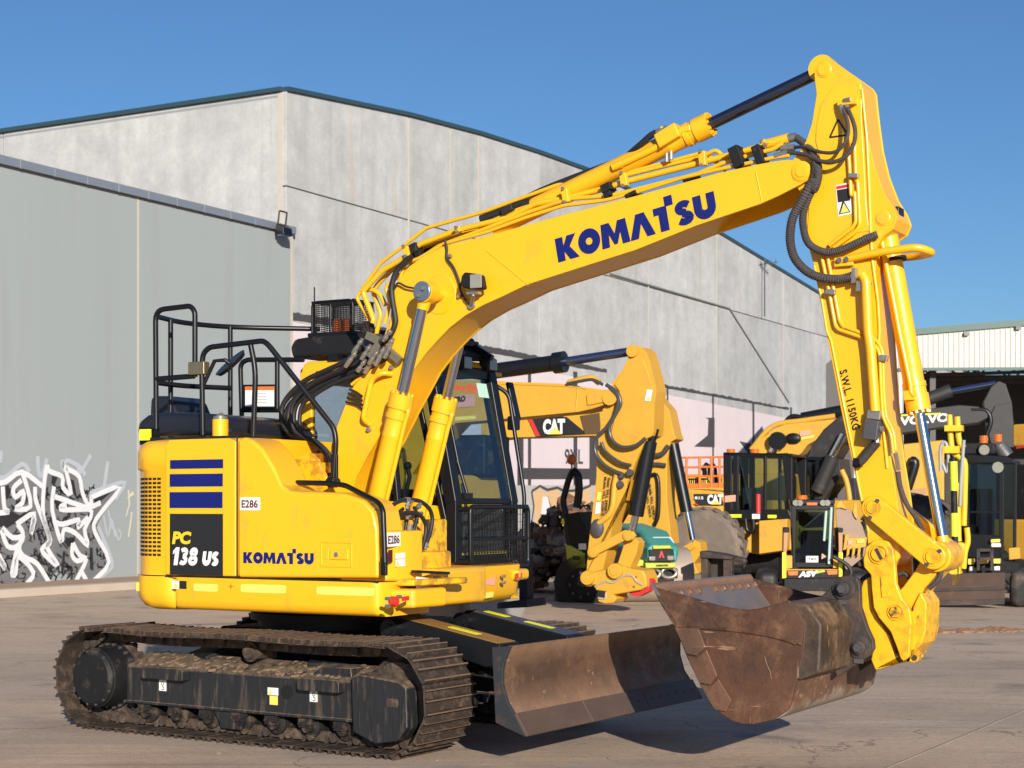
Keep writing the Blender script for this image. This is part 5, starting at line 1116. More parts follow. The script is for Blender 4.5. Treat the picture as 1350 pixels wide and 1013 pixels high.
for (p, d, m) in ((F_([(500, 700)])[0], (.10, .03, .07), ZINC), (F_([(280, 735)])[0], (.07, .03, .035), ZINC), (E_([(585, 870)])[0], (.07, .03, .03), ZINC), (G_([(480, 265)])[0], (.06, .03, .04), ZINC), (G_([(420, 645)])[0], (.09, .05, .06), ZINC), (G_([(400, 200)])[0], (.03, .02, .02), ZINC)):
    v = U.y(p[0], p[1], -AY-.06); b = MB(); b.box(v, d, Matrix.Rotation(radians(8), 3, 'Y')); up(b, 'pipe_clamp', m, arm, bevel=.005)
vb = MB(); v = U.y(*G_([(408, 745)])[0], -AY-.07); vb.box(v, (.095, .10, .13), Matrix.Rotation(radians(8), 3, 'Y')); vbo = up(vb, 'shutoff_valve', DSTEEL, arm, bevel=.006)
q = MB(); q.cyl(U.y(*G_([(460, 738)])[0], -AY-.07), U.y(*G_([(480, 736)])[0], -AY-.07), .02, 8); q.cyl(U.y(*G_([(430, 790)])[0], -AY-.07), U.y(*G_([(440, 830)])[0], -AY-.07), .02, 8); up(q, 'fitting', ZINC, vbo)
apipe(G_([(438, 825), (400, 870), (350, 930), (310, 965), (285, 960)]), -AY-.06, .032, HOSE, nm='hydraulic_hose', crv=True)
q = MB(); q.cyl(U.y(*G_([(330, 960)])[0], -AY-.06), U.y(*G_([(288, 968)])[0], -AY-.06), .036, 12); up(q, 'hose_coupling', BLK, arm)
# hoses bridging from the boom to the arm
apipe(E_([(250, 655), (305, 720), (340, 790), (345, 880), (320, 960)])+F_([(155, 0), (90, 120), (30, 230), (10, 330), (12, 420), (40, 510), (110, 590), (200, 635), (330, 650), (420, 632)]), [-.10, -.14, -.2, -.24, -.26, -.27, -.28, -.28, -.28, -.28, -.27, -.26, -.24, -.22, -.22], .031, HOSE, nm='hydraulic_hose', crv=True)
apipe(E_([(200, 615), (270, 670), (320, 740), (325, 860), (290, 960)])+F_([(180, 0), (130, 110), (95, 220), (98, 310), (125, 400), (185, 450), (270, 470), (370, 445), (480, 395), (590, 350)]), [-.08, -.14, -.2, -.22, -.24, -.24, -.24, -.24, -.24, -.24, -.24, -.23, -.22, -.22, -.20], .026, HOSE, nm='hydraulic_hose', crv=True)
apipe(E_([(190, 680), (260, 680), (360, 712), (450, 715), (510, 675), (545, 600), (545, 510), (510, 420)]), [-.12, -.18, -.24, -.26, -.27, -.27, -.26, -.22], .012, HOSE, nm='hydraulic_hose', crv=True)
apipe(E_([(150, 715), (260, 730), (370, 775), (450, 780), (540, 735), (590, 640), (590, 540), (545, 420)]), [-.16, -.2, -.25, -.27, -.28, -.28, -.27, -.22], .014, HOSE, nm='hydraulic_hose', crv=True)
for a, b in ((((495, 400), (520, 460))), ((535, 400), (560, 460)), ((520, 370), (565, 360))):
    q = MB(); q.cyl(U.y(*E_([a])[0], -.215), U.y(*E_([b])[0], -.225), .016, 8); up(q, 'hose_coupling', ZINC, arm)
q = MB(); q.box(U.y(*E_([(545, 380)])[0], -.19), (.12, .06, .04)); up(q, 'fitting', YEL, arm)
q = MB(); q.cyl(U.y(*F_([(330, 645)])[0], -.22), U.y(*F_([(440, 632)])[0], -.22), .025, 12); q.box(U.y(*F_([(440, 628)])[0], -.21), (.025, .07, .10)); up(q, 'hose_coupling', ZINC, arm)
q = MB(); q.cyl(U.y(*F_([(500, 378)])[0], -.21), U.y(*F_([(590, 350)])[0], -.20), .024, 12); up(q, 'hose_coupling', ZINC, arm)
# cylinder guard rail (tapered yellow bar) with its bracket
gr = MB(); gr.tube(fillet([U.y(*F_([(330, 530)])[0], -.19), U.y(*F_([(600, 470)])[0], -.21), U.y(*F_([(860, 435)])[0], -.20), U.y(*F_([(960, 470)])[0], -.12), U.y(*F_([(900, 492)])[0], .1), U.y(*F_([(700, 512)])[0], .2)], .10, 8), .026, 10)
gro = up(gr, 'cylinder_guard', YEL, arm); q = MB(); q.box(U.y(*F_([(370, 535)])[0], -.185), (.13, .04, .06)); up(q, 'guard_bracket', YEL, gro, bevel=.006)
for p in ((342, 525), (390, 518)):
    v = U.y(*F_([p])[0], -.205); q = MB(); q.cyl(v, v+Vector((0, -.025, 0)), .017, 6); up(q, 'bolt', mat('blue_zinc', (.20, .25, .30), .35, .7, .1), gro)
# bucket cylinder
bc_q = U.y(1166, 290, 0); bc_p = U.y(1246, 733, 0); g = U.y(1217, 541, 0)
bcyl = cylinder('bucket_cylinder', bc_p, bc_q, (g-bc_p).length/(bc_q-bc_p).length, .069, .036, exc, 0, pipe=False); place(bcyl)
q = MB(); q.tube(fillet([U.y(*p, -.09) for p in F_([(610, 330), (640, 500), (700, 800), (740, 1013)])+G_([(660, 440), (665, 500), (690, 520)])], .05), .016, 8); q.box(U.y(*G_([(660, 515)])[0], -.07), (.07, .06, .06)); up(q, 'cylinder_pipe', YEL, bcyl)
q = MB(); d = (bc_q-bc_p).normalized(); c = U.y(*F_([(712, 520)])[0], 0); q.cyl(c-d*.012, c+d*.012, .073, 24); up(q, 'cylinder_band', BLKM, bcyl)
# ---------------------------------------------------------------- linkage
def link(name, a, b, w0, w1, y0, y1, m=YELW, parent=exc, waist=.0):
    ax, bx = Vector((a.x, a.z)), Vector((b.x, b.z)); d = (bx-ax).normalized(); n = Vector((-d.y, d.x)); poly = []
    for k in range(13): t = pi/2+pi*k/12; poly.append(tuple(ax+n*(w0*sin(t))+d*(w0*cos(t))))
    if waist: poly += [tuple(ax.lerp(bx, .35)-n*waist), tuple(ax.lerp(bx, .65)-n*waist)]
    for k in range(13): t = -pi/2+pi*k/12; poly.append(tuple(bx+n*(w1*sin(t))+d*(w1*cos(t))))
    if waist: poly += [tuple(ax.lerp(bx, .65)+n*waist), tuple(ax.lerp(bx, .35)+n*waist)]
    mb = MB(); mb.prism(poly, y0, y1); o = up(mb, name, m, parent, bevel=.012, seg=3)
    if parent is exc: place(o)
    return o
la, lb = U.y(1151.3, 669.5, -.22), U.y(1230.5, 734.5, -.22)
lk1 = link('rocker_link', la, lb, .078, .082, -.235, -.17); link('rocker_link', la, lb, .078, .082, .17, .235)
for v, r in ((la, .040), (lb, .044)):
    q = MB(); q.lathe((v.x, -.23, v.z), (0, -1, 0), [(0, r*1.4), (.009, r*1.4), (.011, r*1.34), (.011, r*1.14), (.002, r*1.1), (.002, r), (.016, r), (.019, r*.94)], 28); q.cyl((v.x, -.22, v.z), (v.x, .24, v.z), r*.85, 18); up(q, 'link_pin', YELW, lk1)
for p in H_([(340, 205), (290, 318), (755, 540), (670, 630)]):
    v = U.y(*p, -.235); q = MB(); q.cyl(v, v+Vector((0, -.014, 0)), .014, 6); up(q, 'bolt', DSTEEL, lk1)
lc2 = U.y(1181, 805.6, -.15); lk2 = link('bucket_link', Vector((lb.x, 0, lb.z)), lc2, .085, .085, -.135, .135, waist=.06)
q = MB(); q.cyl(Vector((lb.x, -.17, lb.z)), Vector((lb.x, .17, lb.z)), .10, 28); q.bar((lb.x+.02, 0, lb.z+.03), (bc_p.x, 0, bc_p.z), .12, .12); up(q, 'link_knuckle', YELW, lk2, bevel=.01)
# hoses to the hitch
pipe('hydraulic_hose', H_([(475, 10), (490, 110), (530, 220), (590, 310), (640, 400)]), [-.1, -.1, -.08, -.05, 0], .017, HOSE, parent=arm, crv=True)
q = MB(); q.cyl(U.y(*G_([(560, 900)])[0], -.17), U.y(*G_([(580, 1010)])[0], -.12), .016, 8); up(q, 'hose_coupling', ZINC, arm)
pipe('hydraulic_hose', H_([(765, 660), (755, 710), (720, 760), (680, 790)]), -.145, .017, HOSE, parent=lk2, crv=True)
pipe('hydraulic_hose', H_([(470, 700), (520, 690), (560, 730)]), -.05, .016, HOSE, parent=arm, crv=True)
# ---------------------------------------------------------------- quick hitch
HY = .185
h_near = [(1139, 738), (1142, 722), (1150, 714), (1160, 711), (1172, 714), (1179, 724), (1181, 740), (1183, 770), (1190, 789), (1200, 800), (1203, 820), (1201, 845), (1200, 866), (1192, 872), (1188, 868), (1183, 853), (1175, 833), (1159, 814), (1152.5, 801), (1150, 775), (1149, 758), (1140, 748)]
hx = U.XZ(h_near, -HY); hm_ = MB()
for s in (-1, 1): hm_.prism(hx, s*HY-.022, s*HY+.022)
hitch = up(hm_, 'quick_hitch', YELW, None, bevel=.010, seg=2)
h_mid = [(1141, 766), (1150, 760), (1153, 800), (1162, 818), (1176, 838), (1183, 862), (1200, 868), (1203, 845), (1206, 800), (1216, 780), (1225, 794), (1224, 830), (1219, 848), (1211, 856), (1200, 870), (1175, 878), (1157, 883.5), (1151, 869), (1154, 855), (1150, 838), (1138, 812), (1134.5, 788)]
hq = MB(); hq.prism(U.XZ(h_mid, -.10), -.155, .155); up(hq, 'hitch_body', YELW, hitch, bevel=.012)
lgg = MB(); lgg.prism(U.XZ([(1190, 862), (1198, 855), (1206, 858), (1213, 862), (1211, 871), (1205, 875), (1198, 872)], -.1), -.11, -.04); up(lgg, 'lifting_eye', YELW, hitch, bevel=.008); q = MB(); v = U.y(1205, 867.5, -.112); q.cyl(v, v+Vector((0, .005, 0)), .02, 14); up(q, 'eye_hole', RUSTD, hitch)
for (px, py, r, hexa) in ((1158.5, 730.7, .066, False), (1181, 807, .056, True)):
    v = U.y(px, py, -HY-.022); q = MB(); q.lathe((v.x, v.y+.005, v.z), (0, -1, 0), [(0, r), (.012, r), (.014, r*.96), (.014, r*.82), (.004, r*.8), (.004, r*.74)], 28); up(q, 'pin_collar', YELW, hitch); q = MB(); q.lathe((v.x, v.y, v.z), (0, -1, 0), [(0, r*.72), (.018, r*.72), (.021, r*.67)], 6 if hexa else 24); up(q, 'hitch_pin', YELW, hitch)
v = U.y(1158.5, 730.7, -HY-.043); q = MB(); q.bar(v+Vector((-.02, 0, .035)), v+Vector((.02, 0, -.035)), .022, .006, up=(0, 1, 0)); up(q, 'pin_slot', RUSTD, hitch)
v = U.Y(J_([(660, 220), (700, 215), (650, 95)]), -HY-.024); plate('maker_plate', v[0], v[1]-v[0], v[2]-v[0], YELW, hitch, t=.008)
gu = MB(); gu.cyl(U.y(*J_([(880, 330)])[0], .0), U.y(*J_([(835, 350)])[0], -.16), .05, 16); up(gu, 'hitch_cylinder', YELW, hitch)
# ---------------------------------------------------------------- bucket
WEARB = rust_mat('wear_plate_rust', (.095, .041, .021), (.18, .095, .05), (.042, .020, .013))
RUSTT = rust_mat('torsion_tube_rust', (.105, .060, .034), (.24, .155, .09), (.028, .019, .014))
WB = .86
sp_px = [(859, 773.6), (879.6, 779.5), (902, 785.5), (925, 792), (943, 797.5), (960.6, 801.5), (984, 804.5), (1000, 802.5), (1013.9, 799), (1039.5, 791.7), (1063, 822), (1058, 868), (1048, 906), (1040, 936), (1020, 949), (995, 955), (980, 955), (965, 951), (950, 941), (921, 900), (905, 866), (889.5, 827), (871.7, 799)]
sxz = U.XZ(sp_px, -WB)
# shell: lip, floor and rolled back as one curved plate
shell = [sxz[0]]+[sxz[i] for i in (22, 21, 20, 19, 18, 17, 16, 15)]
back_xz = [(sxz[15][0], sxz[15][1])]
xb_, zb_ = sxz[12]; x_t, z_t = sxz[10]
shl = [Vector((p[0], 0, p[1])) for p in shell]+[Vector((p[0], 0, p[1])) for p in (sxz[14], sxz[13], sxz[12], sxz[11], sxz[10])]
shl = smooth(shl, 3)
th = MB(); ou = [(v.x, v.z) for v in shl]; inn = []
for i, v in enumerate(shl):
    a, b = shl[max(i-1, 0)], shl[min(i+1, len(shl)-1)]; d = (b-a).normalized(); inn.append((v.x-d.z*.03, v.z+d.x*.03))
th.prism(ou+inn[::-1], -WB+.029, WB-.029); bucket = up(th, 'bucket', RUSTB, None)
for y0_ in (-WB, WB-.03):
    bk_ = MB(); bk_.prism(sxz, y0_, y0_+.03); up(bk_, 'side_plate', RUST, bucket, bevel=.006)
# cutting lip with bolt-on edge
p0, p1 = Vector(ou[0]), Vector(ou[5]); dl = (p1-p0).normalized(); nl = Vector((-dl.y, dl.x))
nl = nl if nl.x > 0 else -nl
lp_ = MB(); lp_.prism([tuple(p0-dl*.02), tuple(p0-dl*.015+nl*.02), tuple(p0+dl*.34+nl*.05), tuple(p0+dl*.34+nl*.03), tuple(p0)], -WB-.004, WB+.004); lipo = up(lp_, 'cutting_lip', LIPM, bucket)
for k in range(11):
    if k == 4: continue
    y = -WB+.16+k*.148; c = p0+dl*.085+nl*.037; q = MB(); q.lathe((c.x-nl.x*.012, y, c.y-nl.y*.012), (nl.x, 0, nl.y), [(0, .026), (.02, .026), (.03, .018)], 8); up(q, 'lip_bolt', RUST, bucket)
# side wear plates along the floor edge, weld line of the side reinforcement
wp = K_([(205, 440), (280, 625), (365, 815), (465, 985), (560, 1010), (590, 940), (500, 770), (415, 590), (370, 450)])
for a in (((205, 440), (365, 448), (412, 575), (350, 632), (283, 620)), ((285, 628), (352, 640), (418, 590), (490, 765), (440, 825), (366, 812)), ((368, 820), (442, 832), (495, 785), (585, 930), (545, 1005), (470, 990))):
    q = MB(); q.prism(U.XZ(K_(a), -WB), -WB-.016, -WB-.001); up(q, 'wear_plate', WEARB, bucket, bevel=.006)
wv = MB(); wv.tube(smooth(U.Y(K_([(215, 432), (360, 445), (560, 460), (760, 487), (900, 515), (1010, 550)])+J_([(110, 485), (170, 505)]), -WB-.002), 3), .010, 8); up(wv, 'weld_bead', RUST, bucket)
rp_ = MB(); q = U.XZ(K_([(90, 230), (150, 215), (240, 240), (390, 280), (560, 325), (690, 335), (830, 308), (955, 275), (1010, 300)])+J_([(190, 385), (170, 500), (100, 480)])+K_([(900, 508), (760, 480), (560, 455), (360, 440), (215, 425), (150, 310)]), -WB); rp_.prism(q, -WB-.008, -WB-.001); up(rp_, 'side_doubler', RUST, bucket, bevel=.003)
sc1 = MB(); sc1.tube(U.Y(K_([(800, 640), (815, 690), (838, 740), (845, 790)]), -WB-.001), .003, 6); up(sc1, 'gouge', WEAR, bucket)
# torsion tube across the top of the back
t0, t1, t2, t3 = U.y(1039, 793, -WB), U.y(1063, 823, -WB), U.y(1055, 862, -WB), U.y(1020, 815, -WB)
tq = MB(); xz = [(t0.x-.10, t0.z-.04), (t0.x, t0.z), (t0.x+.13, t0.z-.015), (t0.x+.22, t0.z-.14), (t0.x+.205, t0.z-.44), (t0.x+.06, t0.z-.50)]
tq.prism(xz, -WB+.004, WB-.004); up(tq, 'torsion_tube', RUSTT, bucket, bevel=.022, seg=3)
# hanger ears with pins
ear = [(1080, 800), (1085, 785.6), (1107, 764), (1114, 759), (1122, 758.5), (1131, 762), (1135, 770), (1136, 800), (1145, 828), (1152.5, 844), (1153.6, 855), (1148, 864), (1104.7, 893), (1098, 870), (1100, 840)]
for s in (-1, 1):
    q = MB(); y = s*.24; q.prism(U.XZ(ear, -.24), y-.028, y+.028); eo = up(q, 'hanger_ear', RUSTD, bucket, bevel=.008)
    if s < 0:
        for (px, py) in ((1113, 776), (1134, 853.5)):
            v = U.y(px, py, -.27); b = MB(); b.lathe((v.x, -.262, v.z), (0, -1, 0), [(0, .078), (.02, .078), (.024, .06), (.024, .045), (.05, .045), (.055, .034)], 24); b.cyl((v.x, -.26, v.z), (v.x, .26, v.z), .04, 16); up(b, 'bucket_pin', RUSTD, eo)
            b = MB(); b.cyl((v.x, -.31, v.z), (v.x, -.335, v.z), .03, 6); up(b, 'pin_bolt', DSTEEL, eo); b = MB(); b.box((v.x-.01, -.272, v.z-.09), (.06, .02, .03)); up(b, 'pin_keeper', DSTEEL, eo)
U = HOUSE; OFF[0] = 0.0
# hose loops at the foot of the boom, between the side door and the cab
def cz(pts, x): return [U.x(p[0], p[1], x) for p in cabz(pts)]
for k, (pts, x, r) in enumerate((([(110, 200), (112, 150), (135, 80), (190, 50), (250, 45), (310, 55), (365, 100), (385, 160), (375, 240), (350, 320)], 1.12, .016), ([(118, 215), (150, 150), (200, 130), (260, 128), (310, 145), (340, 190), (345, 240), (330, 320), (300, 400)], 1.16, .016), ([(225, 70), (235, 110), (225, 160), (215, 260), (232, 330)], 1.1, .012), ([(270, 90), (290, 150), (270, 230), (262, 300), (250, 350)], 1.14, .014), ([(200, 100), (170, 130), (150, 190), (140, 215)], 1.08, .013))):
    mb = MB(); mb.tube(smooth(cz(pts, x), 6), r, 12); up(mb, 'hydraulic_hose', RUB, None)
for a, b, x in (((235, 55), (225, 105), 1.13), ((290, 100), (310, 70), 1.13), ((225, 170), (238, 120), 1.14), ((238, 260), (250, 200), 1.15), ((285, 420), (310, 370), 1.17), ((340, 360), (350, 320), 1.14), ((250, 360), (262, 325), 1.15), ((215, 130), (320, 130), 1.13), ((205, 45), (260, 50), 1.12), ((150, 210), (160, 170), 1.1), ((275, 140), (288, 185), 1.12)):
    A, B2 = cz([a, b], x); q = MB(); q.lathe(A, B2-A, [(0, .014), (.02, .014), (.022, .022), ((B2-A).length*.6, .022), ((B2-A).length*.62, .016), ((B2-A).length, .016)], 8); up(q, 'hose_coupling', ZINC, None)
q = MB(); q.zprism([(.98, -.62), (1.16, -.62), (1.20, -.40), (1.16, -.1), (.98, -.1)], 1.25, 1.42); q.bb(1.0, 1.08, -.70, -.45, 1.3, 1.70); q.bb(.86, 1.0, -.30, .10, 1.25, 1.66); up(q, 'boom_base', YELW, None, bevel=.02)
q = MB(); v = cz([(270, 500), (480, 510)], 1.36); q.bar(v[0], v[1], .05, .02); up(q, 'rubber_strip', BLKM, None)
# ---------------------------------------------------------------- handrails and mirror on the hood
def rail(name, pts, y, r=.021, fil=.07, m=BLK, parent=None, extra=()):
    P = [U.y(p[0], p[1], yy) for p, yy in zip(pts, y)] if isinstance(y, (list, tuple)) else U.Y(pts, y)
    mb = MB(); mb.tube(fillet(P, fil), r, 10)
    for e_ in extra: mb.tube(e_, r, 8)
    return up(mb, name, m, parent)
YR = -.98
r1 = rail('handrail', [(206, 566), (205, 409), (251, 403.5), (257, 411), (257, 497)], YR, fil=.09, extra=[U.Y([(206, 500), (256, 496)], YR)])
k0, k1 = U.y(206, 417, YR), U.y(257, 409, YR)
zt_ = U.y(206, 413, YR).z
P1 = [U.z(px, py, zt_) for px, py in ((208, 418), (245, 426), (310, 431.5), (421, 434))]
zl = U.y(208, 503, YR).z; P2 = [U.z(px, py, zl) for px, py in ((208, 505), (245, 509), (304, 512))]
rr_ = MB(); rr_.tube(smooth(P1, 5), .021, 10); rr_.tube(smooth(P2, 4), .021, 10)
for q_, zz in ((P1[1]+(P1[0]-P1[1])*.55, 2.26), (P1[2]+(P1[1]-P1[2])*.1, 2.26)): rr_.tube([q_, (q_.x, q_.y, zz)], .021, 10)
up(rr_, 'rear_guard_rail', BLK, None)
r2 = rail('handrail', [(267.5, 574), (266, 482), (268, 466), (276, 458), (347, 449.5), (354, 455), (440, 564), (443, 580), (439, 640)], [-1.0, -1.0, -1.0, -1.0, -.95, -.95, -.85, -.85, -.85], fil=.10, extra=[fillet(U.Y([(330, 453), (337, 488), (334, 576)], -.95), .1)])
q = MB(); v = U.y(262, 486, -.99); q.box(v, (.16, .07, .10)); up(q, 'rail_clamp', mat('bronze_zinc', (.34, .27, .17), .4, .8, .1), r2, bevel=.008)
r3 = rail('handrail', [(319, 560), (317, 484), (319.5, 478), (326, 474.5), (400, 474.5)], .15, fil=.07, extra=[U.Y([(319, 541), (369, 541)], .15), U.Y([(365.5, 475), (365.5, 541)], .15)])
q = U.Y([(320, 538.5), (363, 538.5), (320, 507.5)], .11); plate('sign_board', q[0], q[1]-q[0], q[2]-q[0], BLK, r3, t=.012)
q = U.Y([(323.5, 536), (361.5, 536), (323.5, 510)], .095); sbd = plate('warning_sign', q[0], q[1]-q[0], q[2]-q[0], WHITE, r3, t=.003)
plate('sign_header', q[0]+(q[2]-q[0])*.82+Vector((0, -.003, 0)), q[1]-q[0], (q[2]-q[0])*.18, ORNG, r3, t=.002)
for k in range(4): plate('sign_text_line', q[0]+(q[2]-q[0])*(.62-.15*k)+(q[1]-q[0])*.3+Vector((0, -.003, 0)), (q[1]-q[0])*.45, (q[2]-q[0])*.035, mat('grey_ink', (.35, .35, .35), .6), r3, t=.001)
# rail over the side door, with its hinge posts
yv = -1.0
fr_ = rail('front_grab_rail', [(389, 644), (390, 636.5), (437, 637.5), (455, 640), (498, 662), (505, 672), (507.5, 742)], [-1.0, -1.0, -1.02, -1.05, -1.22, -1.245, -1.26], fil=.05, r=.020)
q = MB(); v = U.y(439, 636, -.9); q.cyl(v+Vector((0, -.05, 0)), v+Vector((0, .05, 0)), .04, 14); v2 = U.y(388, 645, -1.0); q.box(v2, (.10, .08, .02)); v3 = U.y(506.5, 747, -1.25); q.box(v3, (.05, .03, .13)); v4 = U.y(441, 618, -.85); q.box(v4, (.06, .03, .22)); up(q, 'rail_bracket', BLK, fr_, bevel=.01)
mi = MB(); c_ = U.y(303, 478, -.93); dx = (U.y(320, 463, -.93)-U.y(285, 494, -.93)); dx.normalize(); Rt, Vw, Zu = Vector((U.c, U.s, 0)), Vector((-U.s, U.c, 0)), Vector((0, 0, 1)); nrm = ((Zu*.76-Rt*.65)*.95-Vw*.30).normalized(); dx = Rt*.76+Zu*.65; ax = (dx-nrm*dx.dot(nrm)).normalized(); bx_ = nrm.cross(ax)
mi._ext([c_+ax*(.145*cos(2*pi*k/28))+bx_*(.145*sin(2*pi*k/28)) for k in range(28)], [c_-nrm*.03+ax*(.125*cos(2*pi*k/28))+bx_*(.125*sin(2*pi*k/28)) for k in range(28)]); mir = up(mi, 'mirror', BLK, None)
q = MB(); q.tube([U.y(268, 508, -1.0), U.y(283, 476, -.97), U.y(297, 475, -.95), c_-nrm*.03], .016, 8); up(q, 'mirror_arm', BLK, mir)
# ---------------------------------------------------------------- operator's cab
X0, X1, XT, YL, YR_, ZB, ZW, ZT = -.61, .93, .70, 1.27, .33, 1.285, 1.80, 2.96
def fxz(z): return X1 if z <= ZW else X1+(XT-X1)*(z-ZW)/(2.88-ZW)
cabm = MB()
for yy, s in ((YR_, 1), (YL, -1)):
    a, b = yy, yy+s*.06
    y0, y1 = min(a, b), max(a, b)
    # rear pillar + roof rail + lower panel, traced as one window frame
    cabm.prism([(X0, ZB), (X0, 2.90), (X0+.05, ZT), (XT-.02, ZT), (XT, 2.90), (XT-.06, 2.88), (X0+.16, 2.885), (X0+.12, 2.84), (X0+.12, 1.80), (.32, 1.80), (.78, 1.76), (.84, 1.70), (.86, ZB)], y0, y1)
cabm.bb(X0, X0+.05, YR_+.06, YL-.06, ZB, 1.75); cabm.bb(X0, X0+.06, YR_+.06, YL-.06, 2.80, 2.93)
cabm.prism([(X0+.02, 2.925), (X0+.06, 2.975), (XT-.04, 2.975), (XT, 2.92)], YR_+.02, YL-.02)
cabm.bb(X0, .9, YR_+.06, YL-.06, ZB, ZB+.10)
cab_o = up(cabm, 'operator_cab', YEL, None, bevel=.012)
# black front pillars and sills
fp_ = MB()
for yy in (YR_+.02, YL-.02):
    fp_.bar((X1-.03, yy, ZB+.02), (X1-.03, yy, ZW), .10, .10, up=(1, 0, 0)); fp_.bar((X1-.03, yy, ZW-.02), (XT-.03, yy, 2.93), .11, .11, up=(0, 1, 0))
fp_.bar((X1-.015, YR_+.05, ZW), (X1-.015, YL-.05, ZW), .04, .05); fp_.bar((X1-.02, YR_+.05, ZB+.04), (X1-.02, YL-.05, ZB+.04), .06, .08); fp_.bar((XT-.01, YR_+.05, 2.87), (XT-.01, YL-.05, 2.87), .06, .09)
fp_.bar((.36, YR_+.03, 1.78), (.24, YR_+.03, 2.90), .07, .05); fp_.bar((.36, YL-.03, 1.3), (.24, YL-.03, 2.90), .06, .05)
fp_.bar((.84, YR_-.012, 1.62), (.52, YR_-.012, 2.86), .05, .03, up=(0, 1, 0))
up(fp_, 'front_pillar', BLK, cab_o, bevel=.012)
def pane(nm, pts, m):
    n = len(pts); a, b, c = Vector(pts[0]), Vector(pts[1]), Vector(pts[2]); N = (b-a).cross(c-b).normalized()*.006
    mb = MB(); mb._ext([Vector(p) for p in pts], [Vector(p)+N for p in pts]); return up(mb, nm, m, cab_o, shade=False)
pane('windscreen', [(X1-.004, YR_+.06, ZW+.02), (X1-.004, YL-.06, ZW+.02), (XT+.004, YL-.06, 2.83), (XT+.004, YR_+.06, 2.83)], GLASS)
pane('lower_windscreen', [(X1, YR_+.06, ZB+.08), (X1, YL-.06, ZB+.08), (X1, YL-.06, ZW-.03), (X1, YR_+.06, ZW-.03)], GLASS)
pane('side_window', [(X0+.12, YR_+.03, 1.80), (.88, YR_+.03, 1.74), (XT-.03, YR_+.03, 2.88), (X0+.12, YR_+.03, 2.88)], GLASSD)
pane('side_window', [(X0+.12, YL-.03, 1.80), (.88, YL-.03, 1.74), (XT-.03, YL-.03, 2.88), (X0+.12, YL-.03, 2.88)], GLASS)
pane('rear_window', [(X0+.03, YR_+.08, 1.76), (X0+.03, YL-.08, 1.76), (X0+.03, YL-.08, 2.80), (X0+.03, YR_+.08, 2.80)], GLASS)
stp = MB(); stp.bb(XT+.02, XT+.03, .42, .80, 2.79, 2.83)
O = Vector((XT+.045, .56, 2.70)); word('screen_lettering', 'Now in NSW', O, (0, .42, 0), (-.02, 0, .07), REDV, cab_o, bold=.02)
plate('screen_sticker', Vector((XT+.045, 1.0, 2.67)), (0, .16, 0), (-.03, 0, .12), mat('pale_green_label', (.45, .66, .55), .5), cab_o)
it_ = MB(); it_.bb(X0+.08, X1-.08, YL-.075, YL-.066, ZB+.1, 1.75); it_.bb(X0+.08, X1-.1, YR_+.066, YR_+.075, ZB+.1, 1.74); it_.bb(X0+.06, X0+.07, YR_+.08, YL-.08, ZB+.1, 1.75); it_.bb(X0+.08, X1-.06, YR_+.07, YL-.07, ZB+.101, ZB+.115); up(it_, 'interior_trim', INT, cab_o)
for k_ in range(2):
    q = MB(); q.bb(X0+.1, XT-.05, YL-.14+k_*.01-k_*(YL-YR_-.22), YL-.10-k_*(YL-YR_-.22), 2.84, 2.90); up(q, 'roof_lining', INT, cab_o)
# interior: seat, consoles, levers, monitor
st = MB(); st.bb(-.15, .35, .60, 1.1, 1.62, 1.74); st.bb(-.22, -.08, .50, .98, 1.70, 2.42); st.bb(-.20, -.10, .60, .88, 2.45, 2.66); st.bb(-.1, .3, .52, .96, 1.38, 1.62); up(st, 'driver_seat', SEAT, cab_o, bevel=.05, seg=3)
cn = MB(); cn.bb(-.2, .40, .40, .54, 1.385, 1.90); cn.bb(-.2, .45, 1.04, 1.2, 1.385, 1.86)
for y in (.47, 1.12): cn.tube([(.36, y, 1.86), (.40, y, 2.0), (.38, y, 2.08)], .018, 8); cn.ball((.38, y, 2.09), .035)
for y in (.62, .80): cn.tube([(.70, y, 1.385), (.74, y, 1.75), (.70, y, 1.95)], .014, 8); cn.box((.78, y, 1.42), (.22, .10, .03))
up(cn, 'control_console', INT, cab_o, bevel=.01)
mo = MB(); mo.box((.70, .44, 2.02), (.05, .20, .16)); mo.tube([(.72, .42, 1.75), (.70, .44, 1.95)], .02, 8); up(mo, 'monitor', INT, cab_o, bevel=.01)
# wiper
wp_ = MB(); wp_.tube([(X1+.02, .47, 1.86), (X1-.05, .45, 2.10), (X1-.14, .445, 2.50)], .014, 8); wp_.box((X1+.02, .47, 1.84), (.05, .10, .05)); up(wp_, 'wiper', BLK, cab_o)
# outer handrail at the far front corner with a mirror
hr = MB(); hr.tube(fillet([(.98, 1.33, 1.30), (.97, 1.37, 1.85), (.80, 1.40, 2.72), (.70, 1.32, 2.80)], .06), .018, 8); up(hr, 'cab_grab_rail', BLK, cab_o)
mr = MB(); mr.box((.80, 1.48, 2.66), (.035, .10, .34), Matrix.Rotation(radians(-14), 3, 'Y')); mr.box((.82, 1.45, 2.47), (.07, .12, .12)); up(mr, 'cab_mirror', BLK, cab_o, bevel=.015)
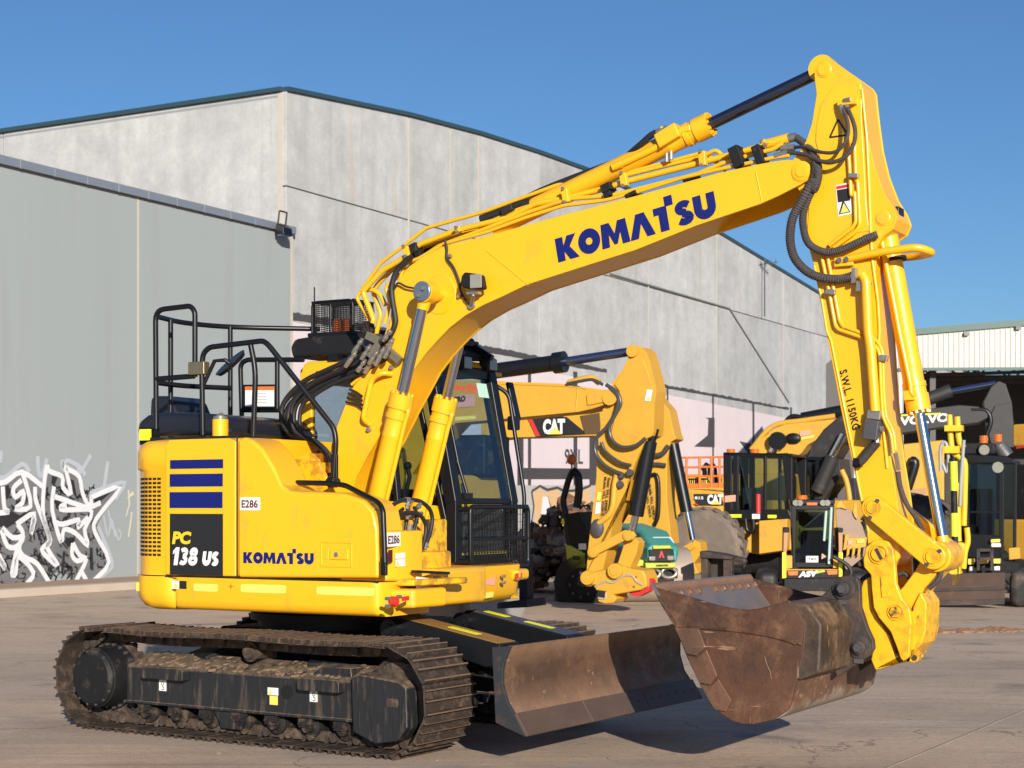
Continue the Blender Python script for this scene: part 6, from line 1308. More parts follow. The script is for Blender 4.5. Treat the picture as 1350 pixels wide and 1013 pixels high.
# front lower guard: tube frame with a wire grid
gf = MB(); xg = 1.04; y0, y1, z0, z1 = .37, 1.31, 1.27, 1.755
P = fillet([(xg, y0, z1-.2), (xg, y0, z1), (xg, y1, z1), (xg, y1, z0), (xg, y0+.05, z0), (xg, y0, z0+.08), (xg, y0, z1-.2)], .05); gf.tube(P, .019, 10)
gf.tube([(xg, y0, 1.50), (xg, y1, 1.49)], .014, 8); gf.tube([(xg, y1, z1), (xg-.12, y1-.02, z1)], .019, 8); gf.tube([(xg, y1, z0), (xg-.12, y1-.02, z0)], .019, 8); gf.tube([(xg, y0, z1-.02), (xg-.12, y0, z1-.02)], .02, 8); gf.tube([(xg, y0, z0+.05), (xg-.12, y0, z0+.05)], .02, 8)
gdo = up(gf, 'front_guard', BLK, cab_o)
gw = MB()
for k in range(20): y = y0+.045+k*(y1-y0-.09)/19; gw.bar((xg, y, z0), (xg, y, z1), .005, .005)
for k in range(7): z = z0+.05+k*.062; gw.bar((xg+.006, y0, z), (xg+.006, y1, z), .004, .004)
up(gw, 'wire_grid', BLKM, gdo)
# protective roof guard with lamps and lifting eye at its front
rg = MB(); rgp = U.XZ([(386, 470), (383, 452), (388, 446), (400, 443), (414, 441), (424, 437)], .25)
rg.prism([(-.70, 3.01), (-.725, 3.10), (-.68, 3.17), (-.5, 3.185), (.40, 3.20), (.70, 3.03), (.72, 2.985), (.3, 3.01)], .34, 1.27); rgo = up(rg, 'roof_guard', BLKM, cab_o, bevel=.03)
for k in range(5):
    q = MB(); q.bb(.10-k*.01, .16, .30+k*.19, .42+k*.19, 3.19, 3.215); up(q, 'guard_slat', BLKM, rgo, bevel=.005)
q = MB(); q.bb(-.3, -.2, .3, 1.2, 2.97, 3.02); q.bb(.2, .3, .3, 1.2, 2.97, 3.02); up(q, 'guard_mount', BLK, rgo)
q = MB(); q.bar((.45, .72, 3.20), (.76, .72, 3.0), .05, .06); q.bar((.45, 1.15, 3.20), (.78, 1.15, 3.0), .05, .06); q.lathe((.62, .90, 3.16), (0, 1, 0), [(0, .05), (.02, .05)], 16); q.bar((.60, .65, 3.13), (.60, 1.2, 3.13), .05, .05); up(q, 'visor_frame', BLK, rgo, bevel=.006)
q = U.x(622, 451, .58); e_ = MB(); e_.tube([q+Vector((0, .03*cos(t*.5236), .03*sin(t*.5236)-.01)) for t in range(13)], .011, 8); up(e_, 'lifting_eye', BLK, rgo)
for (px, py) in ((613.5, 478.5), (647, 481)):
    c = U.x(px, py, .74); q = MB(); q.box(c-Vector((.03, 0, 0)), (.10, .145, .12)); lo = up(q, 'roof_lamp', BLKM, rgo, bevel=.02, seg=3); q = MB(); q.box(c+Vector((.025, 0, 0)), (.012, .115, .095)); up(q, 'lamp_glass', LENS, lo, bevel=.01)
q = MB(); q.box(U.x(640, 492, .68), (.03, .5, .03)); up(q, 'amber_strip', MATS['worn_yellow'], rgo)
# beacon under a mesh cage
bx0, bx1, bz0, bz1 = -.58, -.16, 3.22, 3.485
bpl = MB(); bpl.bb(bx0-.02, bx1+.04, .42, .80, 3.19, 3.222); bpo = up(bpl, 'beacon_base', BLK, cab_o, bevel=.006)
bcn = MB()
for y in (.46, .76):
    bcn.tube(fillet([(bx0, y, bz0), (bx0, y, bz1), (bx1, y, bz1), (bx1, y, bz0)], .05), .010, 8)
for x in (bx0, (bx0+bx1)/2, bx1): bcn.bar((x, .46, bz1), (x, .76, bz1), .016, .016)
bcn.tube(fillet([((bx0+bx1)/2-.02, .46, bz0), ((bx0+bx1)/2-.02, .46, bz1), ((bx0+bx1)/2-.02, .76, bz1), ((bx0+bx1)/2-.02, .76, bz0)], .05), .009, 8)
bco = up(bcn, 'beacon_cage', BLK, bpo)
ms = MB()
for k in range(27):
    x = bx0+k*(bx1-bx0)/26
    for y in (.46, .76): ms.bar((x, y, bz0), (x, y, bz1), .0045, .0045)
    ms.bar((x, .46, bz1), (x, .76, bz1), .0045, .0045)
for k in range(17):
    z = bz0+k*(bz1-bz0)/16
    for y in (.46, .76): ms.bar((bx0, y, z), (bx1, y, z), .0045, .0045)
    for x in (bx0, bx1): ms.bar((x, .46, z), (x, .76, z), .0045, .0045)
up(ms, 'cage_mesh', BLKM, bco)
bl_ = MB()
for x in (-.41, -.30): 
    bl_.lathe((x, .60, 3.222), (0, 0, 1), [(0, .045), (.02, .055), (.03, .042), (.05, .05), (.06, .042), (.08, .05), (.09, .042), (.11, .048), (.125, .03)], 16)
up(bl_, 'beacon_lamp', AMBER, bpo)
an = MB(); an.cyl((-.585, .50, 3.2), (-.585, .50, 3.62), .006, 6); an.cyl((-.585, .50, 3.2), (-.585, .50, 3.26), .016, 8); up(an, 'aerial', BLK, bpo)
# ================================================================== machines parked behind
def W(fr, px, py, y=0): return fr.y(px, py, y)
def P5(o, k, ox, oy, pts): return zw(ox, oy, k, pts)
def tprism(fr, name, pts, y0, y1, m, parent, yref=None, bevel=.012, **kw):
    """solid plate or box whose outline was read on the near face y0"""
    q = MB(); q.prism(fr.XZ(pts, y0 if yref is None else yref), y0, y1); return q.build(name, m, parent, bevel=bevel, **kw)
def rod(fr, name, a, b, y, r, m, parent, n=14):
    q = MB(); q.cyl(W(fr, *a, y), W(fr, *b, y), r, n); return q.build(name, m, parent)
def hose(fr, name, pts, y, r, m, parent):
    q = MB(); q.tube(smooth(fr.Y(pts, y), 5), r, 8); return q.build(name, m, parent)
def stick(fr, name, pts, y, m, parent, t=.006, poly=None):
    q = fr.Y(pts, y); return plate(name, q[0], q[1]-q[0], q[2]-q[0], m, parent, t=t, poly=poly)
def write(fr, name, s, a, b, c, y, m, parent, bold=.03, shear=0, spacing=1.0):
    A, B_2, C_2 = W(fr, *a, y), W(fr, *b, y), W(fr, *c, y); return word(name, s, A, B_2-A, C_2-A, m, parent, bold=bold, shear=shear, spacing=spacing, lift=.01)
def wheel(name, c, r, w, parent, tyre=TYRE, rim=CATY, side=-1, lugs=0, axis=(0, 1, 0)):
    ax = Vector(axis).normalized(); c = Vector(c)
    q = MB(); q.lathe(c-ax*w/2, ax, [(0, r*.55), (0, r*.86), (w*.1, r*.95), (w*.25, r), (w*.75, r), (w*.9, r*.95), (w, r*.86), (w, r*.55)], 40); t = q.build(name, tyre, parent)
    u = Vector((0, 0, 1)).cross(ax).normalized() if abs(ax.z) < .9 else Vector((1, 0, 0)); wv = ax.cross(u)
    if lugs:
        q = MB()
        for k in range(lugs):
            for s in (-1, 1):
                a = 2*pi*(k+(.5 if s > 0 else 0))/lugs; d = u*cos(a)+wv*sin(a); tng = ax.cross(d); R = Matrix((tng, ax, d)).transposed() @ Matrix.Rotation(.6*s, 3, 'Z')
                q.box(c+d*(r+.008)+ax*s*w*.22, (r*.10, w*.46, .05), R)
        q.build('tread', tyre, t)
    q = MB(); q.lathe(c+ax*side*(w*.5-.06), ax*side, [(0, r*.56), (.03, r*.56), (.035, r*.50), (.02, r*.46), (-.02, r*.25), (.03, r*.22), (.05, r*.12)], 28); q.build('rim', rim, t); return t
def tracks(fr, parent, x0, x1, yc, w, h, m=STEEL, n=26):
    """simple crawler: frame with rows of shoes"""
    for s in (-1, 1):
        r = h/2; L = x1-x0-2*r; tot = 2*L+2*pi*r; q = MB()
        q.bb(x0+r*.6, x1-r*.6, s*yc-w*.3, s*yc+w*.3, r*.5, h-r*.5)
        for k in range(n):
            d = k/n*tot
            if d < L: x, z, a = x0+r+d, 0.02, 0
            elif d < L+pi*r: t = (d-L)/r; x, z, a = x1-r+(r-.02)*sin(t), r-(r-.02)*cos(t), -t
            elif d < 2*L+pi*r: x, z, a = x1-r-(d-L-pi*r), h-.02, pi
            else: t = (d-2*L-pi*r)/r; x, z, a = x0+r-(r-.02)*sin(t), r+(r-.02)*cos(t), -pi-t
            R = Matrix.Rotation(a, 3, 'Y'); q.box((x, s*yc, z), (tot/n*.95, w, .03), R); q.box(Vector((x, s*yc, z))+R @ Vector((0, 0, -.02)), (.02, w, .03), R)
        for k in range(5): q.cyl((x0+r+L*k/4, s*yc-w*.35, r*.55), (x0+r+L*k/4, s*yc+w*.35, r*.55), r*.35, 12)
        for xx in (x0+r, x1-r): q.cyl((xx, s*yc-w*.4, r), (xx, s*yc+w*.4, r), r*.7, 20)
        q.build('crawler_track', m, parent)
def simple_body(fr, parent, m, xa, xb, w, z0, z1, zc, name='house_body'):
    q = MB(); q.zprism([(xa, -w), (xa+.25, -w-.05), (xb, -w-.05), (xb, w+.05), (xa+.25, w+.05), (xa, w)], z0, z1); o = q.build(name, m, parent, bevel=.06)
    return o
# ---------------------------------------------------------------- dull yellow excavator directly behind (boom right, arm down)
a1 = at(800, 27.5); E1 = Fr(a1[0], a1[1], .45)
e1 = empty('excavator', E1, 'dull yellow excavator behind the cab with its arm and hitch hanging down to the yard', 'excavator', 'yellow excavators parked behind')
Q = lambda pts: zw(660, 440, 4.604, pts)
bpx = [(545, 505), (596, 501), (660, 502.5)]+Q([(0, 290), (390, 305), (440, 320), (540, 330), (620, 340), (670, 365), (695, 390), (690, 410), (560, 455), (470, 475)])+[(668, 552), (600, 558), (560, 600), (520, 660), (500, 650), (520, 560)]
bo1 = tprism(E1, 'boom', bpx, -.30, .30, CATY, e1, bevel=.02)
tprism(E1, 'boom_end_plate', Q([(520, 375), (545, 345), (660, 370), (690, 390), (680, 405), (560, 430), (525, 435)]), -.33, -.31, CATY, bo1, bevel=.01)
stick(E1, 'dealer_panel', [(600, 538), (626, 536), (600, 522)], -.31, PINKV, bo1); write(E1, 'dealer_lettering', 'PRO', (600, 531), (614, 529.5), (600, 523), -.32, CHAR, bo1, bold=.06)
stick(E1, 'reflector_strip', [(600, 555), (627, 553), (600, 550)], -.31, HIVY, bo1)
apx = Q([(795, 95), (805, 80), (830, 75), (860, 82), (885, 110), (905, 170), (945, 330), (945, 365), (935, 420), (930, 590), (920, 620), (880, 640), (800, 830), (770, 900), (760, 1013)])+zw(680, 600, 4.604, [(700, 150), (590, 400), (575, 490), (530, 690), (480, 790), (430, 800), (400, 770), (400, 730), (430, 700), (440, 560), (490, 130), (490, 60)])+Q([(580, 800), (600, 620), (620, 460), (690, 400), (680, 340), (675, 300), (740, 220)])
ar1 = tprism(E1, 'dipper_arm', apx, -.22, .22, CATY, e1, bevel=.02)
tprism(E1, 'head_plate', Q([(760, 200), (850, 155), (870, 165), (925, 330), (880, 500), (850, 600), (790, 680), (720, 690), (680, 660), (670, 600), (690, 520), (720, 440), (720, 350), (690, 310)]), -.25, -.225, CATY, ar1, bevel=.01)
q = MB(); v = W(E1, 834, 463, -.25); q.cyl(v, v+Vector((0, -.03, 0)), .10, 20); q.build('pin', CATY, ar1); q = MB(); v = W(E1, 804.5, 524, -.32); q.cyl(v, v+Vector((0, -.03, 0)), .13, 20); q.build('pin', CATY, ar1)
rod(E1, 'arm_cylinder', (640, 491), (745, 477), 0, .135, BLK, e1); rod(E1, 'cylinder_gland', (731, 479), (745, 477), 0, .18, BLK, e1); rod(E1, 'piston_rod', (745, 477), (836, 463), 0, .075, mat('blue_chrome', (.16, .2, .33), .12, .9, .05), e1)
rod(E1, 'bucket_cylinder', (856, 582), (838, 680), -.05, .13, BLK, e1); rod(E1, 'piston_rod', (838, 680), (833, 702), -.05, .06, CHROME, e1); rod(E1, 'cylinder_pipe', (864, 565), (858, 585), -.05, .07, BLK, e1)
for pts, r in ((Q([(640, 310), (700, 350), (725, 400), (720, 450), (650, 560), (580, 640), (575, 720), (620, 790), (680, 830), (730, 850)]), .032), (Q([(660, 325), (715, 390), (700, 480), (660, 570), (680, 650), (740, 690), (820, 680), (880, 635)]), .032), (Q([(610, 660), (640, 720), (720, 780), (790, 800)]), .028), (Q([(400, 305), (480, 290), (560, 280), (620, 310)]), .026)): hose(E1, 'hydraulic_hose', pts, -.34, r, mat('grey_hose', (.05, .05, .05), .3), e1)
hose(E1, 'boom_pipe', Q([(410, 300), (540, 268), (600, 300)]), -.2, .05, CATY, bo1)
for p in ((735, 865), (730, 920), (790, 850)): v = W(E1, *Q([p])[0], -.26); q = MB(); q.cyl(v, v+Vector((0, -.06, .02)), .06, 8); q.build('fitting', DSTEEL, ar1)
R_ = lambda pts: zw(680, 600, 4.604, pts)
hose(E1, 'arm_pipe', R_([(620, 100), (600, 180), (580, 340), (500, 420), (490, 470)]), -.27, .05, CATY, ar1); v = W(E1, *R_([(495, 445)])[0], -.27); q = MB(); q.ball(v, .12, 10, 6, (1, .5, 1.3)); q.build('coupling_cap', DSTEEL, ar1)
write(E1, 'load_lettering', 'Static WLL 2490KG', R_([(560, 135)])[0], R_([(535, 365)])[0], R_([(578, 137)])[0], -.235, CHAR, ar1, bold=.02); write(E1, 'load_lettering', 'Mobile WLL 2520KG', R_([(538, 133)])[0], R_([(518, 368)])[0], R_([(554, 134)])[0], -.235, CHAR, ar1, bold=.02)
stick(E1, 'warning_sticker', R_([(482, 358), (512, 355), (487, 290)]), -.235, WHITE, ar1); stick(E1, 'warning_sticker', Q([(875, 410), (910, 412), (888, 340)]), -.26, WHITE, ar1); stick(E1, 'warning_triangle', Q([(880, 405), (908, 407), (886, 380)]), -.268, HIVY, ar1, poly=[(0, 0), (1, 0), (.5, 1)])
stick(E1, 'yellow_sticker', R_([(490, 275), (512, 278), (498, 225)]), -.235, HIVY, ar1)
tprism(E1, 'rocker_link', R_([(445, 570), (470, 555), (660, 455), (710, 465), (725, 490), (710, 515), (660, 520), (500, 600), (465, 612), (445, 600)]), -.33, -.25, CATY, e1); tprism(E1, 'bucket_link', R_([(660, 520), (720, 500), (745, 530), (730, 600), (690, 690), (620, 680), (620, 650), (650, 560)]), -.15, .15, CATY, e1)
hi = tprism(E1, 'quick_hitch', R_([(400, 745), (440, 715), (560, 690), (600, 655), (640, 670), (700, 690), (770, 700), (790, 740), (795, 800), (760, 820), (590, 850), (615, 870), (590, 900), (540, 905), (495, 890), (500, 865), (540, 870), (545, 830), (480, 820), (480, 790), (430, 790)]), -.27, .27, CATY, e1, bevel=.03)
tprism(E1, 'hitch_jaw', R_([(690, 830), (770, 800), (800, 740), (820, 770), (800, 830), (740, 860), (690, 850)]), -.15, .1, REDV, hi)
for p, r in (((432, 747), .115), ((600, 705), .125), ((467, 590), .09), ((680, 490), .085)): v = W(E1, *R_([p])[0], -.34); q = MB(); q.lathe(v+Vector((0, .08, 0)), (0, -1, 0), [(0, r), (.09, r), (.10, r*.94), (.10, r*.62), (.112, r*.60)], 24); q.build('pin', CATY, hi)
for pts in (Q([(470, 330), (455, 470)]), Q([(0, 305), (390, 318), (520, 335)])):
    q = MB(); q.tube(E1.Y(pts, -.302), .012, 6); q.build('weld_seam', CATY, bo1)
HW = mat('chipped_edge', (.42, .36, .28), .6, .3, .2, 20)
hose(E1, 'chipped_edge', R_([(480, 800), (545, 770), (590, 775), (650, 735), (705, 735), (735, 770), (770, 790)]), -.275, .018, HW, hi)
hose(E1, 'chipped_edge', R_([(500, 868), (540, 872), (548, 832)]), -.275, .016, HW, hi)
for p in ((610, 500), (628, 505), (590, 335), (720, 800), (735, 740)):
    v = W(E1, *R_([p])[0], -.24); q = MB(); q.cyl(v, v+Vector((0, -.03, 0)), .022, 6); q.build('bolt', DSTEEL, ar1)
simple_body(E1, e1, CATY, -6.2, -2.6, 1.35, 1.1, 2.3, 3); tracks(E1, e1, -6.4, -2.2, 1.15, .6, .95)
q = MB(); q.bb(-3.9, -2.4, .3, 1.3, 2.3, 3.0); q.build('cab_shell', BLKM, e1, bevel=.04)
# ---------------------------------------------------------------- second dull yellow excavator behind it (black and red boom panel)
a2 = at(865, 33); E2 = Fr(a2[0], a2[1], .42)
e2 = empty('excavator', E2, 'second dull yellow excavator further back with red-edged black panel on its boom', 'excavator', 'yellow excavators parked behind')
b2 = tprism(E2, 'boom', Q([(-120, 520), (50, 530), (160, 515), (420, 490), (490, 480), (610, 470), (700, 480), (700, 540), (600, 620), (50, 632), (-120, 650)]), -.35, .35, CATY, e2)
stick(E2, 'dark_panel', Q([(235, 626), (520, 612), (165, 515)]), -.36, CHAR, b2, poly=[(0, 0), (1, .0), (.98, .25), (.83, .95), (.7, 1.05), (.0, 1.0)])
stick(E2, 'red_stripe', Q([(215, 622), (240, 622), (165, 515)]), -.38, REDV, b2)
write(E2, 'maker_lettering', 'CAT', Q([(258, 612)])[0], Q([(392, 608)])[0], Q([(258, 520)])[0], -.39, WHITE, b2, bold=.06)
stick(E2, 'triangle_mark', Q([(290, 612), (372, 610), (290, 568)]), -.41, HIVY, b2, poly=[(0, 0), (1, 0), (.5, 1)])
tprism(E2, 'boom_plate', Q([(480, 500), (600, 480), (610, 610), (510, 612)]), -.37, -.352, mat('brown_plate', (.10, .055, .02), .6), b2)
ar2 = tprism(E2, 'dipper_arm', Q([(800, 420), (955, 385), (1020, 460), (1050, 600), (1065, 640), (1030, 660), (1010, 760), (1010, 1013)])+R_([(945, 540), (900, 470), (830, 440), (780, 300), (790, 60)])+Q([(800, 700)]), -.25, .25, CATY, e2)
rod(E2, 'bucket_cylinder', (887, 586), (905, 675), -.1, .12, BLK, e2); rod(E2, 'piston_rod', (905, 673), (913, 712), -.1, .07, CHROME, e2)
hose(E2, 'hydraulic_hose', Q([(1020, 680), (980, 730), (915, 745)]), -.33, .05, MATS['grey_hose'], e2); hose(E2, 'hydraulic_hose', Q([(1000, 800), (930, 795), (850, 810)]), -.3, .045, MATS['grey_hose'], e2)
hose(E2, 'arm_pipe', R_([(800, 130), (860, 135), (865, 350), (840, 430)]), -.3, .04, BLK, ar2)
write(E2, 'load_lettering', 'Mobile WLL 2590KG', R_([(805, 180)])[0], R_([(835, 390)])[0], R_([(822, 175)])[0], -.27, CHAR, ar2, bold=.02); write(E2, 'load_lettering', 'Static WLL 2290KG', R_([(785, 200)])[0], R_([(812, 380)])[0], R_([(800, 195)])[0], -.27, CHAR, ar2, bold=.02)
tprism(E2, 'bucket_link', R_([(985, 575), (1060, 530), (1085, 530), (1090, 560), (1060, 580), (990, 590)]), -.3, -.2, CATY, e2); tprism(E2, 'quick_hitch', R_([(1080, 515), (1115, 530), (1125, 600), (1080, 660), (1110, 720), (1060, 730), (1010, 700), (1040, 640)]), -.25, .2, CATY, e2)
simple_body(E2, e2, CATY, -8.4, -4.6, 1.4, 1.1, 2.2, 3); tracks(E2, e2, -8.6, -4.0, 1.2, .6, 1.0)
# ---------------------------------------------------------------- lime roller with roll bar, beside the excavator hitch
a3 = at(762, 31); R1 = Fr(a3[0], a3[1], .5)
r1_ = empty('roller', R1, 'lime green roller with black roll bar in front of the rubble heap', 'roller')
tprism(R1, 'lime_body', R_([(300, 545), (330, 550), (420, 600), (430, 700), (330, 700), (310, 640)]), -.5, .5, LIME, r1_); tprism(R1, 'seat_deck', R_([(300, 360), (380, 345), (440, 480), (430, 600), (330, 560)]), -.45, .45, BLKM, r1_)
q = MB(); c = W(R1, *R_([(400, 790)])[0], -.5); q.cyl(c, c+Vector((0, 1.1, 0)), .58, 30); dr = q.build('front_wheel', mat('black_tyre', (.012, .012, .012), .7, 0, .2), r1_, bevel=.03); q = MB(); q.cyl(c+Vector((0, -.01, 0)), c, .32, 20); q.build('hub', BLK, dr)
for k in range(8): v = c+Vector((.22*cos(k*.785), -.015, .22*sin(k*.785))); q = MB(); q.cyl(v, v+Vector((0, -.03, 0)), .03, 6); q.build('bolt', DSTEEL, dr)
for y in (-.35, .45):
    q = MB(); q.tube(fillet(R1.Y(R_([(330, 560), (320, 500), (300, 340), (285, 280), (320, 150), (345, 95)]), y), .2), .06, 8); q.build('roll_bar', BLK, r1_)
    q = MB(); q.tube(fillet(R1.Y(R_([(345, 95), (380, 120), (385, 230), (370, 320)]), y), .15), .075, 8); q.build('roll_bar', BLK, r1_)
stick(R1, 'number_sticker', R_([(382, 575), (428, 575), (382, 538)]), -.46, WHITE, r1_); stick(R1, 'hi_vis_strip', R_([(275, 415), (300, 420), (280, 385)]), -.4, HIV, r1_); v = W(R1, *R_([(340, 28)])[0], 0); q = MB(); q.ball(v, .10, 10, 8); q.cyl(v-Vector((0, 0, .3)), v, .02, 6); q.build('beacon', AMBER, r1_)
stick(R1, 'side_badge', R_([(345, 635), (390, 640), (345, 612)]), -.51, CHAR, r1_)
hose(R1, 'steering_wheel', R_([(390, 330), (405, 310), (440, 310), (450, 330)]), -.1, .02, BLK, r1_); rod(R1, 'rear_axle', (745, 795), (745, 775), 0, .2, BLK, r1_)
# rubble heap by the wall
a4 = at(725, 34); RH = Fr(a4[0], a4[1], .4)
rh = MB(); rnd = random.Random(21)
for k in range(900):
    t = rnd.random(); x = rnd.uniform(-1.3, 1.9); y = rnd.uniform(-.5, 1.4); hmax = 2.15*max(0, 1-abs(x-.3)/2.4)*max(.2, 1-abs(y-.5)/1.6); z = hmax*rnd.random()**.4; r = .05+.17*rnd.random()**2; n0 = len(rh.v)
    rh.ball((x, y, z), r, 5, 3, (rnd.uniform(.7, 1.3), rnd.uniform(.7, 1.3), rnd.uniform(.5, 1))); rh.v[n0:] = [(v[0]+rnd.uniform(-.3, .3)*r, v[1]+rnd.uniform(-.3, .3)*r, v[2]+rnd.uniform(-.3, .3)*r) for v in rh.v[n0:]]; rh.m[-15:] = [rnd.choice((0, 1, 1, 2))]*15
o = rh.build('rubble', [mat('dark_rubble', (.10, .07, .052), .95, 0, .5, 4), mat('red_rubble', (.20, .10, .06), .95, 0, .4, 4), mat('pale_rubble', (.30, .23, .17), .95, 0, .3, 4)], None, fr=RH, ang=15); tag(o, 'heap of dark broken rubble against the warehouse wall', 'rubble heap', kind='stuff')
# ---------------------------------------------------------------- teal roller seen from the front
a5 = at(862, 30.5); T1 = Fr(a5[0], a5[1], 1.35)
t1_ = empty('roller', T1, 'teal roller with black grille and red A badge facing the camera', 'roller')
def fxp(fr, pts, x): return [fr.x(p[0], p[1], x) for p in pts]
def xpr(fr, name, pts, x0, x1, m, parent, bevel=.02):
    P = fxp(fr, pts, x0); q = MB(); q.xprism([(p.y, p.z) for p in P], x0, x1); return q.build(name, m, parent, bevel=bevel)
xpr(T1, 'hood', R_([(800, 560), (830, 540), (960, 555), (985, 580), (985, 650), (800, 655)]), .55, -1.6, TEAL, t1_, .05)
q = MB(); P = fxp(T1, R_([(800, 560), (975, 560)]), .3); q.prism([(.5, P[0].z), (-.2, P[0].z+.30), (-1.6, P[0].z+.42), (-1.6, P[0].z-.2), (.5, P[0].z-.2)], P[1].y, P[0].y); q.build('bonnet', TEAL, t1_, bevel=.08)
xpr(T1, 'grille', R_([(808, 575), (960, 570), (965, 650), (812, 652)]), .58, .5, BLKM, t1_)
xpr(T1, 'badge', R_([(868, 625), (880, 585), (888, 585), (902, 625), (892, 625), (885, 605), (878, 625)]), .61, .58, REDV, t1_, 0)
for p in ((808, 615), (920, 612)): xpr(T1, 'headlamp', R_([p, (p[0]+42, p[1]), (p[0]+40, p[1]+28), (p[0]+2, p[1]+28)]), .61, .57, LENS, t1_)
xpr(T1, 'lime_bumper', R_([(785, 655), (975, 655), (970, 685), (790, 690)]), .66, .5, LIME, t1_); xpr(T1, 'lime_top_strip', R_([(830, 550), (940, 548), (948, 570), (835, 573)]), .60, .55, LIME, t1_)
write_ = T1; P = fxp(T1, R_([(850, 678), (925, 676), (850, 665)]), .675); word('bumper_lettering', 'AMMANN', P[0], P[1]-P[0], P[2]-P[0], CHAR, t1_, bold=.03)
xpr(T1, 'chassis', R_([(800, 690), (985, 688), (985, 750), (810, 750)]), .4, -1.0, BLKM, t1_)
for p in ((830, 720), (930, 715)):
    v = T1.x(*R_([p])[0], .5); q = MB(); q.tube([v+Vector((0, .14*cos(k*.5236), .09*sin(k*.5236))) for k in range(13)], .035, 8); q.build('tow_eye', ZINC, t1_)
q = MB(); v = T1.x(*R_([(890, 820)])[0], .2); q.cyl((-.32, v.y-.62, .5), (-.32, v.y+.62, .5), .5, 36); q.build('drum', mat('pale_drum_steel', (.36, .29, .23), .5, .2, .1, 3), t1_)
xpr(T1, 'side_guard', R_([(705, 620), (780, 640), (790, 690), (710, 680)]), .3, -1.0, LIME, t1_)
stick(T1, 'dealer_sticker', [(855, 714), (877, 714), (853, 706)], -.2, PINKV, t1_) if False else None
P = fxp(T1, R_([(800, 520), (905, 525), (785, 488)]), -.05); plate('dealer_sticker', P[0]+Vector((.10, 0, .02)), P[1]-P[0], Vector((-.35, 0, .16)), PINKV, t1_, t=.01); plate('number_sticker', T1.x(*R_([(842, 545)])[0], .2)+Vector((.08, 0, .03)), (0, -.35, 0) if (P[1]-P[0]).y < 0 else (0, .35, 0), (-.2, 0, .1), WHITE, t1_, t=.01)
q = MB(); q.cyl((-2.2, v.y-.6, .5), (-2.2, v.y+.6, .5), .5, 28); q.build('rear_wheel', TYRE, t1_)
q = MB(); v = T1.x(*R_([(740, 560)])[0], -.5); q.box(v, (.12, .12, .25)); q.build('side_lamp', ORNG, t1_)
# dark steel lifting frame right of the teal roller
a6 = at(945, 29.5); B1 = Fr(a6[0], a6[1], .4); b1_ = empty('steel_bucket', B1, 'dark rusty steel bucket standing on end beside the teal roller', 'bucket')
N_ = lambda pts: zw(880, 520, 3.896, pts)
tprism(B1, 'side_post', N_([(170, 825), (205, 825), (205, 960), (172, 960)]), -.2, .2, RUSTD, b1_); tprism(B1, 'side_post', N_([(285, 835), (330, 835), (332, 960), (285, 960)]), -.2, .2, RUSTD, b1_); tprism(B1, 'back_plate', N_([(200, 840), (290, 840), (290, 955), (200, 955)]), .05, .15, RUSTD, b1_); tprism(B1, 'top_bar', N_([(165, 805), (270, 820), (330, 835), (330, 850), (165, 840)]), -.25, .25, RUSTD, b1_)
hose(B1, 'handle_loop', N_([(330, 850), (370, 850), (395, 858), (370, 868), (330, 868)]), 0, .06, RUSTD, b1_); rod(B1, 'pin_tube', N_([(340, 900)])[0], N_([(385, 905)])[0], 0, .09, BLKM, b1_)
# ---------------------------------------------------------------- wheeled loader with orange railings
a7 = at(985, 36); L1 = Fr(a7[0], a7[1], .35)
l1 = empty('wheel_loader', L1, 'yellow wheeled compactor with glazed black cab, big tyre and orange railings', 'loader')
tprism(L1, 'rear_body', N_([(0, 490), (110, 485), (285, 500), (285, 640), (160, 640), (100, 690), (0, 690)]), -1.1, 1.1, CATY2, l1, bevel=.05)
stick(L1, 'dark_panel', N_([(150, 570), (290, 570), (135, 512)]), -1.13, CHAR, l1); stick(L1, 'red_corner', N_([(150, 570), (162, 570), (135, 560)]), -1.16, REDV, l1)
write(L1, 'maker_lettering', 'CAT', N_([(205, 565)])[0], N_([(286, 563)])[0], N_([(205, 515)])[0], -1.17, WHITE, l1, bold=.06); stick(L1, 'triangle_mark', N_([(225, 566), (275, 566), (225, 545)]), -1.19, HIVY, l1, poly=[(0, 0), (1, 0), (.5, 1)])
write(L1, 'model_lettering', '815', N_([(140, 540)])[0], N_([(185, 540)])[0], N_([(140, 525)])[0], -1.16, WHITE, l1, bold=.03)
stick(L1, 'reflector_strip', N_([(45, 650), (95, 645), (45, 630)]), -1.13, HIVY, l1); tprism(L1, 'vent', N_([(133, 590), (160, 590), (160, 625), (133, 625)]), -1.14, -1.1, BLK, l1)
rl = MB()
for z_ in (322, 372, 420):
    rl.tube(L1.Y(N_([(70, z_+4), (285, z_)]), -1.05), .022, 6)
for x_ in (98, 165, 225, 268): rl.tube(L1.Y(N_([(x_, 322), (x_, 480)]), -1.05), .03, 6)
rl.build('orange_railing', ORNG, l1); tprism(L1, 'orange_skirt', N_([(100, 460), (285, 455), (285, 478), (100, 482)]), -1.06, -1.0, ORNG, l1); tprism(L1, 'engine_grille', N_([(105, 428), (205, 424), (205, 462), (105, 465)]), -.9, .5, HIVY, l1)
for k in range(9): tprism(L1, 'grille_bar', N_([(112+k*10, 432), (115+k*10, 432), (115+k*10, 460), (112+k*10, 460)]), -.93, -.9, BLK, l1, bevel=0)
for x_ in (200, 230): hose(L1, 'exhaust_pipe', N_([(x_-15, 368), (x_, 385), (x_+5, 470)]), -.4, .10, BLK, l1)
DT = mat('dusty_tyre', (.15, .12, .095), .9, 0, .2, 6, dirt=(.24, .185, .135), damt=.4, dscale=3)
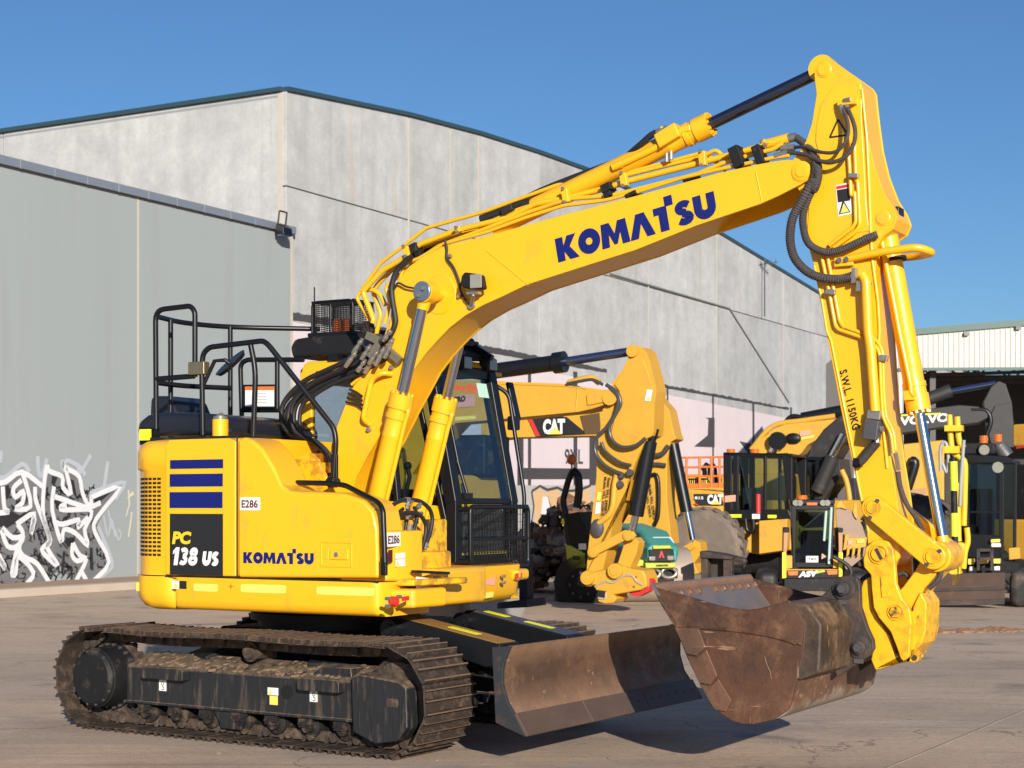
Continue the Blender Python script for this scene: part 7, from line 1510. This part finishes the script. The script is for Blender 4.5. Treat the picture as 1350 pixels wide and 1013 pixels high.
c = W(L1, *N_([(185, 735)])[0], -1.3); wheel('rear_wheel', (c.x, -1.25, .86), .86, .62, l1, lugs=22, tyre=DT, rim=mat('dusty_rim', (.27, .19, .12), .8, 0, .2)); wheel('front_wheel', (c.x+4.2, -1.25, 1.0), 1.0, .75, l1, lugs=20, rim=MATS['dusty_rim'])
wheel('rear_wheel', (c.x, 1.25, .86), .86, .62, l1, lugs=0); wheel('front_wheel', (c.x+4.2, 1.25, 1.0), 1.0, .75, l1)
tprism(L1, 'chassis', N_([(285, 640), (620, 620), (640, 800), (480, 825), (330, 800), (300, 700)]), -.8, .8, CATY2, l1, bevel=.04); tprism(L1, 'chassis_side', N_([(470, 650), (615, 640), (610, 800), (470, 820)]), -1.2, -.82, CATY2, l1)
cb = MB()
def bx(pts, y0, y1): cb.prism(L1.XZ(N_(pts), -1.0), y0, y1)
for pts in ([(285, 300), (330, 302), (330, 610), (288, 605)], [(335, 305), (365, 305), (365, 600), (335, 600)], [(490, 305), (508, 305), (508, 610), (490, 610)], [(585, 310), (640, 325), (640, 600), (620, 590)], [(285, 595), (620, 590), (640, 640), (300, 650)], [(285, 298), (640, 305), (640, 322), (285, 318)]): bx(pts, -1.0, -.92); bx(pts, .62, .7)
cb.prism(L1.XZ(N_([(285, 298), (640, 305), (640, 318), (285, 312)]), -1.0), -1.0, .7); cb.prism(L1.XZ(N_([(285, 600), (630, 592), (640, 640), (300, 650)]), -1.0), -.95, .65)
cbo = cb.build('cab_frame', BLK, l1, bevel=.02)
for pts in ([(330, 305), (490, 305), (490, 600), (330, 600)], [(508, 310), (585, 312), (620, 590), (508, 600)], [(290, 315), (330, 315), (330, 595), (292, 590)]): stick(L1, 'cab_window', [N_(pts)[3], N_(pts)[2], N_(pts)[0]], -.97, GLASSD, cbo); stick(L1, 'cab_window', [N_(pts)[3], N_(pts)[2], N_(pts)[0]], .66, GLASS, cbo)
q = MB(); P = L1.XZ(N_([(390, 480), (470, 480), (470, 595), (390, 595)]), -.2); q.prism(P, -.4, .2); q.build('driver_seat', SEAT, cbo, bevel=.05)
stick(L1, 'orange_plate', N_([(295, 555), (350, 550), (295, 522)]), -1.01, PINKV, cbo); stick(L1, 'hi_vis_strip', N_([(310, 633), (380, 633), (310, 617)]), -1.01, HIV, cbo); stick(L1, 'hi_vis_strip', N_([(515, 636), (560, 636), (515, 620)]), -1.01, HIV, cbo); stick(L1, 'number_plate', N_([(435, 640), (475, 640), (435, 615)]), -1.01, WHITE, cbo)
for p in ((325, 293), (448, 293)): v = W(L1, *N_([p])[0], -.5); q = MB(); q.cyl(v-Vector((0, 0, .08)), v+Vector((0, 0, .05)), .09, 10); q.build('beacon', AMBER, cbo)
q = MB(); v = W(L1, *N_([(466, 575)])[0], -1.0); q.cyl(v-Vector((0, 0, .15)), v+Vector((0, 0, .25)), .05, 10); q.build('extinguisher', REDV, cbo)
hose(L1, 'step_rail', N_([(400, 640), (410, 700), (440, 700), (440, 640)]), -1.05, .05, BLK, l1); hose(L1, 'step_rail', N_([(360, 720), (370, 750), (410, 745)]), -1.05, .04, BLK, l1); rod(L1, 'axle_box', N_([(400, 850)])[0], N_([(590, 840)])[0], 0, .45, BLKM, l1)
# ---------------------------------------------------------------- third excavator: yellow boom rising behind the loader cab
a8 = at(1045, 44); E3 = Fr(a8[0], a8[1], .35)
e3 = empty('excavator', E3, 'yellow excavator boom rising behind the glazed loader cab', 'excavator', 'yellow excavators parked behind')
b3 = tprism(E3, 'boom', N_([(425, 295), (470, 240), (545, 180), (600, 155), (860, 128), (960, 130), (960, 210), (800, 215), (720, 260), (690, 300), (650, 330), (560, 420), (425, 420)]), -.4, .4, CATY, e3)
stick(E3, 'dealer_panel', N_([(680, 215), (735, 210), (680, 190)]), -.42, PINKV, b3); stick(E3, 'reflector_strip', N_([(680, 235), (752, 222), (680, 222)]), -.42, HIVY, b3); rod(E3, 'boom_cylinder', N_([(570, 238)])[0], N_([(540, 300)])[0], -.5, .12, CHROME, e3); v = W(E3, *N_([(568, 240)])[0], -.55); q = MB(); q.cyl(v, v+Vector((0, -.1, 0)), .24, 16); q.build('pin', BLK, b3); v = W(E3, *N_([(645, 228)])[0], -.42); q = MB(); q.ball(v, .22, 10, 6, (1, .4, .7)); q.build('work_lamp', BLK, b3)
hose(E3, 'hydraulic_pipe', N_([(430, 285), (540, 165), (700, 135), (860, 112)]), -.3, .07, CATY, b3); hose(E3, 'hydraulic_hose', N_([(600, 150), (640, 115), (700, 122)]), -.2, .07, BLK, b3); rod(E3, 'arm_cylinder', N_([(690, 125)])[0], N_([(900, 85)])[0], 0, .16, BLK, e3)
simple_body(E3, e3, CATY, -4.5, .3, 1.4, 1.2, 2.6, 3); tracks(E3, e3, -4.6, .4, 1.2, .6, 1.0); q = MB(); q.bb(-1.2, .3, .3, 1.3, 2.6, 3.3); q.build('cab_shell', BLKM, e3)
# dark grey excavator boom in front of that
a9 = at(1100, 38); E4 = Fr(a9[0], a9[1], .5)
e4 = empty('excavator', E4, 'dark grey excavator boom curving up between loader cab and the big yellow arm', 'excavator')
tprism(E4, 'boom', N_([(715, 330), (740, 260), (800, 180), (870, 120), (960, 60), (1060, 50), (1060, 180), (960, 220), (900, 260), (860, 330), (800, 430), (770, 520), (745, 520)]), -.35, .35, GREYP, e4, bevel=.04)
rod(E4, 'boom_cylinder', N_([(905, 205)])[0], N_([(840, 330)])[0], -.5, .08, CHROME, e4); rod(E4, 'boom_cylinder', N_([(850, 320)])[0], N_([(770, 500)])[0], -.5, .16, GREYP, e4)
tprism(E4, 'boom_foot', N_([(830, 360), (880, 330), (890, 420), (800, 540), (765, 540)]), -.4, .4, GREYP, e4)
q4 = MB()
for pts in ([(625, 320), (650, 320), (650, 540), (630, 540)], [(700, 330), (712, 330), (712, 530), (700, 530)], [(760, 330), (780, 335), (770, 530), (755, 530)], [(625, 318), (790, 322), (790, 340), (625, 335)]): q4.prism(E4.XZ(N_(pts), -.5), -.5, -.42); q4.prism(E4.XZ(N_(pts), -.5), .9, .98)
c4 = q4.build('cab_frame', BLK, e4); stick(E4, 'cab_window', N_([(640, 535), (760, 530), (640, 325)]), -.46, GLASSD, c4)
hose(E4, 'yellow_grab_rail', N_([(895, 390), (920, 450), (935, 540), (930, 590)]), -.7, .06, CATY, e4); tprism(E4, 'dark_cover', N_([(905, 430), (960, 430), (975, 620), (930, 600)]), -.6, .3, mat('navy_cover', (.02, .022, .045), .5), e4)
simple_body(E4, e4, CATY, -2.0, 2.2, 1.3, 1.0, 1.9, 3); tracks(E4, e4, -2.2, 2.2, 1.2, .6, .95)
# ---------------------------------------------------------------- compact track loader facing away (white number card in its door)
a10 = at(1071, 28); S1 = Fr(a10[0], a10[1], 1.72)
s1 = empty('track_loader', S1, 'compact track loader with black cab door, lime posts and white number card', 'track loader')
V_ = lambda pts: zw(1020, 640, 7.2357, pts)
def xs(nm, pts, x0, x1, m, parent=s1, bevel=.01): return xpr(S1, nm, V_(pts), x0, x1, m, parent, bevel)
xs('cab_frame', [(150, 135), (590, 135), (580, 190), (165, 190)], .5, -1.0, BLK, bevel=.03)
cf = xs('door_frame', [(165, 185), (215, 185), (205, 780), (185, 780)], .5, .42, BLK); xs('door_frame', [(535, 185), (580, 185), (560, 780), (525, 780)], .5, .42, BLK); xs('door_frame', [(205, 735), (530, 740), (530, 785), (200, 785)], .5, .42, BLK); xs('door_frame', [(205, 190), (540, 190), (535, 235), (210, 235)], .5, .42, BLK)
xs('cab_side', [(165, 190), (175, 190), (190, 780), (185, 780)], .42, -.9, BLK); xs('cab_side', [(575, 190), (580, 190), (562, 780), (555, 780)], .42, -.9, BLK)
P = fxp(S1, V_([(205, 755), (530, 755), (205, 215)]), .46); plate('door_glass', P[0], P[1]-P[0], P[2]-P[0], glass('blue_tint_glass', (.30, .46, .60), .03), cf, t=.01)
q = MB(); P = fxp(S1, V_([(235, 255), (480, 255), (480, 400), (290, 410), (240, 370)]), -.85); q.xprism([(p.y, p.z) for p in P], -.9, -.86); q.build('rear_window', mat('dusty_window', (.30, .25, .16), .5), cf)
q = MB(); P = fxp(S1, V_([(260, 430), (480, 430), (480, 700), (260, 700)]), -.4); q.xprism([(p.y, p.z) for p in P], -.6, -.2); q.build('driver_seat', SEAT, cf, bevel=.05)
P = fxp(S1, V_([(308, 735), (425, 735), (308, 675)]), .49); cd = plate('number_card', P[0], P[1]-P[0], P[2]-P[0], WHITE, cf, t=.006); word('number_lettering', 'T402', P[0]+(P[1]-P[0])*.18+(P[2]-P[0])*.3+Vector((.008, 0, 0)), (P[1]-P[0])*.66, (P[2]-P[0])*.45, CHAR, cf)
P = fxp(S1, V_([(455, 705), (505, 680), (460, 650)]), .49); q = MB(); q._ext(P, [p+Vector((.006, 0, 0)) for p in P]); q.build('triangle_sticker', PINKV, cf)
for p in ((210, 168), (250, 168), (470, 168), (512, 168)): v = S1.x(*V_([p])[0], .52); q = MB(); q.cyl(v-Vector((.03, 0, 0)), v+Vector((.02, 0, 0)), .05, 12); q.build('work_lamp', LENS, s1)
xs('orange_nameplate', [(312, 165), (418, 165), (416, 192), (314, 192)], .53, .5, ORNG); v = S1.x(*V_([(270, 125)])[0], 0); q = MB(); q.cyl(v-Vector((0, 0, .05)), v+Vector((0, 0, .05)), .09, 12); q.build('beacon', AMBER, s1)
for pts in ([(80, 640), (120, 640), (120, 885), (80, 890)], [(618, 640), (660, 640), (655, 870), (620, 875)]): xs('lime_post', pts, .55, .38, HIV)
for pts in ([(95, 410), (145, 410), (125, 640), (90, 640)], [(615, 415), (660, 420), (655, 640), (620, 640)]): xs('lift_arm', pts, .5, -1.2, mat('tan_arm_paint', (.42, .22, .10), .6, 0, .1))
xs('lift_arm_head', [(88, 410), (150, 405), (150, 450), (95, 450)], .52, -.3, BLK); xs('lift_arm_head', [(610, 405), (665, 410), (660, 450), (612, 450)], .52, -.3, BLK)
xs('side_panel', [(120, 670), (178, 670), (178, 790), (120, 800)], .5, -.5, CATY2); xs('side_panel', [(565, 680), (615, 680), (615, 790), (565, 790)], .5, -.5, CATY2); xs('lower_frame', [(120, 800), (620, 800), (620, 860), (120, 880)], .5, .3, CATY2)
xs('brand_board', [(125, 812), (615, 808), (615, 885), (125, 890)], .53, .5, BLKM); 
P = fxp(S1, V_([(235, 880), (410, 870), (235, 822)]), .545); word('brand_lettering', 'ASV', P[0], P[1]-P[0], P[2]-P[0], WHITE, s1, bold=.06, shear=.2)
xs('lime_flash', [(345, 825), (480, 808), (495, 825), (400, 845)], .545, .535, LIME, bevel=0)
for pts in ([(132, 820), (235, 818), (228, 860), (140, 862)], [(505, 812), (610, 810), (605, 852), (515, 855)]): xs('tail_lamp', pts, .55, .53, ORNG)
xs('base_guard', [(100, 890), (650, 880), (650, 1010), (100, 1010)], .5, -1.2, BLKM)
for p, q_ in (((500, 245), (480, 530)), ((550, 210), (525, 750))): 
    q = MB(); q.cyl(S1.x(*V_([p])[0], .56), S1.x(*V_([q_])[0], .56), .022, 8); q.build('grab_rail' if p[0] > 540 else 'wiper', mat('pale_green_rail', (.40, .55, .52), .3), s1)
hs = MB(); hs.tube(smooth(fxp(S1, V_([(570, 680), (640, 720), (710, 770), (740, 830), (720, 880)]), .7), 5), .035, 8); hs.build('hydraulic_hose', RUB, s1)
for s in (-1, 1): q = MB(); v = S1.x(*V_([(370, 900)])[0], 0); q.bb(-1.3, .45, v.y+s*.75-.2, v.y+s*.75+.2, 0, .7); q.build('crawler_track', RUB, s1, bevel=.15)
# toothed bucket lying behind it
a11 = at(1125, 30.5); K1 = Fr(a11[0], a11[1], .2); k1 = empty('toothed_bucket', K1, 'dusty grey excavator bucket with yellow edge and digging teeth', 'bucket')
tprism(K1, 'side_plate', V_([(590, 220), (640, 195), (790, 265), (850, 400), (880, 500), (700, 500), (600, 420)]), -.05, .5, TAN, k1); tprism(K1, 'hinge_ear', V_([(590, 220), (610, 160), (640, 145), (665, 180), (700, 235), (640, 215)]), -.1, .0, CATY2, k1); tprism(K1, 'hinge_ear', V_([(755, 260), (765, 170), (790, 150), (800, 260), (795, 330), (770, 300)]), -.1, .0, CATY2, k1)
lp_ = tprism(K1, 'yellow_lip', V_([(715, 500), (890, 495), (880, 590), (660, 620), (680, 470), (715, 470)]), -.15, .0, CATY2, k1); stick(K1, 'reflector_strip', V_([(795, 550), (865, 545), (795, 520)]), -.17, HIVY, lp_); stick(K1, 'red_sticker', V_([(710, 570), (750, 565), (710, 525)]), -.17, PINKV, lp_)
for k in range(4): x_ = 700+k*52; tprism(K1, 'tooth', V_([(x_, 595), (x_+28, 590), (x_+20, 660), (x_-10, 690), (x_-5, 640)]), -.2, -.05, CATY2 if k < 3 else TAN, k1)
tprism(K1, 'bottom_plate', V_([(665, 690), (840, 660), (850, 690), (740, 780), (700, 830), (670, 760)]), -.1, .4, TAN, k1)
# ---------------------------------------------------------------- dark grey excavator with white lettering, shed side
a12 = at(1260, 40); VE = Fr(a12[0], a12[1], .25)
ve = empty('excavator', VE, 'excavator with dark grey boom and arm, white lettering, in front of the shed', 'excavator')
G2 = lambda pts: zw(1100, 400, 5.4, pts)
vb_ = tprism(VE, 'boom', [(1130, 560), (1150, 545), (1183, 546), (1240, 537), (1265, 534), (1290, 536), (1303, 545), (1302, 552), (1290, 558), (1235, 565), (1182, 573), (1150, 590), (1130, 640)], -.35, .35, GREYP, ve, bevel=.03)
write(VE, 'maker_lettering', 'VOLVO', (1186, 561.5), (1251, 556), (1186, 550), -.36, WHITE, vb_, bold=.045); stick(VE, 'lime_stripe', [(1188, 549), (1240, 546.5), (1188, 547)], -.37, HIV, vb_)
va = tprism(VE, 'dipper_arm', [(1296, 530), (1306, 510), (1316, 502), (1326, 506), (1334, 530), (1337, 560), (1336, 585), (1300, 582), (1300, 560)], -.25, .25, GREYP, ve, bevel=.03); tprism(VE, 'arm_side', [(1300, 560), (1312, 535), (1334, 530), (1337, 590), (1308, 590)], -.3, -.26, GREYP, va)
rod(VE, 'arm_cylinder', (1195, 537), (1254, 515), 0, .16, GREYP, ve); rod(VE, 'piston_rod', (1250, 517), (1313, 506), 0, .07, MATS['blue_chrome'], ve); hose(VE, 'hydraulic_hose', [(1280, 540), (1300, 542), (1306, 556), (1300, 575)], -.3, .06, BLK, ve)
vbdy = MB(); vbdy.prism(VE.XZ([(1150, 590), (1245, 580), (1245, 690), (1150, 690)], -.6), -.6, 1.0); vbdy.build('house_body', CATY, ve, bevel=.04)
tprism(VE, 'tan_panel', [(1192, 648), (1221, 643), (1222, 672), (1196, 676)], -.95, -.7, mat('tan_panel_paint', (.42, .23, .12), .6), ve); write(VE, 'panel_lettering', 'MF', (1199, 669), (1214, 666), (1199, 658), -.96, WHITE, ve, bold=.04, shear=.2)
stick(VE, 'yellow_strip', [(1196, 681), (1224, 676), (1196, 677)], -.96, HIVY, ve); hose(VE, 'air_pipe', [(1196, 645), (1206, 612), (1200, 608)], -.7, .12, BLK, ve); hose(VE, 'air_pipe', [(1160, 660), (1165, 630), (1160, 610)], -.7, .1, BLK, ve); tracks(VE, ve, -3.2, 1.8, 1.2, .6, .95); stick(VE, 'hi_vis_strip', [(1205, 752), (1218, 750), (1205, 743)], -1.5, HIV, ve); tprism(VE, 'lower_frame', [(1195, 690), (1260, 690), (1260, 765), (1195, 768)], -.9, .9, BLKM, ve)
# ---------------------------------------------------------------- small excavator with slim yellow swing boom and blade
a13 = at(1290, 30.2); ME = Fr(a13[0], a13[1], 1.93)
me_ = empty('compact_excavator', ME, 'compact excavator facing the camera with slim yellow boom, dark cab and rusty blade', 'excavator')
X_ = lambda pts: zw(1150, 480, 2.98, pts); Y_ = lambda pts: zw(1240, 560, 3.9, pts)
def mx(nm, pts, x0, x1, m, parent=me_, bevel=.01): return xpr(ME, nm, pts, x0, x1, m, parent, bevel)
bl_o = mx('blade', Y_([(-70, 770), (330, 760), (328, 922), (-75, 930)]), 1.45, 1.38, mat('dark_blade_rust', (.075, .042, .028), .65, .1, .4, 3, dirt=(.16, .085, .045), damt=.3, dscale=4)); mx('blade_rib', Y_([(-70, 845), (328, 835), (328, 850), (-70, 860)]), 1.47, 1.45, RUSTD, bl_o); mx('blade_edge', Y_([(-72, 905), (328, 897), (328, 925), (-72, 933)]), 1.47, 1.45, RUSTD, bl_o)
cbf = mx('cab_frame', Y_([(120, 150), (330, 160), (385, 180), (385, 205), (120, 200)]), .4, -1.0, BLK, bevel=.03)
for pts in (Y_([(115, 200), (135, 200), (150, 600), (125, 600)]), Y_([(300, 200), (325, 200), (325, 700), (300, 700)]), Y_([(375, 190), (392, 190), (388, 720), (370, 720)]), Y_([(125, 445), (305, 445), (305, 455), (125, 455)]), Y_([(125, 560), (310, 570), (310, 700), (125, 690)])): mx('cab_post', pts, .4, .32, BLK, cbf)
P = fxp(ME, Y_([(125, 590), (305, 590), (125, 205)]), .36); plate('cab_window', P[0], P[1]-P[0], P[2]-P[0], MATS['blue_tint_glass'], cbf, t=.01); P = fxp(ME, Y_([(325, 690), (380, 690), (325, 200)]), .34); plate('cab_window', P[0], P[1]-P[0], P[2]-P[0], GLASSD, cbf, t=.01)
q = MB(); P = fxp(ME, Y_([(150, 330), (270, 330), (270, 580), (150, 580)]), -.4); q.xprism([(p.y, p.z) for p in P], -.8, -.4); q.build('driver_seat', SEAT, cbf, bevel=.05)
mx('lamp_bar', Y_([(125, 95), (275, 95), (280, 150), (125, 150)]), .35, -.2, BLKM)
for p, r, m in (((225, 130), .11, LENS), ((295, 220), .12, LENS)): v = ME.x(*Y_([p])[0], .42); q = MB(); q.cyl(v-Vector((.08, 0, 0)), v, r, 18); q.build('work_lamp', BLK, me_); q = MB(); q.cyl(v, v+Vector((.012, 0, 0)), r*.82, 18); q.build('lamp_glass', m, me_)
for p in ((222, 75), (135, 150), (295, 68)): v = ME.x(*Y_([p])[0], .2); q = MB(); q.cyl(v-Vector((0, 0, .07)), v+Vector((0, 0, .06)), .07, 12); q.build('beacon', AMBER, me_)
q = MB(); q.cyl(ME.x(*Y_([(300, 110)])[0], .1), ME.x(*Y_([(340, 165)])[0], .1), .14, 12); q.build('exhaust', DSTEEL, me_)
mx('house_front', Y_([(120, 690), (330, 700), (400, 710), (400, 760), (120, 770)]), .5, -1.4, BLKM); mx('yellow_side', Y_([(350, 635), (405, 630), (408, 690), (352, 695)]), .55, .2, CATY2)
for pts in (Y_([(140, 690), (170, 690), (170, 720), (140, 720)]), Y_([(200, 690), (240, 690), (240, 715), (200, 715)]), Y_([(270, 690), (305, 690), (305, 715), (270, 715)])): mx('yellow_bracket', pts, .75, .5, HIVY)
for pts in (Y_([(148, 730), (170, 730), (170, 752), (148, 752)]), Y_([(275, 728), (305, 728), (305, 750), (275, 750)]), Y_([(260, 610), (310, 610), (310, 630), (260, 630)])): mx('white_tag', pts, .78, .75, WHITE)
mx('yellow_tag', Y_([(258, 590), (305, 588), (305, 606), (258, 608)]), .5, .42, HIVY)
fr2 = MB()
for a, b in (((195, 640), (195, 750)), ((265, 640), (265, 750)), ((195, 645), (265, 645)), ((195, 690), (265, 690))): fr2.bar(ME.x(*Y_([a])[0], .9), ME.x(*Y_([b])[0], .9), .05, .05)
fr2.build('rusty_frame', RUSTD, me_)
# slim boom: two parallel yellow rails with hoses and hi-vis sleeves
sb_ = MB()
for pts in (Y_([(45, -50), (55, 100), (70, 150), (100, 170), (125, 200), (125, 330), (120, 520)]), Y_([(85, -40), (95, 80), (120, 120)]), Y_([(90, 300), (92, 560), (95, 600)]), Y_([(135, 530), (140, 600), (125, 660), (118, 740)])): sb_.tube(smooth(fxp(ME, pts, 1.3), 4), .05, 8)
sb_.box(ME.x(*Y_([(62, 130)])[0], 1.3), (.3, .25, .12)); sb_.box(ME.x(*Y_([(70, 20)])[0], 1.3), (.3, .3, .10)); sbo_ = sb_.build('swing_boom', mat('bright_yellow_paint', (.75, .47, .02), .45, 0, .05), me_)
q = MB(); q.cyl(ME.x(*Y_([(66, 170)])[0], 1.4), ME.x(*Y_([(74, 600)])[0], 1.4), .055, 14); q.build('boom_cylinder', BLKM, me_)
for a, b in (((66, 190), (70, 340)), ((71, 455), (73, 575))): q = MB(); q.cyl(ME.x(*Y_([a])[0], 1.41), ME.x(*Y_([b])[0], 1.41), .066, 14); q.build('hi_vis_sleeve', HIV, me_)
for pts in (Y_([(0, 240), (0, 120), (20, 90), (35, 120), (40, 200), (30, 245), (10, 200)]), Y_([(120, 80), (108, 250), (100, 420)])): q = MB(); q.tube(smooth(fxp(ME, pts, 1.35), 4), .03, 8); q.build('hydraulic_hose', mat('pale_hose', (.30, .32, .34), .4), me_)
q = MB(); P = fxp(ME, Y_([(90, 600), (130, 610), (125, 690), (100, 710), (110, 770), (105, 830), (55, 835), (55, 780), (40, 760), (45, 735), (90, 700)]), 1.3); q.xprism([(p.y, p.z) for p in P], 1.1, 1.45); q.build('boom_knuckle', MATS['bright_yellow_paint'], me_, bevel=.04)
q = MB(); q.tube([ME.x(*Y_([(90, 760)])[0], 1.0), ME.x(*Y_([(0, 790)])[0], .7)], .2, 8); q.build('pivot_casting', BLKM, me_)
v = ME.x(*Y_([(200, 800)])[0], 0)
for s in (-1, 1): q = MB(); q.bb(-1.2, 1.0, v.y+s*.8-.22, v.y+s*.8+.22, 0, .65); q.build('crawler_track', TYRE, me_, bevel=.15)
# last machine at the right edge, mostly out of frame
a14 = at(1352, 34); Z1 = Fr(a14[0], a14[1], .9); z1_ = empty('skid_loader', Z1, 'yellow machine with dark tyre and red label at the right edge of the yard', 'loader')
q = MB(); q.bb(-.9, 2.2, -.7, .7, .5, 1.5); q.build('body', CATY2, z1_, bevel=.06); q = MB(); q.bb(-.3, 1.3, -.6, .6, 1.5, 2.6); q.build('cab_shell', BLKM, z1_, bevel=.04); wheel('front_wheel', (-.2, -.85, .48), .48, .34, z1_, lugs=14); wheel('rear_wheel', (1.5, -.85, .48), .48, .34, z1_, lugs=14); stick(Z1, 'red_label', [(1340, 592), (1352, 590), (1340, 570)], -.72, REDV, z1_)
q = MB(); q.bb(-1.3, -.9, -.9, .9, .15, .75); q.build('rusty_bucket', mat('dusty_steel', (.26, .19, .14), .8, 0, .2), z1_, bevel=.04); q = MB(); q.bb(.2, 1.5, -.75, .75, 2.95, 3.4); q.build('lift_arm', CATY2, z1_, bevel=.05)
# ---------------------------------------------------------------- steel stand and drums glimpsed under the cab
a15 = at(682, 21.5); D1 = Fr(a15[0], a15[1], .45); d1 = empty('steel_stand', D1, 'dark steel stand with flat base beside the cab corner', 'stand')
tprism(D1, 'post', [(684, 735), (695, 733), (695, 800), (684, 801)], -.1, .1, BLKM, d1); tprism(D1, 'foot', [(655, 795), (694, 790), (695, 801), (655, 803)], -.3, .3, BLKM, d1); tprism(D1, 'cross_bar', [(655, 770), (690, 765), (690, 775), (655, 780)], .0, .1, BLKM, d1)
for px, rr, lab in ((575, .55, 'pale brown steel drum lying behind the blade arms'), (628, .45, 'smaller grey steel drum lying right of the brown drum')):
    aa = at(px, 24); DD = Fr(aa[0], aa[1], 1.1); q = MB(); q.lathe((-.8, 0, rr), (1, 0, 0), [(0, rr*.9), (.02, rr), (.5, rr), (.52, rr*1.03), (.56, rr*1.03), (.58, rr), (1.5, rr), (1.52, rr*.9)], 32); o = q.build('steel_drum', mat('drum_brown' if px < 600 else 'drum_grey', (.22, .15, .10) if px < 600 else (.24, .22, .20), .6, .1, .15, 3), None, fr=DD); tag(o, lab, 'drum')
